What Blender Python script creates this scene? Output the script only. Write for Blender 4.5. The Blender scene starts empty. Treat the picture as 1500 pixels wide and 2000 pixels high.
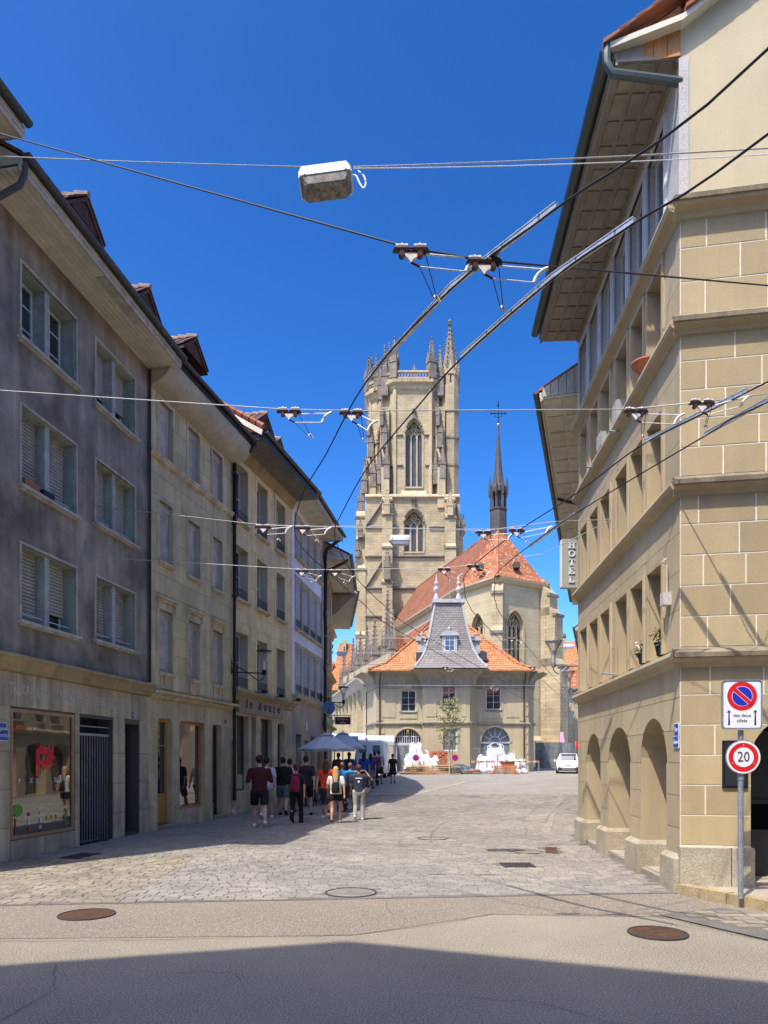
import bpy, bmesh, math, random
from mathutils import Vector, Matrix, noise
R = math.radians
random.seed(7)
C = bpy.context.scene.collection
S = bpy.context.scene
# ---------------------------------------------------------------- camera, sky, sun, exposure
EYE, FPX, HX, HY = 1.7, 1400.0, 750.0, 1485.0
cam = bpy.data.cameras.new('camera'); cam_o = bpy.data.objects.new('camera', cam); C.objects.link(cam_o)
cam_o.location = (0, 0, EYE); cam_o.rotation_euler = (R(90), 0, 0)
cam.sensor_width = 36; cam.lens = FPX / 2000 * 36; cam.shift_y = (HY - 1000) / 2000
cam.clip_start = .1; cam.clip_end = 3000
S.camera = cam_o
SUNV = Vector((.33, .45, -1.0)).normalized()          # direction the light travels
W = bpy.data.worlds.new('World'); S.world = W; W.use_nodes = True
nt = W.node_tree; bg = nt.nodes['Background']
sky = nt.nodes.new('ShaderNodeTexSky'); sky.sky_type = 'NISHITA'; sky.sun_disc = False
sky.sun_elevation = math.asin(-SUNV.z); sky.sun_rotation = R(216.3)
sky.air_density = 1.0; sky.dust_density = 3.4; sky.ozone_density = 3.0; sky.altitude = 900
gm = nt.nodes.new('ShaderNodeGamma'); gm.inputs[1].default_value = 1.65; hs = nt.nodes.new('ShaderNodeHueSaturation'); hs.inputs['Saturation'].default_value = 1.13
nt.links.new(sky.outputs[0], gm.inputs[0]); nt.links.new(gm.outputs[0], hs.inputs['Color']); nt.links.new(hs.outputs[0], bg.inputs[0]); bg.inputs[1].default_value = .052
sun = bpy.data.lights.new('sun', 'SUN'); sun.energy = 2.6; sun.angle = R(.5); sun.color = (1, .93, .82)
sun_o = bpy.data.objects.new('sun', sun); C.objects.link(sun_o)
sun_o.rotation_euler = SUNV.to_track_quat('-Z', 'Y').to_euler(); sun_o.location = (-20, -20, 60)
S.view_settings.view_transform = 'Standard'; S.view_settings.look = 'None'
S.view_settings.exposure = 1.25; S.view_settings.gamma = 1
# ---------------------------------------------------------------- mesh helpers
class MB:
    def __init__(s): s.v = []; s.f = []
    def quad(s, *p):
        n = len(s.v); s.v += [tuple(q) for q in p]; s.f.append(tuple(range(n, n + len(p)))); return s
    def box(s, x0, x1, y0, y1, z0, z1, M=None):
        n = len(s.v)
        p = [(x0, y0, z0), (x1, y0, z0), (x1, y1, z0), (x0, y1, z0), (x0, y0, z1), (x1, y0, z1), (x1, y1, z1), (x0, y1, z1)]
        if M is not None: p = [tuple(M @ Vector(q)) for q in p]
        s.v += p
        s.f += [tuple(n + i for i in q) for q in ((0, 3, 2, 1), (4, 5, 6, 7), (0, 1, 5, 4), (1, 2, 6, 5), (2, 3, 7, 6), (3, 0, 4, 7))]
        return s
    def loft(s, rings, cap=True, closed=True):
        n0 = len(s.v); k = len(rings[0])
        for r in rings: s.v += [tuple(p) for p in r]
        for i in range(len(rings) - 1):
            a, b = n0 + i * k, n0 + (i + 1) * k
            for j in range(k if closed else k - 1):
                j2 = (j + 1) % k
                s.f.append((a + j, a + j2, b + j2, b + j))
        if cap:
            s.f.append(tuple(n0 + j for j in range(k))[::-1]); s.f.append(tuple(n0 + (len(rings) - 1) * k + j for j in range(k)))
        return s
    def prism(s, pts, y0, y1):                       # outline in x,z pushed along y
        return s.loft([[(x, y0, z) for x, z in pts], [(x, y1, z) for x, z in pts]])
    def prismz(s, pts, z0, z1):
        return s.loft([[(x, y, z0) for x, y in pts], [(x, y, z1) for x, y in pts]])
    def prismx(s, pts, x0, x1):
        return s.loft([[(x0, y, z) for y, z in pts], [(x1, y, z) for y, z in pts]])
    def tube(s, pts, r, n=6, cap=True):
        pts = [Vector(p) for p in pts]; rr = r if isinstance(r, (list, tuple)) else [r] * len(pts)
        rings = []; ref = None
        for i, p in enumerate(pts):
            t = (pts[min(i + 1, len(pts) - 1)] - pts[max(i - 1, 0)]).normalized()
            if ref is None: ref = Vector((0, 0, 1)) if abs(t.z) < .9 else Vector((1, 0, 0))
            a = t.cross(ref); a = a.normalized() if a.length > 1e-6 else t.orthogonal().normalized()
            b = t.cross(a); ref = -b if False else ref
            rings.append([p + (a * math.cos(2 * math.pi * j / n) + b * math.sin(2 * math.pi * j / n)) * rr[i] for j in range(n)])
        return s.loft(rings, cap)
    def lathe(s, prof, cx=0, cy=0, n=16, cap=True):
        return s.loft([[(cx + r * math.cos(2 * math.pi * j / n), cy + r * math.sin(2 * math.pi * j / n), z) for j in range(n)] for r, z in prof], cap)
    def ell(s, c, rx, ry, rz, n=10, m=7):
        rings = []
        for i in range(m + 1):
            t = math.pi * (.04 + .92 * i / m); q = math.sin(t)
            rings.append([(c[0] + rx * q * math.cos(2 * math.pi * j / n), c[1] + ry * q * math.sin(2 * math.pi * j / n), c[2] - rz * math.cos(t)) for j in range(n)])
        return s.loft(rings)
    def add(s, o, M=None):
        n = len(s.v); s.v += [tuple(M @ Vector(p)) for p in o.v] if M is not None else list(o.v)
        s.f += [tuple(n + i for i in f) for f in o.f]; return s
    def mesh(s, name, mat=None, smooth=False):
        me = bpy.data.meshes.new(name); me.from_pydata(s.v, [], s.f); me.update()
        if mat: me.materials.append(mat)
        if smooth:
            me.polygons.foreach_set('use_smooth', [True] * len(me.polygons))
            try: me.set_sharp_from_angle(angle=R(40))
            except Exception: pass
        return me
I4 = Matrix.Identity(4)
T = lambda x, y, z: Matrix.Translation((x, y, z))
RZ = lambda a: Matrix.Rotation(a, 4, 'Z')
def obj(name, mb, mat=None, parent=None, M=I4, smooth=False, label=None, cat=None, group=None, kind=None):
    me = mb.mesh(name, mat, smooth) if isinstance(mb, MB) else mb
    o = bpy.data.objects.new(name, me); C.objects.link(o); o.parent = parent; o.matrix_basis = M
    if label: o['label'] = label
    if cat: o['category'] = cat
    if group: o['group'] = group
    if kind: o['kind'] = kind
    return o
def thing(name, label, cat, M=I4, group=None):
    o = bpy.data.objects.new(name, None); C.objects.link(o); o.matrix_basis = M; o.empty_display_size = .2
    o['label'] = label; o['category'] = cat
    if group: o['group'] = group
    return o
def copy_tree(o, M=None, label=None, parent=None):
    c = o.copy(); C.objects.link(c); c.parent = parent
    if M is not None: c.matrix_basis = M
    if label: c['label'] = label
    for ch in [q for q in KIDS(o)]: copy_tree(ch, parent=c)
    return c
def KIDS(o): return [q for q in C.objects if q.parent == o]
def text_mesh(s, size, mat, ext=.004, align='CENTER', spacing=1.0, sx=1.0):
    cu = bpy.data.curves.new('text', 'FONT'); cu.body = s; cu.size = size; cu.extrude = ext; cu.align_x = align; cu.align_y = 'CENTER'
    cu.space_character = spacing; cu.resolution_u = 2
    o = bpy.data.objects.new('text', cu); C.objects.link(o)
    bpy.context.view_layer.update()
    me = bpy.data.meshes.new_from_object(o.evaluated_get(bpy.context.evaluated_depsgraph_get()))
    bpy.data.objects.remove(o); bpy.data.curves.remove(cu)
    me.transform(Matrix.Rotation(R(90), 4, 'X') @ Matrix.Diagonal((sx, 1, 1, 1)))
    me.materials.clear(); me.materials.append(mat); return me
# ---------------------------------------------------------------- materials
def nodes(name):
    m = bpy.data.materials.new(name); m.use_nodes = True; return m, m.node_tree, m.node_tree.nodes['Principled BSDF']
def mul(c, k): return tuple(min(1, x * k) for x in c[:3]) + (1,)
def mk(name, c1, c2=None, scale=1.5, rough=.85, bump=.25, bscale=60, metal=0, streak=0, rand=0, island=0, spec=.3, fine=.25, stretch=1, stain=None, stain_amt=.5, stain_scale=.8):
    m, t, p = nodes(name); N, L = t.nodes.new, t.links.new
    c2 = c2 or mul(c1, .8)
    geo = N('ShaderNodeNewGeometry'); mp = N('ShaderNodeMapping'); L(geo.outputs['Position'], mp.inputs[0]); mp.inputs['Scale'].default_value = (1, 1, stretch)
    n1 = N('ShaderNodeTexNoise'); n1.inputs['Scale'].default_value = scale; n1.inputs['Detail'].default_value = 6; n1.inputs['Roughness'].default_value = .6
    L(mp.outputs[0], n1.inputs['Vector'])
    rp = N('ShaderNodeValToRGB'); rp.color_ramp.elements[0].position = .36; rp.color_ramp.elements[1].position = .64
    rp.color_ramp.elements[0].color = tuple(c1[:3]) + (1,); rp.color_ramp.elements[1].color = tuple(c2[:3]) + (1,)
    L(n1.outputs['Fac'], rp.inputs[0]); col = rp.outputs[0]
    def mixv(fac_socket, a, kmin, kmax):
        mr = N('ShaderNodeMapRange'); L(fac_socket, mr.inputs[0]); mr.inputs[1].default_value = .3; mr.inputs[2].default_value = .7
        mr.inputs[3].default_value = kmin; mr.inputs[4].default_value = kmax
        hs = N('ShaderNodeHueSaturation'); L(mr.outputs[0], hs.inputs['Value']); L(a, hs.inputs['Color']); return hs.outputs[0]
    n2 = N('ShaderNodeTexNoise'); n2.inputs['Scale'].default_value = bscale; n2.inputs['Detail'].default_value = 4
    L(geo.outputs['Position'], n2.inputs['Vector'])
    if fine: col = mixv(n2.outputs['Fac'], col, 1 - fine, 1 + fine)
    if streak:
        m3 = N('ShaderNodeMapping'); m3.inputs['Scale'].default_value = (2.2, 2.2, .16); L(geo.outputs['Position'], m3.inputs[0])
        n3 = N('ShaderNodeTexNoise'); n3.inputs['Scale'].default_value = 2; n3.inputs['Detail'].default_value = 7; L(m3.outputs[0], n3.inputs['Vector'])
        col = mixv(n3.outputs['Fac'], col, 1 - streak, 1 + streak * .7)
    if stain:
        n4 = N('ShaderNodeTexNoise'); n4.inputs['Scale'].default_value = stain_scale; n4.inputs['Detail'].default_value = 8; n4.inputs['Roughness'].default_value = .7
        L(geo.outputs['Position'], n4.inputs['Vector'])
        mr = N('ShaderNodeMapRange'); L(n4.outputs['Fac'], mr.inputs[0]); mr.inputs[1].default_value = .52; mr.inputs[2].default_value = .72; mr.inputs[4].default_value = stain_amt
        mx = N('ShaderNodeMix'); mx.data_type = 'RGBA'; L(mr.outputs[0], mx.inputs[0]); L(col, mx.inputs[6]); mx.inputs[7].default_value = tuple(stain[:3]) + (1,); col = mx.outputs[2]
    if rand or island:
        src = N('ShaderNodeObjectInfo').outputs['Random']
        if island:
            ad = N('ShaderNodeMath'); ad.operation = 'ADD'; L(src, ad.inputs[0]); L(geo.outputs['Random Per Island'], ad.inputs[1])
            fr = N('ShaderNodeMath'); fr.operation = 'FRACT'; L(ad.outputs[0], fr.inputs[0]); src = fr.outputs[0]
        k = rand or island
        mr = N('ShaderNodeMapRange'); L(src, mr.inputs[0]); mr.inputs[3].default_value = 1 - k; mr.inputs[4].default_value = 1 + k
        hs = N('ShaderNodeHueSaturation'); L(mr.outputs[0], hs.inputs['Value']); L(col, hs.inputs['Color']); col = hs.outputs[0]
    L(col, p.inputs['Base Color']); p.inputs['Roughness'].default_value = rough; p.inputs['Metallic'].default_value = metal
    p.inputs['Specular IOR Level'].default_value = spec
    if bump:
        b = N('ShaderNodeBump'); b.inputs['Strength'].default_value = bump; b.inputs['Distance'].default_value = .01
        L(n2.outputs['Fac'], b.inputs['Height']); L(b.outputs[0], p.inputs['Normal'])
    return m
def bricky(name, c1, c2, cm, bw, bh, mort=.01, rough=.9, var=.12, bump=.4, ax=(1, .6), offs=.5, zs=1.0, fleck=None):
    m, t, p = nodes(name); N, L = t.nodes.new, t.links.new
    geo = N('ShaderNodeNewGeometry'); sp = N('ShaderNodeSeparateXYZ'); L(geo.outputs['Position'], sp.inputs[0])
    a = N('ShaderNodeMath'); a.operation = 'MULTIPLY'; L(sp.outputs[0], a.inputs[0]); a.inputs[1].default_value = ax[0]
    b = N('ShaderNodeMath'); b.operation = 'MULTIPLY_ADD'; L(sp.outputs[1], b.inputs[0]); b.inputs[1].default_value = ax[1]; L(a.outputs[0], b.inputs[2])
    cz = N('ShaderNodeMath'); cz.operation = 'MULTIPLY'; L(sp.outputs[2], cz.inputs[0]); cz.inputs[1].default_value = zs
    cb = N('ShaderNodeCombineXYZ'); L(b.outputs[0], cb.inputs[0]); L(cz.outputs[0], cb.inputs[1])
    br = N('ShaderNodeTexBrick'); L(cb.outputs[0], br.inputs['Vector']); br.inputs['Scale'].default_value = 1; br.inputs['Brick Width'].default_value = bw
    br.inputs['Row Height'].default_value = bh; br.inputs['Mortar Size'].default_value = mort; br.offset = offs; br.inputs['Mortar Smooth'].default_value = .1
    br.inputs['Color1'].default_value = tuple(c1[:3]) + (1,); br.inputs['Color2'].default_value = tuple(c2[:3]) + (1,); br.inputs['Mortar'].default_value = tuple(cm[:3]) + (1,)
    n = N('ShaderNodeTexNoise'); n.inputs['Scale'].default_value = .35; n.inputs['Detail'].default_value = 8; n.inputs['Roughness'].default_value = .65; L(geo.outputs['Position'], n.inputs['Vector'])
    mr = N('ShaderNodeMapRange'); L(n.outputs['Fac'], mr.inputs[0]); mr.inputs[1].default_value = .3; mr.inputs[2].default_value = .7; mr.inputs[3].default_value = 1 - var; mr.inputs[4].default_value = 1 + var
    hs = N('ShaderNodeHueSaturation'); L(mr.outputs[0], hs.inputs['Value']); L(br.outputs['Color'], hs.inputs['Color']); col = hs.outputs[0]
    if fleck:
        vo = N('ShaderNodeTexNoise'); vo.inputs['Scale'].default_value = 3.2; vo.inputs['Detail'].default_value = 1; L(geo.outputs['Position'], vo.inputs['Vector'])
        m2 = N('ShaderNodeMapRange'); L(vo.outputs['Fac'], m2.inputs[0]); m2.inputs[1].default_value = .56; m2.inputs[2].default_value = .62
        mx = N('ShaderNodeMix'); mx.data_type = 'RGBA'; L(m2.outputs[0], mx.inputs[0]); L(col, mx.inputs[6]); mx.inputs[7].default_value = tuple(fleck[:3]) + (1,); col = mx.outputs[2]
    L(col, p.inputs['Base Color']); p.inputs['Roughness'].default_value = rough; p.inputs['Specular IOR Level'].default_value = .25
    bm = N('ShaderNodeBump'); bm.inputs['Strength'].default_value = bump; bm.inputs['Distance'].default_value = .02; bm.invert = True
    L(br.outputs['Fac'], bm.inputs['Height']); L(bm.outputs[0], p.inputs['Normal'])
    return m
def flat(name, c, rough=.6, metal=0, spec=.4, fine=.08):
    return mk(name, c, mul(c, .9), scale=3, rough=rough, metal=metal, bump=0, fine=fine, bscale=25, spec=spec)
def glass(name, tint=(.02, .025, .03), refl=1.0, rough=.03, ior=1.6):
    m, t, p = nodes(name); N, L = t.nodes.new, t.links.new
    n = N('ShaderNodeTexNoise'); n.inputs['Scale'].default_value = 1.2; L(N('ShaderNodeNewGeometry').outputs['Position'], n.inputs['Vector'])
    b = N('ShaderNodeBump'); b.inputs['Strength'].default_value = .06; b.inputs['Distance'].default_value = .05; L(n.outputs['Fac'], b.inputs['Height']); L(b.outputs[0], p.inputs['Normal'])
    p.inputs['Base Color'].default_value = tuple(tint) + (1,); p.inputs['Roughness'].default_value = rough
    p.inputs['IOR'].default_value = ior; p.inputs['Specular IOR Level'].default_value = refl; p.inputs['Coat Weight'].default_value = .6 if refl > .9 else 0
    return m
K = dict(
 plaster_grey=mk('plaster_grey', (0.394, 0.347, 0.270), (0.168, 0.146, 0.115), scale=.9, streak=.26, bump=.7, bscale=90, fine=.22, rough=.95, stain=(.26, .245, .215), stain_amt=.45, stain_scale=.6),
 clad=mk('clad', (0.574, 0.478, 0.321), (0.383, 0.323, 0.223), scale=1.4, streak=.3, bump=.4, rand=.13, rough=.85),
 clad_joint=flat('clad_joint', (.09, .085, .07)),
 molasse=mk('molasse', (0.636, 0.531, 0.301), (0.498, 0.415, 0.237), scale=1.2, streak=.16, bump=.3, rand=.07, fine=.12, stain=(.15, .14, .11), stain_amt=.35),
 molasse_joint=flat('molasse_joint', (.50, .44, .32)),
 molasse_trim=mk('molasse_trim', (0.624, 0.522, 0.321), (0.455, 0.381, 0.233), scale=2, streak=.25, bump=.3, fine=.15),
 molasse3=mk('molasse3', (0.832, 0.665, 0.339), (0.660, 0.524, 0.263), scale=1.2, streak=.14, bump=.3, rand=.07, fine=.12),
 ochre=mk('ochre', (.42, .32, .17), (.30, .235, .13), scale=2, bump=.3, streak=.15),
 cove=mk('cove', (0.497, 0.455, 0.345), (0.386, 0.359, 0.262), scale=1.5, bump=.15, streak=.1),
 beige=mk('beige', (0.434, 0.332, 0.182), (0.368, 0.287, 0.163), scale=.9, streak=.07, bump=.35, rand=.13, fine=.1, bscale=80, stain=(.33, .275, .18), stain_amt=.4),
 beige_joint=flat('beige_joint', (.72, .66, .52)),
 beige_soft=mk('beige_soft', (0.446, 0.357, 0.220), (0.393, 0.315, 0.198), scale=.8, streak=.08, bump=.3, rand=.07, fine=.1, bscale=80),
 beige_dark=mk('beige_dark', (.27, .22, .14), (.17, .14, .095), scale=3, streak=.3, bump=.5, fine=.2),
 plinth=mk('plinth', (.42, .365, .27), (.33, .28, .2), scale=2.5, streak=.1, bump=.7, bscale=50, rand=.05, stain=(.2, .17, .12), stain_amt=.5, stain_scale=2),
 cream=mk('cream', (0.551, 0.468, 0.301), (0.496, 0.423, 0.268), scale=1, bump=.35, bscale=80, fine=.07, streak=.05, rough=.95),
 attic=mk('attic', (.5, .47, .43), (.42, .4, .37), bump=.2),
 white_wall=mk('white_wall', (0.850, 0.850, 0.850), (0.727, 0.727, 0.791), scale=1, bump=.3, streak=.12),
 grey_wall=mk('grey_wall', (0.504, 0.413, 0.300), (0.402, 0.330, 0.240), scale=1, bump=.3, streak=.15),
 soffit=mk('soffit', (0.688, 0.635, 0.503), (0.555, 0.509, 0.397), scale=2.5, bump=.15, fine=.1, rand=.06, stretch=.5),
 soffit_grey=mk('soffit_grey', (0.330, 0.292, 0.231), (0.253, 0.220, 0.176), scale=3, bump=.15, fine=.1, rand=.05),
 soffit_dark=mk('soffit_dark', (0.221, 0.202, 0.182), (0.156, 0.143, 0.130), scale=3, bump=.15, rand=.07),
 groove=flat('groove', (.05, .045, .04)),
 fascia=mk('fascia', (.55, .52, .42), (.4, .37, .3), scale=5, bump=.2, fine=.15, stain=(.2, .17, .13), stain_amt=.6, stain_scale=4),
 gutter=flat('gutter', (.075, .078, .08), rough=.5, metal=.4),
 gutter_green=flat('gutter_green', (.09, .115, .11), rough=.5, metal=.3),
 pipe=flat('pipe', (.028, .025, .027), rough=.45),
 tile=mk('tile', (.36, .12, .06), (.22, .085, .05), scale=6, bump=.5, rand=.18, island=.22, fine=.2, rough=.9, stain=(.3, .25, .18), stain_amt=.4, stain_scale=6),
 tile_dark=mk('tile_dark', (.13, .065, .045), (.08, .045, .035), scale=6, bump=.5, rand=.18, island=.2, fine=.2),
 wood_brown=mk('wood_brown', (.12, .05, .032), (.075, .033, .024), scale=6, bump=.3, stretch=.1, rand=.1),
 wood_orange=mk('wood_orange', (.50, .22, .07), (.38, .16, .05), scale=5, bump=.2, stretch=.15, rand=.12, rough=.6),
 wood_weather=mk('wood_weather', (.42, .24, .12), (.3, .19, .12), scale=5, bump=.3, stretch=.15, rand=.15),
 wood_door=flat('wood_door', (.48, .23, .06), rough=.45),
 door_brown=flat('door_brown', (.06, .03, .025), rough=.5),
 door_dark=flat('door_dark', (.03, .033, .037), rough=.5),
 shop_frame=mk('shop_frame', (.42, .25, .13), (.34, .2, .11), scale=8, bump=.1, rough=.5, metal=.0),
 shop_frame2=flat('shop_frame2', (.5, .21, .07), rough=.5),
 frame_white=flat('frame_white', (.62, .62, .62), rough=.5),
 frame_grey=mk('frame_grey', (0.429, 0.429, 0.403), (0.312, 0.312, 0.286), scale=5, bump=.2, streak=.25),
 reveal_green=mk('reveal_green', (0.338, 0.377, 0.305), (0.260, 0.293, 0.247), scale=2, bump=.2, streak=.2),
 trim=mk('trim', (.50, .48, .40), (.38, .36, .3), scale=5, bump=.2, streak=.2),
 blind=flat('blind', (.45, .41, .33), rough=.6),
 blind_grey=mk('blind_grey', (0.496, 0.454, 0.376), (0.350, 0.323, 0.266), scale=4, bump=.1, streak=.25, rough=.7),
 curtain=mk('curtain', (0.583, 0.517, 0.387), (0.466, 0.407, 0.300), scale=8, bump=.2, stretch=.1),
 dark=flat('dark', (.015, .014, .014), rough=.7),
 black=flat('black', (.012, .012, .013), rough=.55),
 iron=flat('iron', (.02, .02, .022), rough=.5, metal=.5),
 glass=glass('glass'), glass_shop=glass('glass_shop', (.012, .013, .014), 1.0, ior=1.85), glass_blue=glass('glass_blue', (.16, .2, .22), .8, .1), tile_ridge=mk('tile_ridge', (.36, .26, .18), (.24, .16, .12), scale=6, bump=.4), soffit6=mk('soffit6', (.5, .46, .36), (.4, .37, .29), scale=2), lamp_clear=None,
 glass_leaded=mk('glass_leaded', (.085, .07, .055), (.05, .05, .05), scale=1.2, rough=.35, bump=.2, fine=.3, spec=.6),
 galv=mk('galv', (.36, .39, .42), (.27, .3, .33), scale=9, rough=.45, metal=.5, bump=.1),
 rail=mk('rail', (.55, .56, .54), (.42, .43, .42), scale=12, rough=.45, metal=.6, bump=.1),
 wire=flat('wire', (.02, .018, .02), rough=.5), wire_light=flat('wire_light', (.42, .42, .38), rough=.5, metal=.3),
 cable_white=flat('cable_white', (.75, .74, .7), rough=.5), insul=flat('insul', (.72, .66, .6), rough=.4), brownins=flat('brownins', (.05, .025, .02), rough=.35),
 lamp_white=flat('lamp_white', (.78, .78, .76), rough=.4),
 lamp_dirty=mk('lamp_dirty', (.3, .27, .22), (.13, .11, .09), scale=14, rough=.5, bump=.2, fine=.3, stain=(.05, .035, .03), stain_amt=.9, stain_scale=18),
 lamp_glass=flat('lamp_glass', (.42, .44, .44), rough=.15, spec=.8),
 sign_white=flat('sign_white', (.78, .78, .79), rough=.4, fine=.02), sign_red=flat('sign_red', (.62, .012, .012), rough=.4, fine=.02), sign_blue=flat('sign_blue', (.008, .03, .42), rough=.4, fine=.02),
 sign_pink=flat('sign_pink', (.8, .45, .6), rough=.4), plate_blue=flat('plate_blue', (.02, .09, .42), rough=.4), letter_dark=flat('letter_dark', (.03, .022, .02), rough=.6),
 asphalt=mk('asphalt', (0.269, 0.234, 0.171), (0.206, 0.181, 0.134), scale=.5, bump=.9, bscale=75, fine=.5, rough=.95, stain=(.60, .55, .49), stain_amt=.9, stain_scale=60),
 asphalt_new=mk('asphalt_new', (0.213, 0.177, 0.129), (0.182, 0.154, 0.114), scale=.5, bump=.8, bscale=75, fine=.5, rough=.95, stain=(.60, .55, .49), stain_amt=.9, stain_scale=60),
 asphalt_pale=mk('asphalt_pale', (0.340, 0.293, 0.207), (0.277, 0.239, 0.169), scale=.6, bump=.9, bscale=75, fine=.5, rough=.95, stain=(.60, .55, .49), stain_amt=.9, stain_scale=60),
 sett=mk('sett', (0.284, 0.262, 0.219), (0.207, 0.192, 0.167), scale=.35, bump=.5, bscale=35, fine=.16, island=.15, rough=.85, stain=(.20, .19, .175), stain_amt=.55, stain_scale=1.6),
 sett_warm=mk('sett_warm', (0.281, 0.242, 0.183), (0.211, 0.183, 0.140), scale=.7, bump=.5, bscale=35, fine=.16, island=.2, rough=.85),
 sett_bed=mk('sett_bed', (0.167, 0.159, 0.138), (0.117, 0.109, 0.096), scale=2, bump=.5),
 kerb=mk('kerb', (.40, .31, .17), (.28, .22, .13), scale=4, bump=.6, rand=.1, stain=(.1, .11, .05), stain_amt=.6, stain_scale=5),
 slab=mk('slab', (.36, .31, .24), (.28, .245, .19), scale=2, bump=.4, rand=.1),
 rust=mk('rust', (0.130, 0.073, 0.042), (0.084, 0.049, 0.033), scale=8, bump=.5, rough=.8, fine=.2),
 castiron=flat('castiron', (.05, .045, .045), rough=.7),
 church=bricky('church', (.47, .37, .22), (.39, .31, .185), (.27, .215, .14), 1.1, .42, .02, var=.24, bump=.4),
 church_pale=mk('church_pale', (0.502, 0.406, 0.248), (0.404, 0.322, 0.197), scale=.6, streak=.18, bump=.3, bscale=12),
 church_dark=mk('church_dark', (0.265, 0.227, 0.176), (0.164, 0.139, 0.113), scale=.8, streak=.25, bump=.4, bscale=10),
 church_gold=bricky('church_gold', (.48, .395, .235), (.42, .35, .215), (.52, .46, .33), 1.1, .5, .016, var=.14, bump=.2),
 church_roof=bricky('church_roof', (.40, .14, .065), (.31, .105, .052), (.16, .06, .035), .22, .2, .02, var=.15, fleck=(.5, .24, .11)),
 church_roof2=bricky('church_roof2', (.31, .125, .065), (.22, .085, .05), (.08, .035, .022), .3, .22, .02, var=.2, ax=(.4, 1)),
 orange_roof=bricky('orange_roof', (.56, .215, .085), (.46, .17, .065), (.22, .08, .035), .26, .22, .03, var=.22, fleck=(.5, .22, .1)),
 slate=bricky('slate', (0.270, 0.235, 0.198), (0.205, 0.180, 0.153), (.12, .11, .11), .35, .2, .02, var=.15),
 lead=mk('lead', (.46, .44, .40), (.36, .345, .32), scale=3, rough=.55, bump=.1),
 spire=mk('spire', (.085, .075, .07), (.06, .055, .055), scale=2, rough=.7, bump=.2), gold=flat('gold', (.7, .4, .08), rough=.3, metal=.9),
 customs=mk('customs', (0.459, 0.382, 0.232), (0.404, 0.339, 0.212), scale=.5, streak=.1, bump=.3, bscale=20, fine=.08), customs_trim=mk('customs_trim', (.34, .3, .215), (.27, .24, .18), scale=.8, bump=.3, streak=.2),
 bag=mk('bag', (.8, .8, .8), (.7, .7, .72), scale=3, bump=.5, bscale=8, rough=.7), brickred=mk('brickred', (.5, .16, .09), (.4, .13, .08), rand=.15), plank=mk('plank', (.56, .4, .2), (.44, .3, .15), scale=3, rand=.2, bump=.3),
 tarp=mk('tarp', (.13, .14, .14), (.2, .21, .2), scale=3, bump=.4), orange_plastic=flat('orange_plastic', (.7, .15, .02), rough=.5), bluegrey=flat('bluegrey', (.25, .33, .36)),
 leaf=mk('leaf', (0.150, 0.165, 0.045), (0.240, 0.210, 0.068), scale=4, island=.35, bump=0, rough=.6), leaf_green=mk('leaf_green', (.05, .12, .02), (.09, .16, .03), scale=9, island=.35, bump=0, rough=.6),
 flower_red=flat('flower_red', (.5, .02, .02)), flower_white=flat('flower_white', (.7, .65, .6)), bark=mk('bark', (.42, .38, .31), (.28, .25, .2), scale=6, bump=.4), terracotta=mk('terracotta', (.45, .17, .09), (.36, .13, .07)),
 car_white=flat('car_white', (.72, .73, .74), rough=.22, spec=.7, fine=.02), car_dark=flat('car_dark', (.02, .02, .022), rough=.4), rubber=flat('rubber', (.02, .02, .02), rough=.8), lightred=flat('lightred', (.35, .01, .01), rough=.2, spec=.8),
 parasol=mk('parasol', (0.510, 0.540, 0.570), (0.450, 0.480, 0.510), scale=3, rough=.9, bump=.1), awning=flat('awning', (.45, .46, .47)), green_glass=flat('green_glass', (.08, .2, .2), rough=.1, spec=.9),
 skin=flat('skin', (.46, .25, .165), rough=.55), skin_pale=flat('skin_pale', (.55, .35, .26), rough=.55), hair_black=flat('hair_black', (.012, .009, .008)), hair_brown=flat('hair_brown', (.075, .032, .018)), hair_red=flat('hair_red', (.09, .015, .012)), hair_blonde=flat('hair_blonde', (.55, .36, .15)), hair_ginger=flat('hair_ginger', (.2, .085, .03)),
 decal_red=flat('decal_red', (.7, .02, .03)), decal_orange=flat('decal_orange', (.75, .1, .02)), decal_green=flat('decal_green', (.12, .36, .04)), decal_yellow=flat('decal_yellow', (.65, .42, .04)), decal_white=flat('decal_white', (.75, .75, .8)),
 sign_maroon=flat('sign_maroon', (.13, .012, .02)), sign_cyan=flat('sign_cyan', (.04, .2, .42)), bronze=mk('bronze', (.3, .225, .165), (.22, .17, .125), scale=4, rough=.5, bump=.1, metal=.3),
 hotel=flat('hotel', (.40, .40, .33), rough=.5),
)
def clear_glass():
    m, t, p = nodes('lamp_clear'); N, L = t.nodes.new, t.links.new; tr = N('ShaderNodeBsdfTransparent'); mx = N('ShaderNodeMixShader'); out = t.nodes['Material Output']
    p.inputs['Base Color'].default_value = (.6, .63, .64, 1); p.inputs['Roughness'].default_value = .08; lw = N('ShaderNodeLayerWeight'); lw.inputs[0].default_value = .45
    L(lw.outputs['Facing'], mx.inputs[0]); L(tr.outputs[0], mx.inputs[1]); L(p.outputs[0], mx.inputs[2]); L(mx.outputs[0], out.inputs[0]); return m
K['lamp_clear'] = clear_glass()
CL = {}
def cloth(c):
    k = tuple(c)
    if k not in CL: CL[k] = mk('cloth', c, mul(c, .78), scale=9, rough=.9, bump=.35, bscale=14, fine=.1)
    return CL[k]
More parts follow.
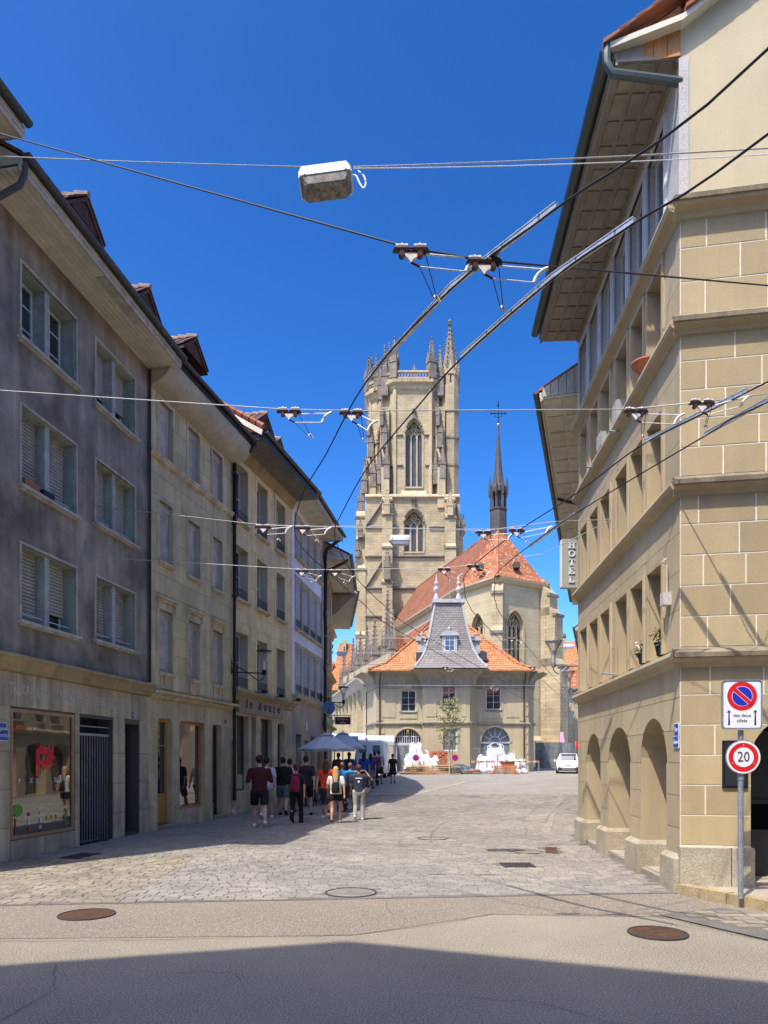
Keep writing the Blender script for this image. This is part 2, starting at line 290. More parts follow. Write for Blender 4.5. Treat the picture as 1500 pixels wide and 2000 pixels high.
# ---------------------------------------------------------------- ground height and facades
def gz(y):
    if y < 20: return 0.0
    return .018 * (min(y, 75) - 20)
class Face:
    def __init__(s, p0, p1):
        s.x0, s.y0 = p0; d = Vector((p1[0] - p0[0], p1[1] - p0[1])); s.L = d.length; s.U = d / s.L; s.ang = math.atan2(s.U.y, s.U.x)
    def u(s, px):
        k = (px - HX) / FPX; return (k * s.y0 - s.x0) / (s.U.x - k * s.U.y)
    def z(s, px, py): return EYE + (HY - py) / FPX * (s.y0 + s.u(px) * s.U.y)
    @property
    def M(s): return T(s.x0, s.y0, 0) @ RZ(s.ang)
def top_fn(o):
    u0, u1, v0, v1 = o[:4]; h = o[4] if len(o) > 4 else None; r = o[5] if len(o) > 5 else 0
    c, w = (u0 + u1) / 2, (u1 - u0) / 2
    if h is None: return lambda u: v1
    if h == 'arc': return lambda u: v1 - r + r * math.sqrt(max(0, 1 - ((u - c) / w) ** 2))
    if h == 'pt':
        Rr = (w * w + r * r) / (2 * w); return lambda u: v1 - r + math.sqrt(max(0, Rr * Rr - (abs(u - c) + Rr - w) ** 2))
    if h == 'round': return lambda u: v1 - (r - math.sqrt(max(0, r * r - max(0, abs(u - c) - (w - r)) ** 2)))
def us_of(o, n=10):
    u0, u1 = o[:2]
    if len(o) <= 4 or o[4] is None: return [u0, u1]
    c, w = (u0 + u1) / 2, (u1 - u0) / 2
    return [c - w * math.cos(math.pi * i / n) for i in range(n + 1)]
def contour(o, n=10):
    f = top_fn(o); us = us_of(o, n)
    return [(o[0], o[2])] + [(u, f(u)) for u in us] + [(o[1], o[2])]
def wall(L, z0, z1, ops=(), depth=.25, u0=0, y=0, ztop=None):
    mb = MB(); bs = {u0, L}
    for o in ops: bs.update(u for u in us_of(o) if u0 < u < L)
    bs = sorted(bs)
    ztop = ztop or (lambda u: z1)
    for a, b in zip(bs, bs[1:]):
        if b - a < 1e-5: continue
        m = (a + b) / 2; cov = sorted([o for o in ops if o[0] < m < o[1]], key=lambda o: o[2]); lo = (z0, z0)
        for o in cov:
            f = top_fn(o)
            if o[2] > lo[0] + 1e-4: mb.quad((a, y, lo[0]), (b, y, lo[1]), (b, y, o[2]), (a, y, o[2]))
            lo = (f(a), f(b))
        ta, tb = ztop(a), ztop(b)
        mb.quad((a, y, lo[0]), (b, y, lo[1]), (b, y, tb), (a, y, ta))
    for o in ops:
        c = contour(o); c2 = c + [c[0]]
        for p, q in zip(c2, c2[1:]): mb.quad((p[0], y, p[1]), (q[0], y, q[1]), (q[0], y + depth, q[1]), (p[0], y + depth, p[1]))
    return mb
def blocks(parent, M, u0, u1, z0, z1, ops, ch, bl, mat, name='stone_block', proud=.012, gap=.012, jit=.25, phase=0):
    n = max(1, round((z1 - z0) / ch)); ch = (z1 - z0) / n; cnt = 0
    for r in range(n):
        c, d = z0 + r * ch + gap / 2, z0 + (r + 1) * ch - gap / 2
        x = u0 - ((r + phase) % 2) * bl * .5; cuts = [u0]
        while x < u1 - .15:
            x += bl * (1 + random.uniform(-jit, jit))
            if u0 + .12 < x < u1 - .12: cuts.append(x)
        cuts.append(u1)
        for a, b in zip(cuts, cuts[1:]):
            segs = [(a + gap / 2, b - gap / 2)]
            for o in ops:
                f = top_fn(o); curved = len(o) > 4 and o[4] is not None
                spr = o[3] - (o[5] if curved else 0)
                if o[2] < d and (spr > c + .5 * ch or (spr > c and not curved)):
                    ns = []
                    if not curved:
                        for lo_, hi_ in ((c, min(d, o[2])), (max(c, o[3]), d)):
                            if hi_ - lo_ > .05 and hi_ <= d and lo_ >= c:
                                for s0, s1 in segs:
                                    a0, a1 = max(s0, o[0]), min(s1, o[1])
                                    if a1 - a0 > .05: obj(name, MB().box(a0, a1, -proud, 0, lo_, hi_), mat, parent, M); cnt += 1
                    for s0, s1 in segs:
                        if o[1] <= s0 or o[0] >= s1: ns.append((s0, s1)); continue
                        if o[0] - s0 > .06: ns.append((s0, o[0] - .001))
                        if s1 - o[1] > .06: ns.append((o[1] + .001, s1))
                    segs = ns
            for s0, s1 in segs:
                cur = [o for o in ops if len(o) > 4 and o[4] and o[0] < s1 and o[1] > s0 and o[2] < d and o[3] > c]
                mb = MB()
                if not cur: mb.box(s0, s1, -proud, .0, c, d)
                else:
                    o = cur[0]; f = top_fn(o); N_ = 8; pts = []
                    for i in range(N_ + 1):
                        u = s0 + (s1 - s0) * i / N_; lo = c
                        if o[0] < u < o[1]: lo = max(c, f(u))
                        pts.append((u, min(lo, d)))
                    if min(p[1] for p in pts) > d - .03: continue
                    for p, q in zip(pts, pts[1:]):
                        if min(p[1], q[1]) >= d - 1e-4: continue
                        mb.prism([(p[0], p[1]), (q[0], q[1]), (q[0], d + 1e-4), (p[0], d + 1e-4)], -proud, 0)
                if mb.f: obj(name, mb, mat, parent, M); cnt += 1
    return cnt
def shell(L, D, z0, z1):                              # sides and back behind a facade
    return MB().quad((0, 0, z0), (0, D, z0), (0, D, z1), (0, 0, z1)).quad((L, 0, z0), (L, D, z0), (L, D, z1), (L, 0, z1)).quad((0, D, z0), (L, D, z0), (L, D, z1), (0, D, z1))
def bar_frame(w, h, t=.05, d=.05, mull=(), trans=(), y=0, mt=.035):
    mb = MB().box(0, t, y - d, y, 0, h).box(w - t, w, y - d, y, 0, h).box(t, w - t, y - d, y, 0, t).box(t, w - t, y - d, y, h - t, h)
    for m in mull: mb.box(m - mt / 2, m + mt / 2, y - d * .9, y, t, h - t)
    for z in trans: mb.box(t, w - t, y - d * .7, y, z - .012, z + .012)
    return mb
# ================================================================ THE GROUND
def sheet(pts, z=0, n=1):
    return MB().quad(*[(x, y, gz(y) + z) for x, y in pts])
g = MB(); ys = [-60, -20, -8, 0, 10, 20] + list(range(25, 80, 5)) + [75.001, 120, 200, 400, 900]
ys = sorted(set(ys))
for a, b in zip(ys, ys[1:]):
    g.quad((-400, a, gz(a)), (600, a, gz(a)), (600, b, gz(b)), (-400, b, gz(b)))
obj('ground', g, K['asphalt'], kind='structure')
EDGE = lambda x: 8.78 + .096 * x                      # near edge of the paved street
obj('road_patch', sheet([(-9, EDGE(-9) - .0), (3.7, EDGE(3.7)), (4.3, 7.95), (3.2, 7.75), (1.2, 7.9), (-.3, 6.95), (-9, 6.6)], .004), K['asphalt_new'], kind='structure')
B1F = Face((-6.47, 11.45), (-5.6, 17.0)); B2F = Face((-5.6, 17.0), (-4.57, 21.7)); B3F = Face((-4.57, 21.7), (-3.42, 26.6)); B4F = Face((-3.42, 26.6), (-2.71, 31.7)); B5F = Face((-2.71, 31.7), (-2.75, 38.0))
B0F = Face((-6.85, 9.35), (-6.52, 11.44))
R1F = Face((4.15, 15.3), (3.78, 9.15)); R1S = Face((3.78, 9.15), (11.0, 7.908)); R2F = Face((10.42, 36.0), (4.28, 15.36))
def xl(y):
    for f in (B0F, B1F, B2F, B3F, B4F, B5F):
        ya, yb = f.y0, f.y0 + f.U.y * f.L
        if ya <= y <= yb: return f.x0 + (y - ya) / f.U.y * f.U.x
    return -30 if y < 9.4 else -2.7
def xr(y):
    if y < 9.15: return 3.85
    if y < 15.3: return 3.78 + .0602 * (y - 9.15)
    return 4.15 + .297 * (y - 15.3)
bed = MB(); ysb = [8.0, 8.6, 9.15, 9.36, 11.44, 15.3, 17, 20, 21.7, 26.6, 31.7, 38, 46, 56, 66, 78, 110]
row = lambda y: (max(xl(y), -14) - .05, xr(y) + .05 if y < 38 else xr(y) + 3)
pts = [(-14, EDGE(-14)), (3.85, EDGE(3.85)), (3.85, 9.36), (-14, 9.36)]
bed.quad(*[(x, y, .006) for x, y in pts])
for a, b in zip(ysb[3:], ysb[4:]):
    (la, ra), (lb, rb) = row(a + .001), row(b - .001)
    if a > 37: la = lb = -25; ra += 20; rb += 20
    bed.quad((la, a, gz(a) + .006), (ra, a, gz(a) + .006), (rb, b, gz(b) + .006), (lb, b, gz(b) + .006))
BED = K['sett_far'] = None
def sett_far():
    m, t, p = nodes('sett_far'); N, L = t.nodes.new, t.links.new
    geo = N('ShaderNodeNewGeometry'); br = N('ShaderNodeTexBrick'); L(geo.outputs['Position'], br.inputs['Vector'])
    br.inputs['Scale'].default_value = 1; br.inputs['Brick Width'].default_value = .3; br.inputs['Row Height'].default_value = .17; br.inputs['Mortar Size'].default_value = .008
    br.inputs['Color1'].default_value = (.29, .268, .225, 1); br.inputs['Color2'].default_value = (.185, .172, .15, 1); br.inputs['Mortar'].default_value = (.17, .16, .14, 1); br.inputs['Bias'].default_value = -.25
    n = N('ShaderNodeTexNoise'); n.inputs['Scale'].default_value = .5; n.inputs['Detail'].default_value = 6; L(geo.outputs['Position'], n.inputs['Vector'])
    mr = N('ShaderNodeMapRange'); L(n.outputs['Fac'], mr.inputs[0]); mr.inputs[1].default_value = .3; mr.inputs[2].default_value = .7; mr.inputs[3].default_value = .88; mr.inputs[4].default_value = 1.14
    hs = N('ShaderNodeHueSaturation'); L(mr.outputs[0], hs.inputs['Value']); L(br.outputs['Color'], hs.inputs['Color']); L(hs.outputs[0], p.inputs['Base Color']); p.inputs['Roughness'].default_value = .9
    return m
K['sett_far'] = sett_far()
road = obj('street_paving', bed, K['sett_far'], kind='structure')
# setts: the nearest 300 one by one, the rest joined
holes = [(-.42, 9.15, .36), (1.05, 15.5, .36), (2.65, 13.2, .3)]
def inhole(x, y):
    if any((x - a) ** 2 + (y - b) ** 2 < (r + .03) ** 2 for a, b, r in holes): return True
    if 2.99 < x < 3.27 and 12.9 < y < 13.9: return True
    if 1.83 < x < 2.45 and 11.25 < y < 11.75: return True
    return False
def sett_mesh(mb, x0, x1, y0, y1, z, rot=0, h=.007):
    cx, cy = (x0 + x1) / 2, (y0 + y1) / 2; c, s = math.cos(rot), math.sin(rot); w, d = (x1 - x0) / 2, (y1 - y0) / 2
    jx = [random.uniform(-.004, .004) for _ in range(8)]
    ba = [(-w + jx[0], -d + jx[1]), (w + jx[2], -d + jx[3]), (w + jx[4], d + jx[5]), (-w + jx[6], d + jx[7])]
    n = len(mb.v); tx, ty = random.uniform(-.0025, .0025), random.uniform(-.0025, .0025)
    for k, zz in ((1, z - .006), (.96, z + h)):
        for i, (a, b) in enumerate(ba):
            a *= k; b *= k
            mb.v.append((cx + a * c - b * s, cy + a * s + b * c, zz + (tx * (1 if a > 0 else -1) + ty * (1 if b > 0 else -1) if k < 1 else 0)))
    mb.f += [(n + 4, n + 5, n + 6, n + 7), (n, n + 1, n + 5, n + 4), (n + 1, n + 2, n + 6, n + 5), (n + 2, n + 3, n + 7, n + 6), (n + 3, n, n + 4, n + 7)]
rest = MB(); restw = MB(); single = 0; y = 8.05; rh = .15; rowi = 0
while y < 31:
    rh = random.uniform(.095, .125); x = -9.0 if y < 9.4 else xl(y + rh / 2) + .03; x += random.uniform(0, .1)
    wav = lambda x, y: .07 * math.sin(x * .7 + 1); slp = lambda x: .049 * math.cos(x * .7 + 1)
    while x < xr(y) - .1:
        w = random.uniform(.13, .27); cx = x + w / 2; cy = y + rh / 2 + wav(cx, y)
        ok = cy - rh / 2 > EDGE(cx) + .02 and (cx - w / 2 > xl(max(cy, 9.4)) + .02 if y > 9.36 else True) and cx + w / 2 < xr(cy) - .02 and not inhole(cx, cy)
        if ok:
            z = gz(cy) + .010
            warm = cx < -3.2 and cy < 12.5 + random.uniform(-.3, .3)
            if single < 300 and cx > -5.4 and cx < 3.6:
                mb = MB(); sett_mesh(mb, x + .0035, x + w - .0035, cy - rh / 2 + .003, cy + rh / 2 - .003, z, slp(cx))
                obj('sett', mb, K['sett_warm' if warm else 'sett'], road); single += 1
            else: sett_mesh(restw if warm else rest, x + .0035, x + w - .0035, cy - rh / 2 + .003, cy + rh / 2 - .003, z, slp(cx))
        x += w
    y += rh
obj('setts', rest, K['sett'], road, kind='stuff'); obj('setts', restw, K['sett_warm'], road, kind='stuff')
nb = MB().quad(*[(x, y, .009) for x, y in [(-14, EDGE(-14)), (3.85, EDGE(3.85)), (3.85, 9.36), (-14, 9.36)]])
for a_, b_ in ((9.36, 11.44), (11.44, 15.3), (15.3, 17), (17, 20), (20, 21.7), (21.7, 26.6), (26.6, 31.2)):
    (la, ra), (lb, rb) = row(a_ + .001), row(b_ - .001); nb.quad((la, a_, gz(a_) + .009), (ra, a_, gz(a_) + .009), (rb, b_, gz(b_) + .009), (lb, b_, gz(b_) + .009))
obj('joint_sand', nb, K['sett_bed'], road)
# seams and cracks in the asphalt
def seam(pts, w, mat='castiron', jit=.02):
    P = sm0 = [Vector((x, y, 0)) for x, y in pts]; mb = MB(); out = []
    for a_, b_ in zip(P, P[1:]):
        n_ = max(1, int((b_ - a_).length / .12)); out += [a_.lerp(b_, i / n_) + Vector((random.uniform(-jit, jit), random.uniform(-jit, jit), 0)) for i in range(n_)]
    out.append(P[-1]); q = [w * .6 * random.uniform(.4, 1.2) for _ in out]
    for (p, r_), (p2, r2) in zip(zip(out, q), zip(out[1:], q[1:])):
        d = (p2 - p).normalized(); nn = Vector((-d.y, d.x, 0)); mb.quad(*[tuple(v + Vector((0, 0, .0075))) for v in (p - nn * r_ / 2, p2 - nn * r2 / 2, p2 + nn * r2 / 2, p + nn * r_ / 2)])
    obj('road_crack', mb, K[mat], None, kind='structure')
seam([(-2.72, 5.95), (-2.45, 5.3), (-2.5, 4.5), (-2.75, 3.9)], .012); seam([(-1.75, 5.72), (-1.45, 5.75), (-1.2, 5.7), (-1.1, 5.5)], .01); seam([(-6, 6.62), (-3, 6.72), (-.9, 6.88), (-.3, 6.97), (.6, 7.42), (1.2, 7.92)], .012); seam([(.05, 8.7), (.02, 8.3), (.1, 7.9)], .008)
seam([(.3, 5.2), (1.1, 5.0), (1.5, 4.6), (1.6, 4.1)], .009); seam([(2.9, 7.9), (3.5, 6.9), (4.4, 5.6)], .02, 'castiron', .012)
# inlaid gutter rows of longer stones
def row_line(pts, mat='sett', w=.16):
    P = [Vector(p) for p in pts]; mb = MB()
    for a, b in zip(P, P[1:]):
        d = b - a; L = d.length; t = 0; ang = math.atan2(d.y, d.x)
        while t < L - .1:
            l = random.uniform(.25, .4); c = a + d * ((t + l / 2) / L)
            sett_mesh(mb, c.x - l / 2 + .01, c.x + l / 2 - .01, c.y - w / 2, c.y + w / 2, gz(c.y) + .012, ang, .008); t += l
    return mb
obj('gutter_stones', row_line([(3.0, 9.3), (3.28, 10.6), (3.45, 13), (3.6, 16), (4.9, 21), (7.4, 30)]), K['sett'], road, kind='stuff')
obj('gutter_stones', row_line([(-5.6, 9.2), (-3.9, 11.9), (-2.9, 14)]), K['sett_warm'], road, kind='stuff')
obj('gutter_stones', row_line([(-.3, 25.5), (2.2, 34), (5.0, 43)], w=.3), K['slab'], road, kind='stuff')
# the paved apron and kerb at the right corner
ap = sheet([(3.0, 7.85), (3.75, 6.5), (5.2, 4.6), (7.0, 4.6), (4.38, 7.75), (3.86, 8.2)], .014); apo = obj('apron', ap, K['sett_bed'], kind='structure')
mb = MB(); y = 4.6
while y < 8.1:
    x = 2.9
    while x < 6:
        w = random.uniform(.2, .36); cx, cy = x + w / 2, y + .08
        l = 3.02 + (7.85 - cy) * .62 if cy < 7.85 else 3.4; r = 4.42 + (7.75 - cy) * .8
        if l < x and x + w < r and cy < 8.0: sett_mesh(mb, x + .01, x + w - .01, y + .01, y + .15, .014, random.uniform(-.03, .03), .02)
        x += w
    y += .16
obj('setts', mb, K['sett_warm'], apo, kind='stuff')
side = MB().prismz([(3.86, 8.9), (4.42, 7.9), (7.1, 4.62), (16, 4.62), (16, 14), (4.0, 14)], -.05, .115)
sw = obj('sidewalk', side, K['slab'], kind='structure')
kp = [Vector((3.70, 9.04)), Vector((4.36, 7.84)), Vector((7.05, 4.55))]
for a, b in zip(kp, kp[1:]):
    d = b - a; L = d.length; n = max(1, round(L / .85)); ang = math.atan2(d.y, d.x)
    for i in range(n):
        p = a + d * (i / n); obj('kerbstone', MB().box(.006, L / n - .006, 0, .16, -.05, .13 + random.uniform(0, .006)), K['kerb'], sw, T(p.x, p.y, 0) @ RZ(ang))
# manholes, drains
def manhole(x, y, r, label, mat, setin=False):
    t = thing('manhole_cover', label, 'manhole cover', T(x, y, gz(y) + (.006 if setin else .004)))
    obj('frame', MB().loft([[(q * math.cos(a * math.pi / 16), q * math.sin(a * math.pi / 16), z) for a in range(32)] for q, z in ((r, 0), (r, .014), (r * .93, .014), (r * .93, .004))], cap=False), K['castiron'], t)
    lid = MB().lathe([(r * .915, 0), (r * .915, .008)], n=32)
    for i in range(-8, 9):
        yy = i * r * .1; w = math.sqrt(max(0, (r * .85) ** 2 - yy * yy))
        lid.box(-w, w, yy - r * .025, yy + r * .025, .008, .013)
    lid.box(-.05, .05, -.012, .012, .012, .018)
    obj('lid', lid, mat, t)
manhole(-3.26, 7.86, .30, 'rusty round manhole cover in the asphalt at lower left', K['rust'])
manhole(2.68, 7.02, .285, 'brown round manhole cover in the asphalt near the right corner', K['rust'])
manhole(-.42, 9.15, .33, 'round cover filled with pale paving at the front edge of the setts', K['sett'], True)
manhole(1.05, 15.5, .33, 'small round cover in the setts under the bend of the wire shadows', K['sett'], True)
manhole(2.65, 13.2, .27, 'faint reddish round cover in the setts beside the rusty drain grate', K['sett_warm'], True)
def grate(x, y, w, l, ang, label, mat):
    t = thing('drain_grate', label, 'drain', T(x, y, gz(y) + .008) @ RZ(ang))
    obj('frame', MB().box(-w / 2, w / 2, -l / 2, l / 2, 0, .006), K['dark'], t)
    s = MB()
    for i in range(9):
        yy = -l / 2 + l * (i + .5) / 9; s.box(-w / 2 + .02, w / 2 - .02, yy - l * .03, yy + l * .03, .006, .02)
    s.box(-w / 2, -w / 2 + .03, -l / 2, l / 2, .006, .022).box(w / 2 - .03, w / 2, -l / 2, l / 2, .006, .022)
    obj('bars', s, mat, t)
grate(3.13, 13.4, .22, .9, R(-12), 'rusty narrow drain grate in the gutter stones', K['rust'])
grate(2.14, 11.5, .5, .5, 0, 'dark square drain grate in the middle of the setts', K['castiron'])
grate(-5.35, 12.6, .7, .4, R(80), 'dark flat cellar grate on the shaded pavement below the shop window', K['castiron'])
# ================================================================ BUILDINGS ON THE LEFT
def opn(F, pxa, pxb, pyt, pyb, at=None, head=None, r=0):
    ua, ub = F.u(pxa), F.u(pxb); q = at or pxa
    o = (ua, ub, F.z(q, pyb), F.z(q, pyt)); return o + (head, r) if head else o
def panes(win, w, h, nx, nz, y, mat, t=.05, x0=0, z0=0, name='pane'):
    cw, chh = (w - 2 * t) / nx, (h - 2 * t) / nz; me = MB().box(.004, cw - .004, 0, .006, .004, chh - .004).mesh(name, mat)
    for i in range(nx):
        for j in range(nz): obj(name, me, None, win, T(x0 + t + i * cw, y, z0 + t + j * chh))
def window(parent, FM, o, y=.2, nx=2, nz=2, fr='frame_white', gl='glass', t=.05, sill=None, sillm='molasse_trim', blind=0, blindm='blind', surround=None, surm='molasse_trim', name='window', rail=0, head=0, slats=True):
    w, h = o[1] - o[0], o[3] - o[2]; M = FM @ T(o[0], 0, o[2])
    mull = [w * i / nx for i in range(1, nx)]; trans = [t + (h - 2 * t) * j / nz for j in range(1, nz)]
    win = obj(name, bar_frame(w, h, t, .05, mull, trans, y), K[fr], parent, M)
    panes(win, w, h, nx, nz, y - .02, K[gl], t)
    if sill: obj('sill', MB().box(-.06, w + .06, -sill, y - .05, -.07, 0).box(-.04, w + .04, -sill * .6, 0, -.11, -.07), K[sillm], win)
    if surround:
        s = surround; mb = MB().box(-s, 0, -.035, .03, -.0, h).box(w, w + s, -.035, .03, 0, h).box(-s, w + s, -.035, .03, h, h + s * 1.2)
        mb.box(-s - .015, -s, -.02, .0, 0, h + s * 1.2).box(w + s, w + s + .015, -.02, .0, 0, h + s * 1.2)
        if head: mb.box(-s - .05, w + s + .05, -.12, .0, h + s * 1.2 + .14, h + s * 1.2 + .2).box(-s - .02, w + s + .02, -.07, 0, h + s * 1.2 + .08, h + s * 1.2 + .14).box(-s, w + s, -.03, 0, h + s * 1.2, h + s * 1.2 + .08)
        if head:
            for q in (-s - .01, w + s - .05): mb.box(q, q + .06, -.09, 0, h + s * .2, h + s * 1.2 + .1)
        obj('surround', mb, K[surm], win)
    if blind:
        bh = h * blind; mb = MB(); n = max(3, int(bh / .06)); z = h - .03
        if slats:
            for i in range(n): z1 = h - bh * i / n; mb.box(.03, w - .03, y - .09, y - .065, z1 - bh / n + .008, z1).box(.03, w - .03, y - .075, y - .06, z1 - bh / n, z1 - bh / n + .008)
        else: mb.box(.03, w - .03, y - .085, y - .07, h - bh, h - .12 * h)
        obj('blind', mb, K[blindm], win)
        if not slats: obj('blind_box', MB().box(.02, w - .02, y - .1, y - .06, h - .12 * h, h - .01), K['trim'], win)
    if rail:
        mb = MB().tube([(.0, -.02, rail), (w, -.02, rail)], .012, 5).tube([(0, -.02, rail * .35), (w, -.02, rail * .35)], .008, 5)
        k = max(3, int(w / .07))
        for i in range(1, k): mb.tube([(w * i / k, -.02, rail * .35), (w * i / k + (.02 if i % 2 else -.02), -.02, rail)], .006, 4)
        obj('railing', mb, K['iron'], win)
    return win
def gutter(L, r, z, y, u0=0):
    mb = MB(); n = 8; ring = lambda x, q: [(x, y + q * math.cos(math.pi + math.pi * i / n), z + q * math.sin(math.pi + math.pi * i / n)) for i in range(n + 1)]
    mb.loft([ring(u0, r), ring(L, r)], cap=False, closed=False); mb.loft([ring(u0, r * .9), ring(L, r * .9)], cap=False, closed=False)
    for x in (u0, L - .01): mb.f.append(tuple(range(len(mb.v), len(mb.v) + n + 1))); mb.v += ring(x, r)
    x = u0 + .5
    while x < L:
        mb.loft([ring(x, r * 1.06), ring(x + .03, r * 1.06)], cap=False, closed=False); x += .8
    return mb
def eave(parent, FM, L, zs, o, soff='soffit', boards=7, u0=0, fas='fascia', gut='gutter', pitch=.62, depth=5, fh=.16, gr=.075, roofm='tile_dark', panels=None, ridge=None):
    if panels:
        nx, nz = panels; obj('soffit', MB().box(u0, L, -o + .02, 0, zs + .012, zs + .05), K[soff], parent, FM)
        pw, ph = (L - u0) / nx, (o - .12) / nz; me = MB().box(.035, pw - .035, .03, ph - .03, -.022, 0).mesh('soffit_panel', K[soff])
        for i in range(nx):
            for j in range(nz): obj('soffit_panel', me, None, parent, FM @ T(u0 + i * pw, -o + .07 + j * ph, zs + .01))
        obj('soffit_groove', MB().box(u0, L, -.04, 0, zs - .03, zs + .011), K[soff], parent, FM)
    else:
        obj('soffit', MB().box(u0, L, -o + .02, 0, zs + .012, zs + .05), K['groove'], parent, FM)
        bw = (o - .03) / boards
        for j in range(boards):
            x = u0; 
            while x < L - .05:
                x2 = min(L, x + random.uniform(1.6, 3.2)); x2 = L if L - x2 < .5 else x2
                obj('soffit_board', MB().box(x + .002, x2 - .002, -o + .03 + j * bw + .005, -o + .03 + (j + 1) * bw - .003, zs - .008 + random.uniform(-.002, .002), zs + .012), K[soff], parent, FM); x = x2
    obj('fascia', MB().box(u0, L, -o - .01, -o + .02, zs - .03, zs + fh).box(u0, L, -o - .03, -o - .01, zs + fh * .35, zs + fh), K[fas], parent, FM)
    obj('gutter', gutter(L, gr, zs + fh + .05, -o - .03 - gr, u0), K[gut], parent, FM, smooth=True)
    zr = zs + fh + .04; rd = ridge or depth / 2
    rf = MB().prismx([(-o - .05, zr - .01), (-o - .05, zr + .05), (rd, zr + .06 + (rd + o) * pitch), (depth, zr + .06), (depth, zr), (rd, zr + (rd + o) * pitch)], u0, L)
    obj('roof', rf, K[roofm], parent, FM)
    for ga_, gb_ in ((u0 + .02, u0 + .05), (L - .05, L - .02)): obj('gable_board', MB().prismx([(0, zs + .05), (-o + .03, zs + .05), (-o + .03, zr), (rd, zr + (rd + o) * pitch - .02), (depth, zr - .02), (depth, zs + .05)], ga_, gb_), K[fas], parent, FM)
    return zr
def dormer(parent, FM, u, y, z, w=.95, h=.75, d=1.6, winm='frame_white'):
    dm = obj('dormer', MB().box(u - w / 2, u - w / 2 + .06, y, y + d, z, z + h).box(u + w / 2 - .06, u + w / 2, y, y + d, z, z + h).box(u - w / 2, u + w / 2, y + d - .05, y + d, z, z + h).box(u - w / 2 + .06, u + w / 2 - .06, y + .01, y + .04, z, z + .12).box(u - w / 2 + .06, u + w / 2 - .06, y + .01, y + .04, z + h - .1, z + h), K['wood_brown'], parent, FM)
    ov = .2; apex = z + h + .42; r = MB(); n = 7
    for sgn in (-1, 1):
        r.loft([[(u, yy, apex), (u + sgn * (w / 2 + ov), yy, z + h - .12), (u + sgn * (w / 2 + ov), yy, z + h - .2), (u, yy, apex - .09)] for yy in (y - .32, y + d)])
        for i in range(n):
            yy = y - .34 + i * .26; r.loft([[(u, q, apex + .035 + e), (u + sgn * (w / 2 + ov + .03), q, z + h - .085 + e), (u + sgn * (w / 2 + ov + .03), q, z + h - .12 + e), (u, q, apex + e)] for q, e in ((yy, .03), (yy + .27, 0))])
    obj('dormer_roof', r, K['tile_dark'], dm)
    rt = MB()
    for i in range(8): rt.tube([(u, y - .36 + i * .25, apex + .04), (u, y - .08 + i * .25, apex + .07)], [.06, .08], 7)
    obj('ridge_tile', rt, K['tile_ridge'], dm)
    gbm = MB()
    k = 6
    for i in range(k):
        a = u - w / 2 + w * i / k; b = a + w / k - .006; ht = lambda q: z + h + .3 * (1 - abs(q - u) / (w / 2)) 
        gbm.prism([(a, z + h - .08), (b, z + h - .08), (b, ht(b)), (a, ht(a))], y - .28, y - .24)
    obj('gable_boards', gbm, K['wood_brown'], dm)
    bar = bar_frame(w - .16, h - .22, .05, .04, [(w - .16) / 2], [h * .4], 0)
    wn = obj('dormer_window', bar, K[winm], dm, T(u - w / 2 + .08, y + .05, z + .12)); 
    return dm
# ---- building 0: only its eave shows at the top left
b0 = thing('town_house', 'house at the top left edge of which only the timber eave shows', 'house', T(B0F.x0, B0F.y0, 0) @ RZ(B0F.ang))
obj('wall', wall(B0F.L, -.2, 11.6), K['plaster_grey'], b0); obj('side_wall', shell(B0F.L, 9, -.2, 11.6), K['plaster_grey'], b0)
eave(b0, I4, B0F.L - .02, 11.5, .85, 'soffit', 6, depth=9, u0=-.15, ridge=3)
# ---- building 1: dark grey plaster
F = B1F; b1 = thing('grey_house', 'dark grey plastered house with twin-blind windows above the bar with the folding gate', 'house', F.M)
ops1 = []; W1 = []
for (xa, xb, rows) in (((40, 147), None, ((512, 655), (790, 943), (1062, 1208))), ((186, 262), None, ((662, 785), (896, 1018), (1126, 1246)))):
    for t_, b_ in rows: W1.append(opn(F, xa[0], xa[1], t_, b_))
zc1, zc0 = F.z(290, 1337), F.z(290, 1360)
shop = opn(F, 20, 144, 1383, 1641); gate = opn(F, 155, 219, 1400, 1645, at=155); gate = (gate[0], gate[1], .0, gate[3]); dr = opn(F, 243, 271, 1413, 1625); dr = (dr[0], dr[1], .06, dr[3])
low = [shop, gate, dr]
obj('wall', wall(F.L, zc0, 11.05, W1, .38), K['plaster_grey'], b1)
obj('base_wall', wall(F.L, -.2, zc0, low, .35), K['clad_joint'], b1)
obj('side_wall', shell(F.L, 9, -.2, 11.0), K['plaster_grey'], b1)
# cladding slabs, upright
x = 0; zt, zb = zc0, shop[3]
while x < F.L - .05:
    w_ = min(.44, F.L - x)
    for (a, b) in ((zb + .04, zt - .02),):
        ov = [o for o in low if o[0] < x + w_ and o[1] > x]
        lo = max([zb + .04] + [o[3] + .02 for o in ov])
        obj('stone_slab', MB().box(x + .004, x + w_ - .004, -.018, 0, lo, b), K['clad'], b1)
    x += .44
for (a, b) in ((0, shop[0] - .02), (shop[1] + .02, gate[0] - .02), (gate[1] + .02, dr[0] - .01), (dr[1] + .01, F.L)):
    if b - a < .04: continue
    n = max(1, round((b - a) / .5)); 
    for i in range(n):
        for (c, d) in ((-.1, .55), (.56, 1.2), (1.21, 1.85), (1.86, zb + .035)):
            obj('stone_slab', MB().box(a + (b - a) * i / n + .003, a + (b - a) * (i + 1) / n - .003, -.018, 0, c, d), K['clad'], b1)
n = 4
for i in range(n): obj('stone_slab', MB().box(shop[0] + (shop[1] - shop[0]) * i / n + .003, shop[0] + (shop[1] - shop[0]) * (i + 1) / n - .003, -.018, 0, -.1, shop[2] - .02), K['clad'], b1)
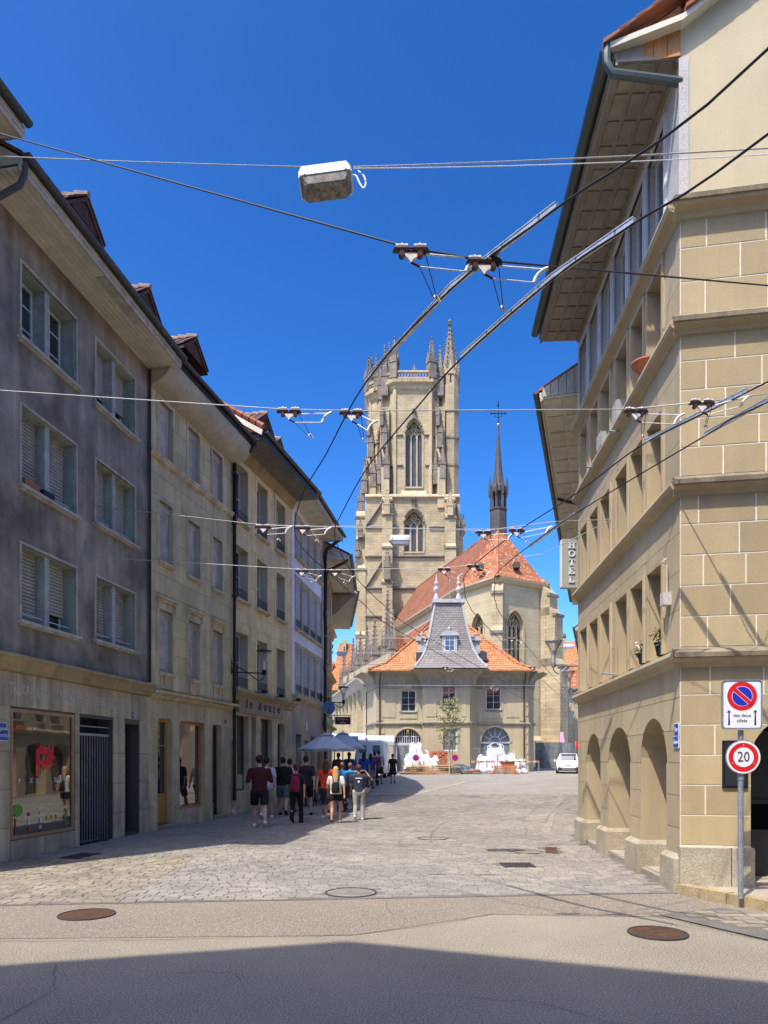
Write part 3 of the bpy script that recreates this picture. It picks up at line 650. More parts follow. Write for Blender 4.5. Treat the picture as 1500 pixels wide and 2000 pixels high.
obj('cornice', MB().prismx([(0, zc0 - .02), (-.1, zc0), (-.12, zc0 + .05), (-.2, zc1 - .1), (-.24, zc1 - .07), (-.24, zc1 - .02), (-.2, zc1 + .0), (0, zc1 + .03)], 0, F.L), K['ochre'], b1)
for k, o in enumerate(W1):
    w_, h_ = o[1] - o[0], o[3] - o[2]
    win = obj('window', MB().box(0, .02, .02, .36, 0, h_).box(w_ - .02, w_, .02, .36, 0, h_).box(.02, w_ - .02, .02, .36, h_ - .02, h_), K['reveal_green'], b1, T(o[0], 0, o[2]))
    obj('surround', MB().box(-.045, 0, -.03, .02, -.03, h_ + .045).box(w_, w_ + .045, -.03, .02, -.03, h_ + .045).box(0, w_, -.03, .02, h_, h_ + .045), K['trim'], win)
    obj('sill', MB().box(-.1, w_ + .1, -.1, .3, -.09, -.03).box(-.07, w_ + .07, -.06, 0, -.12, -.09), K['trim'], win)
    obj('centre_post', MB().box(w_ / 2 - .07, w_ / 2 + .07, .05, .36, 0, h_), K['frame_grey'], win)
    for s in range(2):
        x0 = .03 + s * (w_ / 2 + .04); ww = w_ / 2 - .11
        obj('frame', bar_frame(ww, h_ - .04, .045, .04, [ww * .5] if k == 0 else [], [h_ / 3, h_ * 2 / 3], .33).box(0, 0.001, .3, .33, 0, .001), K['frame_white'], win, T(x0, 0, .01))
        obj('pane', MB().box(.04, ww - .04, .315, .322, .04, h_ - .08), K['glass'], win, T(x0, 0, .01))
        bl = {0: (0, 0), 1: (.98, .9), 2: (1, .78), 3: (.75, .7), 4: (1, 1), 5: (1, 1)}[k][s]
        if bl:
            mb = MB(); n = max(4, int(h_ * bl / .065))
            for i in range(n): z1 = h_ - .02 - (h_ - .05) * bl * i / n; z0 = z1 - (h_ - .05) * bl / n; mb.box(x0, x0 + ww, .24, .262, z0 + .014, z1)
            obj('blind_shade', MB().box(x0, x0 + ww, .264, .27, h_ - .02 - (h_ - .05) * bl, h_ - .02), K['groove'], win)
            obj('roller_blind', mb, K['blind' if k in (3, 4) or s == 1 and k in (2,) else 'blind_grey'], win)
        if k > 1 or s: obj('window_bar', MB().tube([(x0, .1, .12), (x0 + ww, .1, .12)], .012, 6), K['frame_white'], win)
obj('planter', MB().box(.1, .5, -.02, .2, 0, .13), K['terracotta'], b1, T(W1[1][0], 0, W1[1][2]))
obj('planter', MB().box(.62, .95, -.02, .2, 0, .12), K['black'], b1, T(W1[1][0], 0, W1[1][2]))
eave(b1, I4, F.L + .1, 11.0, .78, 'soffit', 7, depth=9, u0=-.1, ridge=3.2)
obj('patch_board', MB().box(2.45, 3.95, -.74, -.55, 10.975, 10.99), K['trim'], b1)
obj('downpipe', MB().tube([(-.02, -.82, 11.2), (0, -.8, 10.95), (.0, -.72, 10.8), (-.25, -.05, 10.25), (-.3, -.05, 9.6)], .05, 8), K['gutter'], b1, smooth=True)
obj('downpipe', MB().tube([(F.L - .02, -.06, 10.95), (F.L - .02, -.06, zc1 + .05)], .035, 8), K['pipe'], b1, smooth=True)
for u_, y_, z_ in ((2.7, .1, 12.2), (5.25, .1, 12.05)): dormer(b1, I4, u_, y_, z_ - .55, .85, .7)
# shop front
sp = obj('shop_window', bar_frame(shop[1] - shop[0], shop[3] - shop[2], .06, .07, y=.06), K['shop_frame'], b1, T(shop[0], 0, shop[2]))
sw_, sh_ = shop[1] - shop[0], shop[3] - shop[2]
obj('pane', MB().box(.05, sw_ - .05, .02, .03, .05, sh_ - .05), K['glass_shop'], sp)
def decal(name, pts, mat, z=.012): return obj(name, MB().prism(pts, z - .001, z), K[mat], sp)
def rc(x, z, w, h): return [(x, z), (x + w, z), (x + w, z + h), (x, z + h)]
U = lambda f: .05 + f * (sw_ - .1); V = lambda f: .05 + f * (sh_ - .1)
pix = ["..1...1.1", ".11111..1.", "111111.11", "111111111.", "22...2211", "22...22111", "22...2222", "22222222", "222222222", "33.33333", "33..333", "33......", "33......", "33......"]
for mat_, ch_ in (('decal_red', '1'), ('decal_red', '2'), ('decal_orange', '3')):
    mb = MB()
    for j, r_ in enumerate(pix):
        for i, c_ in enumerate(r_):
            if c_ == ch_: x0 = U(.37 + .033 * i); z0 = V(.74 - .019 * j); mb.prism(rc(x0, z0 - V(.019) + .05, (sw_ - .1) * .0335, (sh_ - .1) * .0195), .01, .012)
    obj('logo_decal', mb, K[mat_], sp)
for s_, x_ in (('P', .115), ('X', .30), ('X', .39), ('B', .70), ('A', .79), ('R', .88)):
    obj('letter', text_mesh(s_, .13, K['decal_white'], .001), None, sp, T(U(x_), .01, V(.44)))
mb = MB().prism([(U(.09) + .16 * math.cos(a * math.pi / 7) * sw_ * .45, V(.205) + .2 * math.sin(a * math.pi / 7) * .55) for a in range(14)], .008, .012); obj('tree_decal', mb, K['decal_green'], sp)
decal('tree_decal', rc(U(.05), V(.02), .025, V(.1)), 'decal_red')
for x_ in (.56, .64, .72): decal('coin_decal', [(U(x_) + .025 * math.cos(a * math.pi / 6), V(.115) + .035 * math.sin(a * math.pi / 6)) for a in range(12)], 'decal_yellow')
for x_, m_ in ((.26, 'decal_red'), (.45, 'decal_white'), (.88, 'decal_green')):   # plain small figures at the foot of the glass
    decal('figure_decal', rc(U(x_) - .03, V(.08), .06, .09), 'decal_white' if m_ != 'decal_green' else m_); decal('figure_decal', [(U(x_) + .028 * math.cos(a * math.pi / 5), V(.165) + .035 * math.sin(a * math.pi / 5)) for a in range(10)], m_)
    decal('figure_decal', rc(U(x_) - .03, V(.03), .02, .07), m_); decal('figure_decal', rc(U(x_) + .01, V(.03), .02, .07), m_)
decal('heart_decal', [(U(.06), V(.86)), (U(.09), V(.885)), (U(.075), V(.895)), (U(.06), V(.887)), (U(.045), V(.895)), (U(.03), V(.885))], 'decal_red')
decal('bar_decal', rc(U(.11), V(.868), .21, .032), 'decal_red'); decal('bar_decal', rc(U(.33), V(.868), .06, .032), 'decal_white')
# folding gate
gw, gh = gate[1] - gate[0], gate[3] - gate[2]
gt = obj('folding_gate', MB().box(.0, gw, .3, .34, gh - .34, gh - .3).box(0, gw, .28, .36, 0, .03), K['galv'], b1, T(gate[0], 0, gate[2]))
me = MB().box(-.009, .009, .085, .097, 0, gh - .34).mesh('gate_bar', K['galv'])
NB = 13
for i in range(NB): obj('gate_bar', me, None, gt, T(gw * (i + .5) / NB, 0, 0))
mb = MB()
for i in range(NB - 1):
    for j in range(4):
        a, b = gw * (i + .5) / NB, gw * (i + 1.5) / NB; z = .1 + j * (gh - .5) / 4; hh = .12
        mb.tube([(a, .12, z), (b, .12, z + hh)], .005, 3).tube([(b, .12, z), (a, .12, z + hh)], .005, 3)
obj('gate_lattice', mb, K['iron'], gt)
obj('gate_top', MB().box(0, gw, .06, .14, gh - .36, gh - .31).box(0, gw, .06, .1, gh - .18, gh - .16), K['galv'], gt)
obj('doorway_back', MB().box(0, gw, .33, .35, 0, gh), K['dark'], gt)
de = obj('door', bar_frame(dr[1] - dr[0], dr[3] - dr[2], .09, .06, (), (1.9,), .32), K['door_dark'], b1, T(dr[0], 0, dr[2]))
obj('pane', MB().box(.08, dr[1] - dr[0] - .08, .28, .29, .1, dr[3] - dr[2] - .1), K['glass_blue'], de); obj('handle', MB().tube([(.12, .24, 1.0), (.12, .24, 1.15)], .012, 5), K['galv'], de)
for s_, px_, sz in (('TRUKAVALON', 57, .27), ('PARADISE', 137, .27), ('VIDEO CLUB', 205, .27)):
    u_ = F.u(px_); obj('ghost_lettering', text_mesh(s_, sz, K['trim'] if 0 else K['clad_ghost'] if 'clad_ghost' in K else K.setdefault('clad_ghost', mk('clad_ghost', (.62, .58, .5), (.42, .39, .33), scale=14, bump=.2)), .002, sx=.62), None, b1, T(u_, -.02, (zb + zt) / 2 + .02))
obj('number_plate', MB().box(-.045, .045, -.03, -.018, -.07, .07), K['plate_blue'], b1, T(F.u(258), 0, F.z(258, 1397))); 
obj('number', text_mesh('10', .08, K['sign_white'], .001), None, b1, T(F.u(258), -.032, F.z(258, 1397)))
def plate(F_, parent, px, py, w, h, txt, name='street_sign', yoff=-.03):
    M_ = T(F_.u(px), 0, F_.z(px, py)); p_ = obj(name, MB().box(-w / 2, w / 2, yoff - .01, yoff, -h / 2, h / 2), K['sign_white'], parent, M_)
    obj('face', MB().box(-w / 2 + .012, w / 2 - .012, yoff - .014, yoff - .009, -h / 2 + .012, h / 2 - .012), K['plate_blue'], p_)
    obj('lettering', text_mesh(txt, h * .5, K['sign_white'], .001, sx=.8), None, p_, T(0, yoff - .0155, 0))
plate(F, b1, -10, 1422, .46, .2, 'Metzgergasse'); plate(F, b1, -8, 1447 - 12, .5, .2, 'Rue des Bouchers')
# ---- building 2: green-grey sandstone, closed narrow blinds
F = B2F; b2 = thing('sandstone_house', 'green-grey sandstone house with three columns of closed narrow blinds and an orange wooden door', 'house', F.M)
cols = ((309, 336), (366, 389), (414, 433))
zr1 = (F.z(309, 895), F.z(309, 778)); zr2 = (F.z(309, 1093), F.z(309, 975)); zr3 = (F.z(309, 1312), F.z(309, 1188))
W2 = [(F.u(a), F.u(b), z0, z1) for z0, z1 in (zr1, zr2, zr3) for a, b in cols]
zcb = F.z(292, 1350); dA = (F.u(308), F.u(336), .12, F.z(308, 1402), 'round', .12); sA = (F.u(351), F.u(400), F.z(351, 1582), F.z(351, 1407), 'round', .1); dB = (F.u(415), F.u(433), .14, F.z(415, 1415), 'round', .1)
low = [dA, sA, dB]
obj('wall', wall(F.L, zcb, 11.0, W2, .2), K['molasse_joint'], b2); obj('base_wall', wall(F.L, -.2, zcb, low, .28), K['molasse_trim'], b2); obj('side_wall', shell(F.L, 9, -.2, 11.0), K['molasse'], b2)
pan = (zr3[0] - .42, zr3[0] - .02)
sur = .09
blk = [(o[0] - sur, o[1] + sur, o[2] - .05, o[3] + sur * 1.2 + (.2 if i >= 6 else 0)) for i, o in enumerate(W2)]
blocks(b2, I4, 0, F.L, pan[1] + .05, 11.0, blk, .46, .95, K['molasse'])
for i, o in enumerate(W2): window(b2, I4, o, .17, 1, 1, 'frame_grey', 'glass', sill=.09, surround=sur, blind=.97, blindm='blind_grey', head=(i >= 6), slats=False)
zsc = F.z(292, 880); obj('string_course', MB().prismx([(0, zsc - .1), (-.06, zsc - .08), (-.12, zsc), (-.12, zsc + .05), (0, zsc + .09)], 0, F.L), K['molasse_trim'], b2)
obj('parapet_band', MB().box(0, F.L, -.03, 0, pan[0], pan[1] + .05), K['molasse_trim'], b2)
for o in W2[6:]:
    c = (o[0] + o[1]) / 2; p_ = obj('rosette_panel', MB().box(-.3, .3, -.05, -.03, 0, .04).box(-.3, .3, -.05, -.03, .32, .36).box(-.3, -.26, -.05, -.03, .04, .32).box(.26, .3, -.05, -.03, .04, .32), K['molasse_trim'], b2, T(c, 0, pan[0] + .03))
    obj('rosette', MB().loft([[(q * math.cos(a * math.pi / 8), yy, .18 + q * math.sin(a * math.pi / 8)) for a in range(16)] for q, yy in ((.12, -.03), (.11, -.06), (.07, -.06), (.06, -.035))], cap=False), K['molasse_trim'], p_)
obj('cornice', MB().prismx([(0, zcb - .16), (-.05, zcb - .14), (-.1, zcb - .06), (-.2, zcb - .02), (-.2, zcb + .04), (0, zcb + .08)], 0, F.L), K['molasse_trim'], b2)
d_ = obj('wooden_door', bar_frame(dA[1] - dA[0], dA[3] - dA[2], .08, .06, (), (1.95,), .2).box(.08, dA[1] - dA[0] - .08, .15, .18, .08, .75), K['wood_door'], b2, T(dA[0], 0, dA[2])); obj('pane', MB().box(.08, dA[1] - dA[0] - .08, .17, .175, .75, dA[3] - dA[2] - .08), K['glass'], d_); obj('handle', MB().tube([(.13, .1, 1.0), (.13, .1, 1.16)], .014, 5), K['gold'], d_)
sp2 = obj('shop_window', bar_frame(sA[1] - sA[0], sA[3] - sA[2], .08, .08, y=.2), K['shop_frame2'], b2, T(sA[0], 0, sA[2])); obj('pane', MB().box(.07, sA[1] - sA[0] - .07, .15, .16, .07, sA[3] - sA[2] - .07), K['glass_shop'], sp2)
d_ = obj('brown_door', bar_frame(dB[1] - dB[0], dB[3] - dB[2], .1, .06, (), (1.0, 1.9), .22).box(.1, dB[1] - dB[0] - .1, .18, .2, .1, dB[3] - dB[2] - .1), K['door_brown'], b2, T(dB[0], 0, dB[2])); obj('handle', MB().tube([(.1, .13, 1.0), (.1, .13, 1.12)], .012, 5), K['galv'], d_)
obj('doorstep', MB().box(dA[0] - .05, dA[1] + .05, -.25, .2, -.1, .12).box(dB[0] - .05, dB[1] + .05, -.2, .2, -.1, .14), K['slab'], b2)
obj('plinth', MB().box(0, dA[0] - .1, -.06, 0, -.1, .62).box(dA[1] + .1, sA[0] - .12, -.06, 0, -.1, .55).box(sA[1] + .05, dB[0] - .08, -.06, 0, -.1, .5), K['molasse_trim'], b2)
obj('number_plate', MB().box(-.04, .04, -.02, 0, -.06, .06), K['plate_blue'], b2, T(F.u(440), 0, F.z(440, 1409)))
# cove eave
mb = MB(); n = 8; prof = [(-.62 * math.sin(a * math.pi / 2 / n), 10.62 + .55 * (1 - math.cos(a * math.pi / 2 / n))) for a in range(n + 1)]
mb.prismx(prof + [(-.62, 11.25), (0, 11.25)], 0, F.L); obj('cove', mb, K['cove'], b2, smooth=True)
eave(b2, I4, F.L, 11.17, .64, 'cove', 1, depth=9, gut='gutter', fas='pipe', fh=.08, gr=.06, ridge=3.2, pitch=.34)
dormer(b2, I4, 1.9, .05, 11.9 - .3, .95, .75)
# big downpipe at the joint
obj('downpipe', MB().tube([(F.L + .0, -.72, 11.2), (F.L - .05, -.6, 11.0), (F.L - .12, -.14, 10.85), (F.L - .12, -.1, 10.6), (F.L - .12, -.1, .5)], .065, 8), K['pipe'], b2, smooth=True)
for z in (2.2, 4.4, 6.6, 8.8, 10.3): obj('pipe_collar', MB().lathe([(.08, z), (.08, z + .06)], F.L - .12, -.1, 8), K['pipe'], b2)
# ---- building 3: the cafe
F = B3F; b3 = thing('cafe_house', 'yellowish sandstone house with deep window reveals and the shop sign le douze', 'house', F.M)
c3 = ((457.5, 483), (499, 521), (537, 555.5)); 
rows = [(F.z(458, 1012), F.z(458, 900)), (F.z(458, 1166), F.z(458, 1062)), (F.z(458, 1342), F.z(458, 1232))]
W3 = [(F.u(a) + .06, F.u(b), z0, z1) for z0, z1 in rows for a, b in c3]
zc = F.z(457, 1352)
sh3 = [(F.u(461), F.u(485.5), .75, F.z(461, 1396)), (F.u(492), F.u(500), .75, F.z(461, 1396)), (F.u(509), F.u(532), .75, F.z(461, 1396)), (F.u(542.5), F.u(556), .05, F.z(461, 1402))]
obj('wall', wall(F.L, zc, 11.35, W3, .34), K['molasse_joint'], b3); obj('base_wall', wall(F.L, -.1, zc, sh3, .3), K['molasse_trim'], b3); obj('side_wall', shell(F.L, 9, -.2, 11.3), K['molasse3'], b3)
blocks(b3, I4, 0, F.L, zc + .1, 11.35, [(o[0] - .13, o[1] + .13, o[2] - .06, o[3] + .16) for o in W3], .42, .8, K['molasse3'])
for i, o in enumerate(W3): window(b3, I4, o, .3, 2, 2, 'frame_white', 'glass', t=.045, sill=.13, sillm='ochre' if 0 else 'molasse_trim', surround=.13, surm='molasse3', rail=.32)
obj('cornice', MB().prismx([(0, zc - .25), (-.07, zc - .22), (-.1, zc - .12), (-.2, zc - .03), (-.26, zc), (-.26, zc + .06), (0, zc + .12)], 0, F.L), K['ochre'], b3)
for i, px_ in enumerate((498, 533, 566)): obj('spotlight', MB().box(-.1, .1, -.42, -.27, .1, .2).tube([(0, -.1, .12), (0, -.35, .12)], .015, 5), K['black'], b3, T(F.u(px_), 0, zc))
zs0, zs1 = F.z(462, 1396) , F.z(462, 1354)
sg = obj('shop_sign', MB().box(F.u(462), F.u(507), -.08, -.02, zs0 + .08, zs1).box(F.u(507) + .02, F.u(550), -.08, -.02, zs0 + .08, zs1), K['bronze'], b3)
for ch_, px_ in (('l', 477.5), ('e', 486), ('d', 503), ('o', 513.5), ('u', 522.5), ('z', 531), ('e', 540)):
    obj('letter', text_mesh(ch_, .46, K['letter_dark'], .006), None, sg, T(F.u(px_), -.088, (zs0 + zs1) / 2 + .05))
for o in sh3[:3]:
    w_ = window(b3, I4, o, .22, 1, 1, 'gutter', 'glass_shop', t=.05, name='shop_window')
o = sh3[0]; obj('film', MB().box(o[0] + .06, o[1] - .06, .18, .19, .8, 1.25), K['curtain'], b3)
d_ = obj('door', bar_frame(sh3[3][1] - sh3[3][0], sh3[3][3] - sh3[3][2], .08, .06, (), (), .26), K['door_dark'], b3, T(sh3[3][0], 0, sh3[3][2])); obj('pane', MB().box(.08, sh3[3][1] - sh3[3][0] - .08, .22, .23, .08, sh3[3][3] - .2), K['glass'], d_)
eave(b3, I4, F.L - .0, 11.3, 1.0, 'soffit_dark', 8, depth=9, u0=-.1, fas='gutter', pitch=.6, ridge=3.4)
obj('crown_moulding', MB().prismx([(0, 11.0), (-.06, 11.02), (-.14, 11.2), (-.2, 11.29), (0, 11.29)], 0, F.L), K['ochre'], b3)
dormer(b3, I4, 1.6, -.1, 12.1 - .25, 1.0, .6); dormer(b3, I4, 3.3, .1, 12.2 - .4, 1.0, .6)
# sunlit timber gable board of the roof end, above the pipe
mb = MB()
for i in range(12): mb.box(-.16, -.12, -.95 + i * .2, -.76 + i * .2, 11.5, 11.62 + i * .13)
obj('gable_planks', mb, K['wood_orange'], b3)
vt = MB()
for i in range(16): vt.tube([(-.16, -1.05 + i * .22, 11.62 + i * .135), (-.16, -.8 + i * .22, 11.79 + i * .135)], [.1, .075], 6)
obj('verge_tile', vt, K['tile'], b3); obj('verge_board', MB().prismx([(-1.05, 11.5), (2.4, 13.62), (2.4, 13.5), (-1.0, 11.36)], -.22, -.17), K['soffit'], b3)
# ---- building 4: white walls with four narrow bays
F = B4F; b4 = thing('white_house', 'narrow white plastered house with four close bays of tall windows beyond the cafe', 'house', F.M)
zz = [(F.z(570, 1078), F.z(570, 995)), (F.z(570, 1222), F.z(570, 1118)), (F.z(570, 1352), F.z(570, 1252))]
bays = [(.45, 1.35), (1.6, 2.5), (2.75, 3.65), (3.9, 4.8)]
W4 = [(a, b, z0, z1, 'arc', .12) for z0, z1 in zz for a, b in bays]; zc = F.z(570, 1362)
sh4 = [(.6, 1.4, 1.0, 2.7), (1.9, 2.5, .1, 2.5), (2.9, 3.6, 1.0, 2.7), (4.1, 4.7, .1, 2.6)]
obj('wall', wall(F.L, zc, 11.4, W4, .3), K['white_wall'], b4); obj('base_wall', wall(F.L, -.1, zc, sh4, .3), K['grey_wall'], b4); obj('side_wall', shell(F.L, 9, -.2, 11.4), K['white_wall'], b4)
for i, o in enumerate(W4): window(b4, I4, o[:4], .27, 2, 2, 'frame_white' if 0 else 'frame_grey', 'glass', sill=.12, sillm='molasse_trim', surround=.035, surm='molasse_trim', rail=.35 if i >= 4 else 0)
for o in sh4: window(b4, I4, o, .25, 1, 1, 'gutter', 'glass_shop', name='shop_window')
obj('cornice', MB().prismx([(0, zc - .1), (-.12, zc - .04), (-.2, zc + .02), (-.2, zc + .08), (0, zc + .1)], 0, F.L), K['molasse_trim'], b4)
obj('vent', MB().box(2.0, 2.35, -.02, 0, 2.9, 3.3), K['galv'], b4)
eave(b4, I4, F.L, 11.35, .9, 'soffit', 6, depth=9, ridge=3.4); 
obj('downpipe', MB().tube([(F.L - .1, -.8, 11.4), (F.L - .08, -.2, 11.0), (F.L - .08, -.12, 10.7), (F.L - .08, -.12, 3.0)], .08, 8), K['pipe'], b4, smooth=True)
# ---- building 5 and 6
F = B5F; b5 = thing('corner_house', 'grey sandstone house past the white one, with a panelled eave and the round blue sign', 'house', F.M)
W5 = [(a, a + .8, z0, z0 + 1.6) for z0 in (3.9, 6.3, 8.6) for a in (.8, 2.5, 4.2)]; s5 = [(.6, 1.6, .3, 2.6), (2.4, 3.4, .5, 2.6), (4.2, 5.2, .3, 2.6)]
obj('wall', wall(F.L, -.1, 10.7, W5 + s5, .25), K['molasse'], b5); obj('side_wall', shell(F.L, 9, -.2, 10.7), K['molasse'], b5)
for o in W5: window(b5, I4, o, .2, 2, 2, sill=.12, surround=.13, head=1)
for o in s5: window(b5, I4, o, .2, 1, 1, 'gutter', 'glass_shop', name='shop_window')
for z in (3.3, 5.8, 8.2): obj('string_course', MB().prismx([(0, z - .12), (-.1, z - .06), (-.25, z), (-.25, z + .08), (0, z + .12)], 0, F.L), K['molasse_trim'], b5)
eave(b5, I4, F.L, 10.6, 1.15, 'soffit', panels=(7, 2), depth=9, u0=-.05, pitch=.5, ridge=3.4, gut='gutter')
obj('downpipe', MB().tube([(.1, -1.15, 10.75), (.12, -1.0, 10.5), (.1, -.2, 10.1), (.1, -.12, 9.7), (.1, -.12, .3)], .07, 8), K['pipe'], b5, smooth=True)
B6F = Face((-2.75, 38.0), (-3.6, 48)); F = B6F
b6 = thing('end_house', 'last house of the shaded left row with a wide grey boarded eave', 'house', F.M)
W6 = [(a, a + .9, z0, z0 + 1.6) for z0 in (3.9, 6.3, 8.4) for a in (1, 3.5, 6)]
obj('wall', wall(F.L, -.1, 10.6, W6, .25), K['molasse_trim'], b6); obj('side_wall', shell(F.L, 9, -.2, 10.6), K['molasse_trim'], b6)
for o in W6: window(b6, I4, o, .2, 2, 2, sill=.12)
eave(b6, I4, F.L, 10.5, 1.3, 'soffit6', 6, depth=9, pitch=.5, ridge=3.4)
mb = MB().prismx([(-1.25, 10.5), (0, 10.5), (0, 9.4), (-.2, 9.5), (-.8, 10.1)], 0, .12); obj('eave_bracket', mb, K['soffit_grey'], b6)
# ================================================================ BUILDING ON THE RIGHT
F = R1F; G = R1S
r1 = thing('stone_corner_house', 'tall beige ashlar corner house with street arcade and panelled eave at the right', 'house', T(R1F.x0, R1F.y0, 0) @ RZ(R1F.ang))
MF = I4; MG = r1.matrix_basis.inverted() @ G.M
z1c, z2c, z3c, z4c = 3.02, 5.2, 7.25, 8.75
ZS = 10.65
DEP = .75
def zt(px, py): return F.z(px, py)
AR = [(F.u(1147), F.u(1174)), (F.u(1190), F.u(1232)), (F.u(1253), F.u(1303))]
arch = [(a, b, .0, z, 'arc', .55) for (a, b), z in zip(AR, (F.z(1165, 1432), F.z(1215, 1420), F.z(1285, 1402)))]
wu = [(F.u(a), F.u(b)) for a, b in ((1137, 1150), (1156, 1171.5), (1177, 1194.5), (1207, 1229), (1237, 1260), (1269.5, 1297))]
Z = [(z1c + .12, zt(1299, 1100)), (z2c + .12, zt(1295, 805)), (z3c + .12, zt(1288, 532))]
WF = [(a, b, z0, z1) for z0, z1 in Z for a, b in wu]
opsF = arch + WF
att = []
n = 6; L = F.L
for i in range(n):
    a = .15 + (L - .55) * i / n; b = .15 + (L - .55) * (i + 1) / n - .16; att.append((a, b, z4c + .25, ZS - .28))
obj('wall', wall(L, -.1, z4c, opsF, DEP), K['beige_soft'], r1); obj('attic_wall', wall(L, z4c, ZS + .1, att, .2), K['attic'], r1)
cnt = blocks(r1, MF, 0, L, .0, z1c - .1, arch, .42, .62, K['beige_soft'], proud=.01, gap=.008)
for k, (za, zb_) in enumerate(((z1c + .12, z2c - .1), (z2c + .12, z3c - .1), (z3c + .12, z4c - .1))):
    blocks(r1, MF, 0, L, za, zb_, WF[k * 6:k * 6 + 6], .5, .8, K['beige_soft'], proud=.01, gap=.007, phase=k)
for o in WF:
    win = window(r1, MF, o, DEP - .08, 2, 3, 'frame_white', 'glass', t=.045)
    w_, h_ = o[1] - o[0], o[3] - o[2]
    obj('jamb', MB().box(-.07, -.001, -.045, .0, 0, h_ + .07).box(w_ + .001, w_ + .07, -.045, 0, 0, h_ + .07).box(0, w_, -.045, 0, h_ + .001, h_ + .07), K['beige_soft'], win)
for o in att: window(r1, MF, o, .16, 2, 1, 'frame_white', 'glass', t=.04, surround=.05, surm='frame_white')
# pillar feet
prev = 0
feet = [(0, arch[0][0]), (arch[0][1], arch[1][0]), (arch[1][1], arch[2][0]), (arch[2][1], L)]
for i, (a, b) in enumerate(feet):
    e = .07 if i < 3 else 0
    mb = MB(); x0, x1 = a - (.0 if i == 0 else .05), b + (.05 if i < 3 else .0)
    mb.loft([[(x0, -.09, -.1), (x1, -.09, -.1), (x1, DEP + .02, -.1), (x0, DEP + .02, -.1)], [(x0, -.08, .44), (x1, -.08, .44), (x1, DEP + .02, .44), (x0, DEP + .02, .44)], [(x0 + .03, -.02, .5), (x1 - .03, -.02, .5), (x1 - .03, DEP, .5), (x0 + .03, DEP, .5)]])
    obj('plinth_stone', mb, K['plinth'], r1, MF)
obj('arcade_step', MB().box(0, L, -.03, 3, -.1, .1), K['slab'], r1)
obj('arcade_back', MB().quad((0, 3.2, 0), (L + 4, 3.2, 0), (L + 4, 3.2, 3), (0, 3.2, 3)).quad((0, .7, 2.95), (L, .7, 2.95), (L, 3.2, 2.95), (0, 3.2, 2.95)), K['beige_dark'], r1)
for i in range(3): obj('arcade_door', MB().box(.6 + i * 1.9, 1.5 + i * 1.9, 3.1, 3.18, .1, 2.3), K['door_dark'], r1)
# cornices
def corn(z, s=1.0, t=.1): return [(0, z - .14 * s), (-.03, z - .13 * s), (-.05 * s, z - .08 * s), (-.12 * s, z - .05 * s), (-.14 * s, z - .0), (-.13 * s, z + .05), (0, z + t)]
for z, s in ((z1c, 1), (z2c, 1), (z3c, 1), (z4c, 1.25)):
    obj('cornice', MB().prismx(corn(z, s), 0, L + .05), K['beige_soft'] , r1, MF)
    obj('cornice', MB().prismx([(y_, z_) for y_, z_ in corn(z, s)], -.09, 8), K['beige_soft'], r1, MG)
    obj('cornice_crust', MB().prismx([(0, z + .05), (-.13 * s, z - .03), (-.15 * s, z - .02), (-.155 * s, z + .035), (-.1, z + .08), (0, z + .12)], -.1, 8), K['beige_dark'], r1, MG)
# street side (right face)
GL = G.L
ga = (.84, 2.94, .11, 2.44, 'arc', .7); ga2 = (3.6, 5.2, .11, 2.35, 'arc', .62)
gw1 = [(1.33, 1.95, 7.5, 8.4), (1.2 + 1.9, 1.85 + 1.9, 7.5, 8.4)] + [(3.1, 3.75, z, z + 1.2) for z in (3.4, 5.5)]
gops = [ga, ga2] + gw1
obj('wall', wall(GL, -.1, z4c, gops, .5), K['beige_joint'], r1, MG)
for k, (za, zb_) in enumerate(((.62, z1c - .1), (z1c + .12, z2c - .1), (z2c + .12, z3c - .1), (z3c + .12, z4c - .1))):
    blocks(r1, MG, 0, 3.4, za, zb_, gops, .37, .62, K['beige'], proud=.005, gap=.02, jit=.2, phase=k)
obj('wall_face', wall(GL, .6, z4c, [o for o in gops if o[0] > 3.4], .01, u0=3.4, y=-.01), K['beige'], r1, MG)
obj('plinth_stone', MB().box(-.02, .58, -.1, .4, -.1, .6), K['plinth'], r1, MG); obj('plinth_stone', MB().box(.592, .86, -.1, .5, -.1, .6), K['plinth'], r1, MG)
obj('plinth_stone', MB().box(2.96, 3.5, -.1, .5, -.1, .6), K['plinth'], r1, MG)
for o in gw1:
    window(r1, MG, o, .2, 2, 2, 'frame_white', 'glass', surround=.12, surm='beige', sill=.05, sillm='beige')
def gtop(u): return ZS + .35 + .62 * u + .028 * u * u
obj('gable_wall', wall(GL, z4c, 0, (), 0, ztop=lambda u: gtop(u)) if 0 else MB().quad(*[(u, -.005, z4c) for u in (0, GL)], *[(u, -.005, gtop(u)) for u in [GL * (1 - i / 10) for i in range(11)]]), K['cream'], r1, MG)
obj('corner_strip', MB().box(-.02, .1, -.02, -.006, z4c + .1, ZS), K['attic'], r1, MG)
obj('side_wall', MB().quad((0, 0, 0), (0, 8, 0), (0, 8, ZS), (0, 0, ZS)).quad((0, 8, 0), (L, 8, 0), (L, 8, ZS), (0, 8, ZS)), K['beige_soft'], r1)
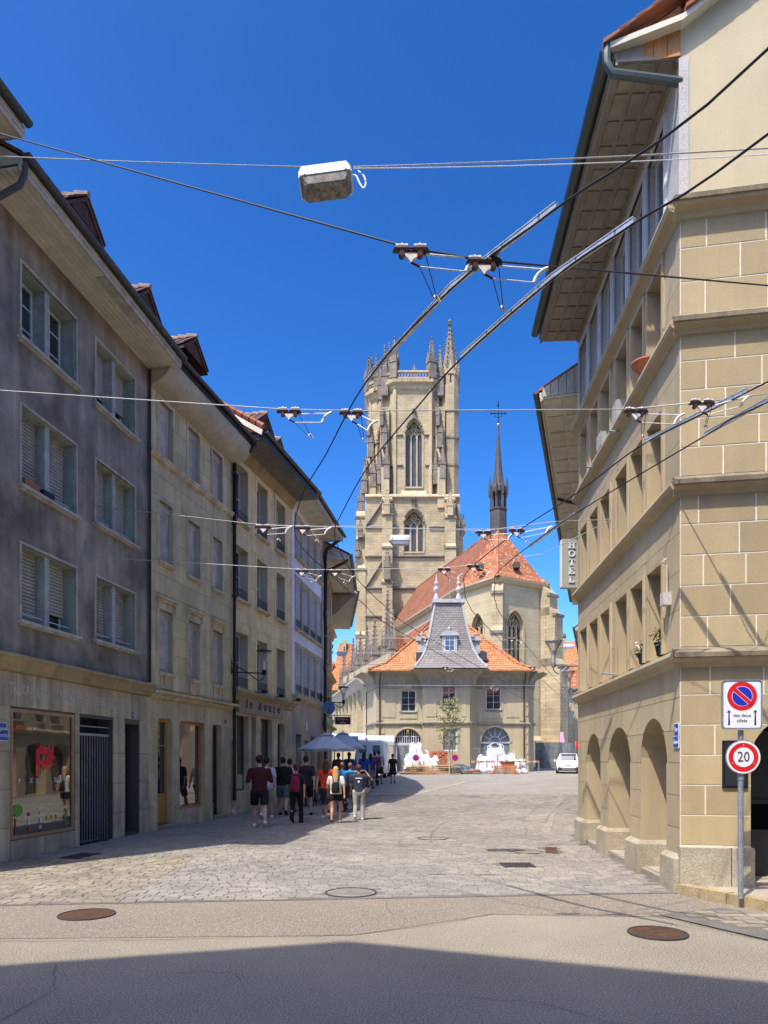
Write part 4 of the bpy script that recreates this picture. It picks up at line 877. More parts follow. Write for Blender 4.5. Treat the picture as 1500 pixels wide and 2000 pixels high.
# lower interior of right face arch
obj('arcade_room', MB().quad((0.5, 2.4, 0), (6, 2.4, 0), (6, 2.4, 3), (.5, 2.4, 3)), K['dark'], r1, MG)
obj('cellar_panel', MB().box(.7, 2.95, .9, .95, .1, .75), K['door_dark'], r1, MG)
obj('cellar_panel', MB().box(.7, 3.0, 1.0, 1.05, 1.15, 2.1).box(.7, 3.0, .96, 1.0, 1.1, 1.16), K['door_dark'], r1, MG)
obj('notice_case', MB().box(.5, .8, -.03, -.006, 1.35, 1.95), K['iron'], r1, MG); obj('notice_pane', MB().box(.53, .77, -.036, -.03, 1.38, 1.92), K['glass'], r1, MG)
cut = [(.14 * math.cos(a), .3 * math.sin(a)) for a in [i * math.pi / 8 for i in range(16)]]
# eave with panels, gutter, verge
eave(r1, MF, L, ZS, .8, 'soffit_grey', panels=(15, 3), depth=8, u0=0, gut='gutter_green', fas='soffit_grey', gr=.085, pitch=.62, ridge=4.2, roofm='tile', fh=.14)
obj('downpipe', MB().tube([(L + .02, -.93, ZS + .2), (L + .03, -.93, ZS - .02), (L + .02, -.86, ZS - .15), (L - .02, .02, ZS - .28)], .055, 8), K['gutter_green'], r1, MF, smooth=True)
mb = MB(); ug = lambda t: (-.85 + t)
for i in range(5): obj('gable_plank', MB().prism([(-.82 + i * .165, ZS + .02), (-.82 + i * .165 + .158, ZS + .02), (-.82 + i * .165 + .158, ZS + .16 + (i + 1) * .1), (-.82 + i * .165, ZS + .16 + i * .1)], -.03, -.006), K['wood_orange'], r1, MG)
vb = MB(); pr = [(-.88, ZS + .14)] + [(u, gtop(u) - .0) for u in [0, 1, 2, 4, 6, 8]]
vb.loft([[(u, -.16, z), (u, -.005, z), (u, -.005, z + .075), (u, -.16, z + .075)] for u, z in pr]); obj('verge_board', vb, K['soffit'], r1, MG)
for i in range(22):
    u = -.95 + i * .2; z = (ZS + .14 + (u + .88) * .58 if u < 0 else gtop(u)) + .11
    obj('verge_tile', MB().loft([[(u - .02, -.2, z - .03), (u - .02, .12, z - .03), (u - .02, .12, z + .04), (u - .02, -.1, z + .055), (u - .02, -.2, z + .02)], [(u + .3, -.2, z + .15), (u + .3, .12, z + .15), (u + .3, .12, z + .19), (u + .3, -.1, z + .205), (u + .3, -.2, z + .18)]]), K['tile'], r1, MG)
rt = MB()
for i in range(6): rt.tube([(.1 + i * .28, .0, gtop(.1 + i * .28) + .25), (.42 + i * .28, .0, gtop(.42 + i * .28) + .22)], [.13, .1], 8)
obj('ridge_tile', rt, K['tile'], r1, MG)
# bits on the facade
def flower(px, py, mat, label, s=1.0):
    t = thing('flower_pot', label, 'flower pot', T(0, 0, 0)); u = F.u(px); z = F.z(px, py); P = r1.matrix_basis @ Vector((u, .0, z)); t.matrix_basis = T(P.x, P.y, P.z)
    obj('pot', MB().lathe([(.06 * s, 0), (.085 * s, .14 * s), (.095 * s, .14 * s), (.095 * s, .16 * s), (.07 * s, .15 * s)], n=12), K['black'], t, smooth=True)
    lf, fl = MB(), MB(); rnd = random.Random(px)
    for i in range(130):
        d = Vector((rnd.gauss(0, 1), rnd.gauss(0, 1), rnd.gauss(.3, .9))).normalized() * rnd.uniform(.03, .15) * s; c = d + Vector((0, 0, .23 * s)); a = Vector((rnd.gauss(0, 1), rnd.gauss(0, 1), rnd.gauss(0, 1))).normalized(); b = a.orthogonal().normalized()
        k = .028 * s; tgt = fl if i % 4 == 0 and d.z > 0 else lf; tgt.quad(c - a * k, c + b * k * .7, c + a * k, c - b * k * .7)
    obj('leaves', lf, K['leaf_green'], t); obj('blossom', fl, K[mat], t)
flower(1257, 1297, 'flower_white', 'small black pot with white flowers on the first stone ledge, left of the red one'); flower(1293, 1281, 'flower_red', 'small black pot with red flowers on the first stone ledge nearest the corner', 1.15)
P = r1.matrix_basis @ Vector((F.u(1264), -.03, z3c + .12)); bowl = thing('terracotta_bowl', 'wide terracotta bowl on the third ledge near the corner', 'flower pot', T(P.x, P.y, P.z))
obj('bowl', MB().lathe([(.07, 0), (.15, .08), (.19, .14), (.2, .14), (.2, .165), (.17, .165), (.13, .08)], n=16), K['terracotta'], bowl, smooth=True)
plate(F, r1, 1325, 1425, .16, .17, 'Rue', yoff=-.014); plate(F, r1, 1324, 1449, .19, .16, 'Gasse', yoff=-.014)
obj('camera_bracket', MB().tube([(0, -.05, .5), (0, -.12, .45), (0, -.05, .42), (0, -.05, 0)], .014, 6).box(-.06, .06, -.12, -.01, -.12, .05), K['attic'], r1, T(F.u(1310), 0, F.z(1310, 1165)))
for px_, py_ in ((1215, 845), (1170, 915), (1200, 1318)): obj('wall_hook', MB().tube([(0, .05, 0), (0, -.22, .03)], .018, 6), K['galv'], r1, T(F.u(px_), 0, F.z(px_, py_)))
obj('ac_box', MB().box(-.15, .12, -.1, .1, 0, .3), K['frame_grey'], r1, T(F.u(1212), 0, z3c + .12)); obj('ac_box', MB().box(-.15, .15, -.12, .1, 0, .26), K['frame_grey'], r1, T(F.u(1182), 0, z3c + .1))
# ---- R2: hotel behind
F2 = R2F
r2 = thing('hotel_building', 'long beige building carrying the hotel sign, its eave lower than on the corner house', 'hotel', F2.M)
L2 = F2.L
W_ = [(x, x + .9, z0, z0 + 1.5) for z0 in (3.4, 5.6, 7.6) for x in [.8 + i * 1.75 for i in range(12)] if x + 1 < L2]
A_ = [(x, x + 1.7, .2, 2.5, 'arc', .7) for x in [.6 + i * 2.4 for i in range(8)] if x + 1.8 < L2]
obj('wall', wall(L2, -.1, 9.6, W_ + A_, .4), K['beige_soft'], r2); obj('side_wall', shell(L2, 7, -.2, 9.6), K['beige_soft'], r2)
for o in W_: window(r2, I4, o, .3, 2, 2, 'frame_white', 'glass', sill=.08, sillm='beige_soft')
for o in A_: obj('shop_window', bar_frame(o[1] - o[0], 2.3, .06, .05, [.85], [1.6], .36), K['door_dark'], r2, T(o[0], 0, .2)); obj('shop_pane', MB().box(o[0], o[1], .38, .39, .2, 2.5), K['glass'], r2)
obj('string_course', MB().prismx(corn(3.0), 0, L2), K['beige_soft'], r2)
eave(r2, I4, L2, 9.55, .9, 'soffit', panels=(26, 2), depth=8, gut='gutter', fas='soffit', pitch=.55, ridge=4, roofm='tile')
hb = MB()
for i in range(5): hb.prismx([(-.86 + i * .17, 9.6), (-.7 + i * .17, 9.6), (-.7 + i * .17, 9.78 + (i + 1) * .09), (-.86 + i * .17, 9.78 + i * .09)], L2 + .0, L2 + .02)
obj('gable_planks', hb, K['trim'], r2)
obj('eave_arm', MB().tube([(L2 - 6.2, -.95, 9.6), (L2 - 6.1, -.7, 9.45), (L2 - 6.0, 0, 9.2)], .05, 6), K['gutter'], r2)
# hotel sign
hs = thing('hotel_sign', 'upright grey-green box sign reading HOTEL in white letters, projecting over the street', 'sign', T(4.1, 16.5, 5.7) @ RZ(R(4)))
obj('box', MB().box(0, .42, 0, .16, -.02, 1.1), K['hotel'], hs); obj('side_face', MB().box(-.008, 0, .012, .148, 0, 1.08), K['lamp_white'], hs)
obj('bracket', MB().box(.42, .62, .06, .1, .2, .26).box(.42, .62, .06, .1, .82, .88), K['iron'], hs)
def serif(ch, w=.17, h=.15):
    t = .036; s = .018; mb = MB(); B = lambda a, b, c, d: mb.box(a, b, -.02, 0, c, d); foot = lambda x: (B(x - .022, x + t + .022, 0, s), B(x - .022, x + t + .022, h - s, h))
    if ch == 'H': B(.02, .02 + t, 0, h); B(w - .02 - t, w - .02, 0, h); B(.02, w - .02, h / 2 - .01, h / 2 + .01); foot(.02); foot(w - .02 - t)
    if ch == 'O':
        for a in range(14):
            p = [(w / 2 + q * .5 * w * .9 * math.cos(b), h / 2 + (h / 2) * (q if q == 1 else .8) * math.sin(b)) for b in (a * math.pi / 7, (a + 1) * math.pi / 7) for q in (1, .58)]
            mb.prism([p[0], p[2], p[3], p[1]], -.02, 0)
    if ch == 'T': B(w / 2 - t / 2, w / 2 + t / 2, 0, h); B(.01, w - .01, h - s, h); B(w / 2 - .045, w / 2 + .045, 0, s); B(.01, .026, h - .045, h); B(w - .026, w - .01, h - .045, h)
    if ch in 'EL': B(.03, .03 + t, 0, h); B(.01, w - .02, 0, s); B(w - .036, w - .02, 0, .045)
    if ch == 'E': B(.01, w - .02, h - s, h); B(w - .036, w - .02, h - .045, h); B(.03, w - .07, h / 2 - s / 2, h / 2 + s / 2); B(w - .085, w - .07, h / 2 - .025, h / 2 + .025)
    if ch == 'L': B(.01, .09, h - s, h)
    return mb
for i, ch_ in enumerate('HOTEL'): obj('letter', serif(ch_), K['sign_white'], hs, T(.14, 0, .88 - i * .197))
# ---- R3 and the far end of the street
R3F = Face((16.6, 56), (11.3, 38.4)); r3 = thing('low_corner_house', 'beige house farther up the right side with a low tiled eave peeping past the hotel', 'house', R3F.M)
W_ = [(x, x + .9, z0, z0 + 1.5) for z0 in (3.6, 5.9) for x in (2, 5, 8, 11, 14, 16.5)]
obj('wall', wall(R3F.L, 0, 8.8, W_, .25), K['beige_soft'], r3); obj('side_wall', shell(R3F.L, 7, 0, 8.8), K['beige_soft'], r3)
for o in W_: window(r3, I4, o, .2, 2, 2)
eave(r3, I4, R3F.L, 8.7, 1.0, 'soffit', 5, depth=7, ridge=3.5, roofm='tile', fas='trim')
def block_house(name, label, x0, y0, w, d, h, rot, wallm, roofm, wins=(3, 4), rh=4, base=.9):
    t = thing(name, label, 'house', T(x0, y0, base) @ RZ(rot)); nx, nz = wins; fh = h / nz
    ops = [(w * (i + .5) / nx - .55, w * (i + .5) / nx + .55, fh * j + fh * .25, fh * j + fh * .25 + min(1.7, fh * .6)) for i in range(nx) for j in range(nz)]
    obj('wall', wall(w, 0, h, ops, .25), K[wallm], t); obj('side_wall', shell(w, d, 0, h), K[wallm], t)
    for o in ops: window(t, I4, o, .2, 2, 2, surround=.15, surm='church_pale')
    obj('cornice', MB().box(-.1, w + .1, -.4, 0, h - .15, h + .1), K['church_pale'], t)
    obj('roof', MB().loft([[(-.5, -.7, h + .1), (w + .5, -.7, h + .1), (w + .5, d + .5, h + .1), (-.5, d + .5, h + .1)], [(w * .12, d / 2, h + rh), (w * .88, d / 2, h + rh), (w * .88, d / 2 + .1, h + rh), (w * .12, d / 2 + .1, h + rh)]]), K[roofm], t)
    obj('chimney', MB().box(w * .3, w * .3 + .8, d * .3, d * .3 + .8, h + 1, h + rh + .6), K['church_pale'], t)
    return t
block_house('town_house', 'beige house with a red-orange roof at the far end of the street on the right', 26.5, 108, 9, 10, 14.5, R(-8), 'church_pale', 'orange_roof', (4, 4), 5)
block_house('town_house', 'pale house with steep brown roof beside the choir at the far street end', 22.6, 98, 5.6, 9, 10.5, R(-4), 'church_pale', 'church_roof', (3, 4), 4)
block_house('town_house', 'yellowish house with bright tiled roof far left of the church', -12.2, 128, 7.6, 10, 13.2, R(6), 'church_gold', 'orange_roof', (5, 4), 6)
block_house('town_house', 'narrow house with a pointed brown roof beyond the yellowish one at far left', -9.6, 142, 4, 6, 16.5, R(0), 'church_gold', 'orange_roof', (2, 4), 8)
# ================================================================ CUSTOMS HOUSE AT THE END OF THE STREET
cu = thing('customs_house', 'beige two-storey house with orange tiled roof and grey slate turret before the church', 'house', T(5, 60, .7))
Cm = cu.matrix_basis.inverted()
plan = [(-1.52, 64.0), (-.72, 60.5), (3.20, 60.5), (3.20, 59.3), (7.1, 59.3), (7.95, 60.5), (12.2, 60.5), (12.95, 62.0), (12.95, 74)]
zb, ze, zmid = .5, 8.45, 4.72
def seg(i): return Face(plan[i], plan[i + 1])
for i in range(len(plan) - 1):
    Fc = seg(i); M_ = Cm @ Fc.M; L_ = Fc.L; ops = []; kind = None
    if i == 1:
        w1 = (Fc.u(783), Fc.u(813), Fc.z(798, 1390), Fc.z(798, 1348)); ar = (Fc.u(770), Fc.u(825) - .05, .6, Fc.z(797, 1423), 'arc', 1.25); ops = [w1, ar]
    if i == 3:
        w1 = (Fc.u(863), Fc.u(891), Fc.z(877, 1380), Fc.z(877, 1338)); d1 = (Fc.u(865), Fc.u(893), Fc.z(877, 1467), Fc.z(877, 1420), 'arc', .22); ops = [w1, d1]
    if i == 5:
        w1 = (Fc.u(949), Fc.u(979), Fc.z(965, 1386), Fc.z(965, 1344)); ar = (Fc.u(938) + .05, Fc.u(996), .6, Fc.z(966, 1420), 'arc', 1.3); ops = [w1, ar]
    if i in (0, 7): ops = []
    obj('wall', wall(L_, zb, ze, ops, .3), K['customs'], cu, M_)
    obj('string_course', MB().prismx([(0, zmid - .1), (-.1, zmid - .05), (-.18, zmid + .06), (-.18, zmid + .16), (0, zmid + .2)], -.02, L_ + .02), K['customs_trim'], cu, M_)
    obj('frieze', MB().box(-.02, L_ + .02, -.08, 0, 7.75, ze), K['customs_trim'], cu, M_)
    n = 9
    pr = [(-.12 - 1.0 * (1 - math.cos(a * math.pi / 2 / n)), 8.2 + .85 * math.sin(a * math.pi / 2 / n)) for a in range(n + 1)]
    if i not in (2, 4): obj('cornice', MB().prismx([(0, 8.1)] + pr + [(-1.2, 9.12), (0, 9.12)], -.15 if i in (3,) else 0, L_ + (.15 if i == 3 else 0)), K['customs_trim'], cu, M_, smooth=True)
    if i in (1, 3, 5):
        win = window(cu, M_, w1, .18, 2, 3, 'frame_white', 'glass', t=.09, sill=.12, sillm='customs_trim', surround=.16, surm='customs')
        obj('keystone', MB().prism([((w1[1] - w1[0]) / 2 - .2, w1[3] - w1[2] + .1), ((w1[1] - w1[0]) / 2 + .2, w1[3] - w1[2] + .1), ((w1[1] - w1[0]) / 2 + .28, w1[3] - w1[2] + .5), ((w1[1] - w1[0]) / 2 - .28, w1[3] - w1[2] + .5)], -.12, 0), K['customs'], win)
        pm = MB()
        for (a, b) in ((.25, w1[0] - .45), (w1[1] + .45, L_ - .3)):
            if b - a > .3: pm.box(a, b, -.04, 0, zmid + .6, 7.5)
        obj('wall_panel', pm, K['customs'], cu, M_)
        obj('apron_panel', MB().box(w1[0] - .1, w1[1] + .1, -.05, 0, zmid + .5, w1[2] - .2), K['customs'], cu, M_)
    if i in (1, 5):
        c = (ar[0] + ar[1]) / 2; rr = (ar[1] - ar[0]) / 2; sp_ = ar[3] - ar[5]
        rim = MB(); f = top_fn(ar)
        us = us_of(ar, 14); k2 = [(c + (u - c) * 1.13, sp_ + (f(u) - sp_) * 1.13) for u in us]
        for a_, b_, p_, q_ in zip(us, us[1:], k2, k2[1:]): rim.prism([(a_, f(a_)), (b_, f(b_)), q_, p_], -.06, 0)
        obj('arch_rim', rim, K['customs'], cu, M_)
        if i == 1:
            gm = MB().box(ar[0], ar[1], .2, .26, sp_ - .1, sp_ + .05)
            for j in range(12): u = ar[0] + (ar[1] - ar[0]) * (j + .5) / 12; gm.box(u - .03, u + .03, .2, .24, sp_, f(u))
            gm.box(ar[0], ar[1], .19, .23, sp_ + .55, sp_ + .62)
            obj('arch_grille', gm, K['frame_white'], cu, M_); obj('arch_glass', MB().prism(contour((ar[0], ar[1], sp_, ar[3], 'arc', ar[5])), .28, .3), K['dark'], cu, M_)
            obj('gate_leaf', MB().box(ar[0], c - .02, .22, .28, .6, sp_ - .1), K['sign_white'] if 0 else K['awning'], cu, M_); obj('gate_leaf', MB().box(c + .02, ar[1], .22, .28, .6, sp_ - .1), K['awning'], cu, M_)
            obj('hanging_lamp', MB().ell((c, .05, ar[3] - .25), .15, .15, .18), K['gold'], cu, M_)
        else:
            obj('arch_glass', MB().prism(contour((ar[0], ar[1], .6, ar[3], 'arc', ar[5])), .28, .3), K['glass_blue'], cu, M_)
            fm = MB().box(ar[0], ar[1], .2, .27, sp_ - .08, sp_ + .06)
            for j in range(7):
                a = math.pi * (j + .5) / 7 if 0 else math.pi * j / 6; fm.tube([(c + .5 * math.cos(a), .24, sp_ + .5 * math.sin(a)), (c + rr * .97 * math.cos(a), .24, sp_ + ar[5] * .97 * math.sin(a))], .035, 4)
            fm.tube([(c + .5 * math.cos(math.pi * j / 10), .24, sp_ + .5 * math.sin(math.pi * j / 10)) for j in range(11)], .04, 4)
            for x_ in (ar[0] + .75, c + .35, ar[1] - .8): fm.box(x_, x_ + .09, .2, .27, .6, sp_)
            fm.box(ar[0], ar[0] + .7, .2, .27, .6, 1.5).box(c + .35, ar[1] - .8, .18, .26, 1.0, sp_)
            obj('arch_frame', fm, K['frame_white'], cu, M_)
    if i == 3:
        pn = obj('tall_window', bar_frame(d1[1] - d1[0], d1[3] - d1[2] - .1, .1, .06, [(d1[1] - d1[0]) / 2], [], .22), K['frame_white'], cu, M_ @ T(d1[0], 0, d1[2])); obj('curtain', MB().box(.06, d1[1] - d1[0] - .06, .24, .25, .05, d1[3] - d1[2] - .1), K['glass_blue'], pn)
    if i in (1, 5):
        qm = MB(); x0 = .05 if i == 1 else L_ - .75
        for z in [zmid + .3 + .42 * q for q in range(8)] + [1.0 + .42 * q for q in range(8)]: qm.box(x0, x0 + (.7 if int(z * 2.4) % 2 else .55), -.05, 0, z, z + .4)
        obj('quoin_stones', qm, K['customs'], cu, M_)
Fc = seg(1); obj('downpipe', MB().tube([(.45, -1.0, 9.0), (.4, -.9, 8.6), (.35, -.12, 8.0), (.35, -.12, .8)], .07, 6), K['rust'], cu, Cm @ Fc.M, smooth=True)
Fc = seg(5); obj('downpipe', MB().tube([(Fc.L - .45, -1.0, 9.0), (Fc.L - .42, -.9, 8.6), (Fc.L - .4, -.12, 8.0), (Fc.L - .4, -.12, .8)], .07, 6), K['rust'], cu, Cm @ Fc.M, smooth=True)
# roof
E = [(-1.75, 63.5), (-1.3, 59.4), (12.5, 59.4), (13.7, 61.8), (13.7, 75.2), (-1.75, 75.2)]
cx, cy = 6.0, 67.3
def ring(k, z, kx=None): return [(cx + (x - cx) * (kx or k), cy + (y - cy) * k, z) for x, y in E]
rf = MB().loft([ring(1, 9.12), ring(1, 9.2), ring(.80, 9.95), ring(.5, 12.1), ring(.2, 14.3, .2)])
obj('roof', rf, K['orange_roof'], cu, Cm)
hm = MB()
for j in (0, 1, 2, 3):
    hm.tube([Vector(r_[j]) + Vector((0, 0, .06)) for r_ in (ring(1, 9.2), ring(.80, 9.95), ring(.5, 12.1), ring(.2, 14.3))], .1, 6)
obj('hip_tile', hm, K['orange_roof'], cu, Cm)
# slate turret with a swept roof
tx0, tx1, ty0 = 2.35, 8.35, 58.0; tcx = (3.2 + 7.6) / 2; 
prof = [(9.25, 2.98), (9.33, 2.9), (9.6, 2.68), (10.1, 2.32), (10.8, 1.98), (11.8, 1.7), (13.4, 1.38), (14.9, 1.12)]
def sq(hw, z, yf): return [(tcx - hw, yf, z), (tcx + hw, yf, z), (tcx + hw, yf + 2 * hw, z), (tcx - hw, yf + 2 * hw, z)]
rs = [sq(hw, z, 61.0 - hw) for z, hw in prof]
obj('turret_roof', MB().loft(rs), K['slate'], cu, Cm, smooth=False)
lm = MB()
for j in range(4): lm.tube([Vector(r_[j]) + Vector((0, 0, .02)) for r_ in rs], .09, 5)
lm.box(tcx - 1.35, tcx + 1.35, 59.65, 62.35, 14.85, 15.15).box(tcx - 3.0, tcx + 3.0, 57.98, 58.1, 9.2, 9.32)
obj('lead_edge', lm, K['lead'], cu, Cm)
n = 8; pr = [(-.1 - 1.0 * (1 - math.cos(a * math.pi / 2 / n)), 8.0 + 1.1 * math.sin(a * math.pi / 2 / n)) for a in range(n + 1)]
obj('turret_cornice', MB().loft([[(tcx - 2.05 - o_, 59.3 - o_ * 1.15, z) , (tcx + 2.05 + o_, 59.3 - o_ * 1.15, z), (tcx + 2.45 + o_, 61, z), (tcx - 2.4 - o_, 61, z)] for o_, z in [(.02, 7.95)] + [(-a, b) for a, b in pr] + [(.95, 9.2)]]), K['customs_trim'], cu, Cm)
for s in (-1, 1):
    obj('finial', MB().lathe([(.28, 15.1), (.22, 15.6), (.12, 15.9), (.26, 16.15), (.27, 16.3), (.12, 16.5), (.2, 16.75), (.1, 16.95), (.13, 17.0), (.05, 17.1), (.02, 17.6)], tcx + s * .95, 61, 10), K['lead'], cu, Cm, smooth=True)
    ch = obj('chimney', MB().box(tcx + s * 2.3 - .2, tcx + s * 2.3 + .5, 61.2, 61.8, 10.8, 11.9).box(tcx + s * 2.3 - .35, tcx + s * 2.3 + .65, 61.05, 61.95, 11.9, 12.25), K['lead'], cu, Cm); obj('pot', MB().ell((tcx + s * 2.3 + .15, 61.5, 12.5), .17, .17, .17), K['lead'], ch)
obj('aerial', MB().tube([(tcx + .2, 61, 15.1), (tcx + .2, 61, 17.2)], .03, 4), K['galv'], cu, Cm)
dm = obj('turret_dormer', MB().box(tcx - .62, tcx + .62, 58.9, 60.4, 10.55, 10.7).box(tcx - .62, tcx - .42, 58.95, 60.4, 10.7, 12.0).box(tcx + .42, tcx + .62, 58.95, 60.4, 10.7, 12.0), K['lead'], cu, Cm)
o = (-.42, .42, 0, 1.35, 'arc', .25); obj('dormer_hood', MB().loft([[(tcx + q * math.cos(a * math.pi / 8) * .78, y_, 11.95 + q * .42 * math.sin(a * math.pi / 8)) for a in range(9)] for y_, q in ((58.8, 1), (60.5, 1))], closed=True), K['lead'], dm)
wn = obj('dormer_window', bar_frame(.84, 1.25, .06, .05, [.42], [.45, .85]), K['frame_white'], dm, T(tcx - .42, 58.98, 10.7)); obj('pane', MB().box(.05, .79, .0, .01, .05, 1.2), K['glass'], wn)
obj('ball', MB().ell((tcx, 59.3, 12.6), .16, .16, .16), K['lead'], dm)
for px_ in (819, 942):
    X = (px_ - 750) / 1400 * 61.6; obj('roof_window', MB().box(X - .3, X + .3, 60.9, 61.3, 10.2, 10.9), K['gutter'], cu, Cm); 
# ================================================================ THE CHURCH
ch_ = thing('gothic_church', 'gothic sandstone church with a tall pinnacled tower and a red tiled choir, closing the view', 'church', T(8, 90, 1))
Ci = ch_.matrix_basis.inverted()
def CH(name, mb, mat, smooth=False, M=I4, parent=None): return obj(name, mb, K[mat], parent or ch_, Ci @ M, smooth)
def pinn(h=6, w=1.0, n=4):
    """square shaft, four gablets, crocketed spirelet, finial; base at z 0"""
    mb = MB(); hs = h * .38; mb.box(-w / 2, w / 2, -w / 2, w / 2, 0, hs)
    for a in range(4):
        Mr = RZ(a * math.pi / 2); g_ = MB().prism([(-w * .55, hs - w * .1), (w * .55, hs - w * .1), (w * .3, hs + w * .45), (0, hs + w * 1.1), (-w * .3, hs + w * .45)], -w * .58, -w * .46); mb.add(g_, Mr)
        mb.add(MB().ell((0, -w * .52, hs + w * 1.2), .09 * w, .09 * w, .13 * w, 5, 3), Mr)
    mb.loft([[(q * sx, q * sy, z) for sx, sy in ((-1, -1), (1, -1), (1, 1), (-1, 1))] for z, q in ((hs, w * .42), (h * .93, w * .07))])
    k = max(4, int(h * .9))
    for i in range(k):
        t = (i + .5) / k; z = hs + (h * .9 - hs) * t; q = (w * .42) * (1 - t) + w * .08
        for sx, sy in ((-1, -1), (1, -1), (1, 1), (-1, 1)): mb.ell((sx * (q + .05 * w), sy * (q + .05 * w), z), .11 * w, .11 * w, .09 * w, 5, 3)
    mb.lathe([(.05 * w, h * .9), (.2 * w, h * .945), (.09 * w, h * .96), (.17 * w, h * .975), (.03 * w, h)], n=6)
    return mb
PM = {}
def P_(x, y, z, h=6, w=1.0, mat='church_dark', rot=0, parent=None):
    k = (round(h, 1), round(w, 2), mat)
    if k not in PM: PM[k] = pinn(h, w).mesh('pinnacle', K[mat])
    return obj('pinnacle', PM[k], None, ch_, Ci @ T(x, y, z) @ RZ(rot))
def gothic(M, cx_, w, z0, z1, rise, nm=3, depth=.9, gable=True):
    """surround, mullions, tracery and glass for an opening cut in a wall"""
    o = (cx_ - w / 2, cx_ + w / 2, z0, z1, 'pt', rise); c = contour(o, 12)
    sp_ = z1 - rise; f = top_fn(o)
    wobj = CH('tracery_window', MB().prism(c, depth - .05, depth), 'glass_leaded', M=M)
    mb = MB(); tr = w * .045
    for i in range(1, nm): x = o[0] + w * i / nm; mb.box(x - tr, x + tr, depth - .35, depth - .1, z0, sp_ + rise * .12)
    lw = w / nm
    for i in range(nm):
        a = o[0] + lw * i; pts = [(a + lw * t, depth - .22, sp_ - .05 * rise + math.sqrt(max(0, (lw) ** 2 - (abs(t - .5) * lw + lw / 2) ** 2))) for t in [q / 8 for q in range(9)]]
        mb.tube(pts, tr * .9, 4)
    for (x, z, r_) in ([(cx_ - w * .2, sp_ + rise * .34, w * .15), (cx_ + w * .2, sp_ + rise * .34, w * .15), (cx_, sp_ + rise * .66, w * .15)]):
        mb.tube([(x + r_ * math.cos(a * math.pi / 6), depth - .22, z + r_ * math.sin(a * math.pi / 6)) for a in range(13)], tr * .8, 4)
        for a in (0, 1, 2, 3): mb.tube([(x, depth - .22, z), (x + r_ * math.cos(a * math.pi / 2 + .78), depth - .22, z + r_ * math.sin(a * math.pi / 2 + .78))], tr * .5, 4)
    obj('tracery', mb, K['church_pale'], wobj)
    for k_, q, dd in ((1, .0, .0), (1.07, .35, .12)):
        rim = MB()
        cc = [(cx_ + (u - cx_) * (1 + .09 * k_), (z - z0) * 1.0 + z0 + (.06 * w * k_ if z > sp_ else 0)) for u, z in c]; cin = [(cx_ + (u - cx_) * (1 - .0), z) for u, z in c]
        if k_ == 1:
            for p, q_, a, b in zip(cin, cin[1:], cc, cc[1:]): rim.prism([p, q_, b, a], -.14, .02)
        else:
            ci2 = [(cx_ + (u - cx_) * .9, z0 + (z - z0) * .985) for u, z in c]
            for p, q_, a, b in zip(ci2, ci2[1:], cin, cin[1:]): rim.prism([p, q_, b, a], depth * .35, depth * .5)
        obj('moulding', rim, K['church_pale'], wobj)
    obj('sill', MB().prismx([(-.2, z0 - .35), (depth, z0 - .1), (depth, z0 + .1), (-.2, z0 - .2)], o[0] - .1, o[1] + .1), K['church_pale'], wobj)
    cr = MB()
    for t in [q / 7 for q in range(1, 7)]:
        for s in (-1, 1):
            u = cx_ + s * (w / 2) * (1 - t) * 1.15; cr.ell((u, -.3, f(min(max(u, o[0]), o[1])) + .35 * w * .3), .07 * w, .07 * w, .08 * w, 5, 3)
    cr.lathe([(.06 * w, z1 + .1), (.05 * w, z1 + .4 * w), (.16 * w, z1 + .45 * w), (.05 * w, z1 + .5 * w), (.12 * w, z1 + .55 * w), (.02, z1 + .62 * w)], cx_, -.25, 6)
    if gable: obj('crocket_gable', cr, K['church_dark'], wobj)
    return o
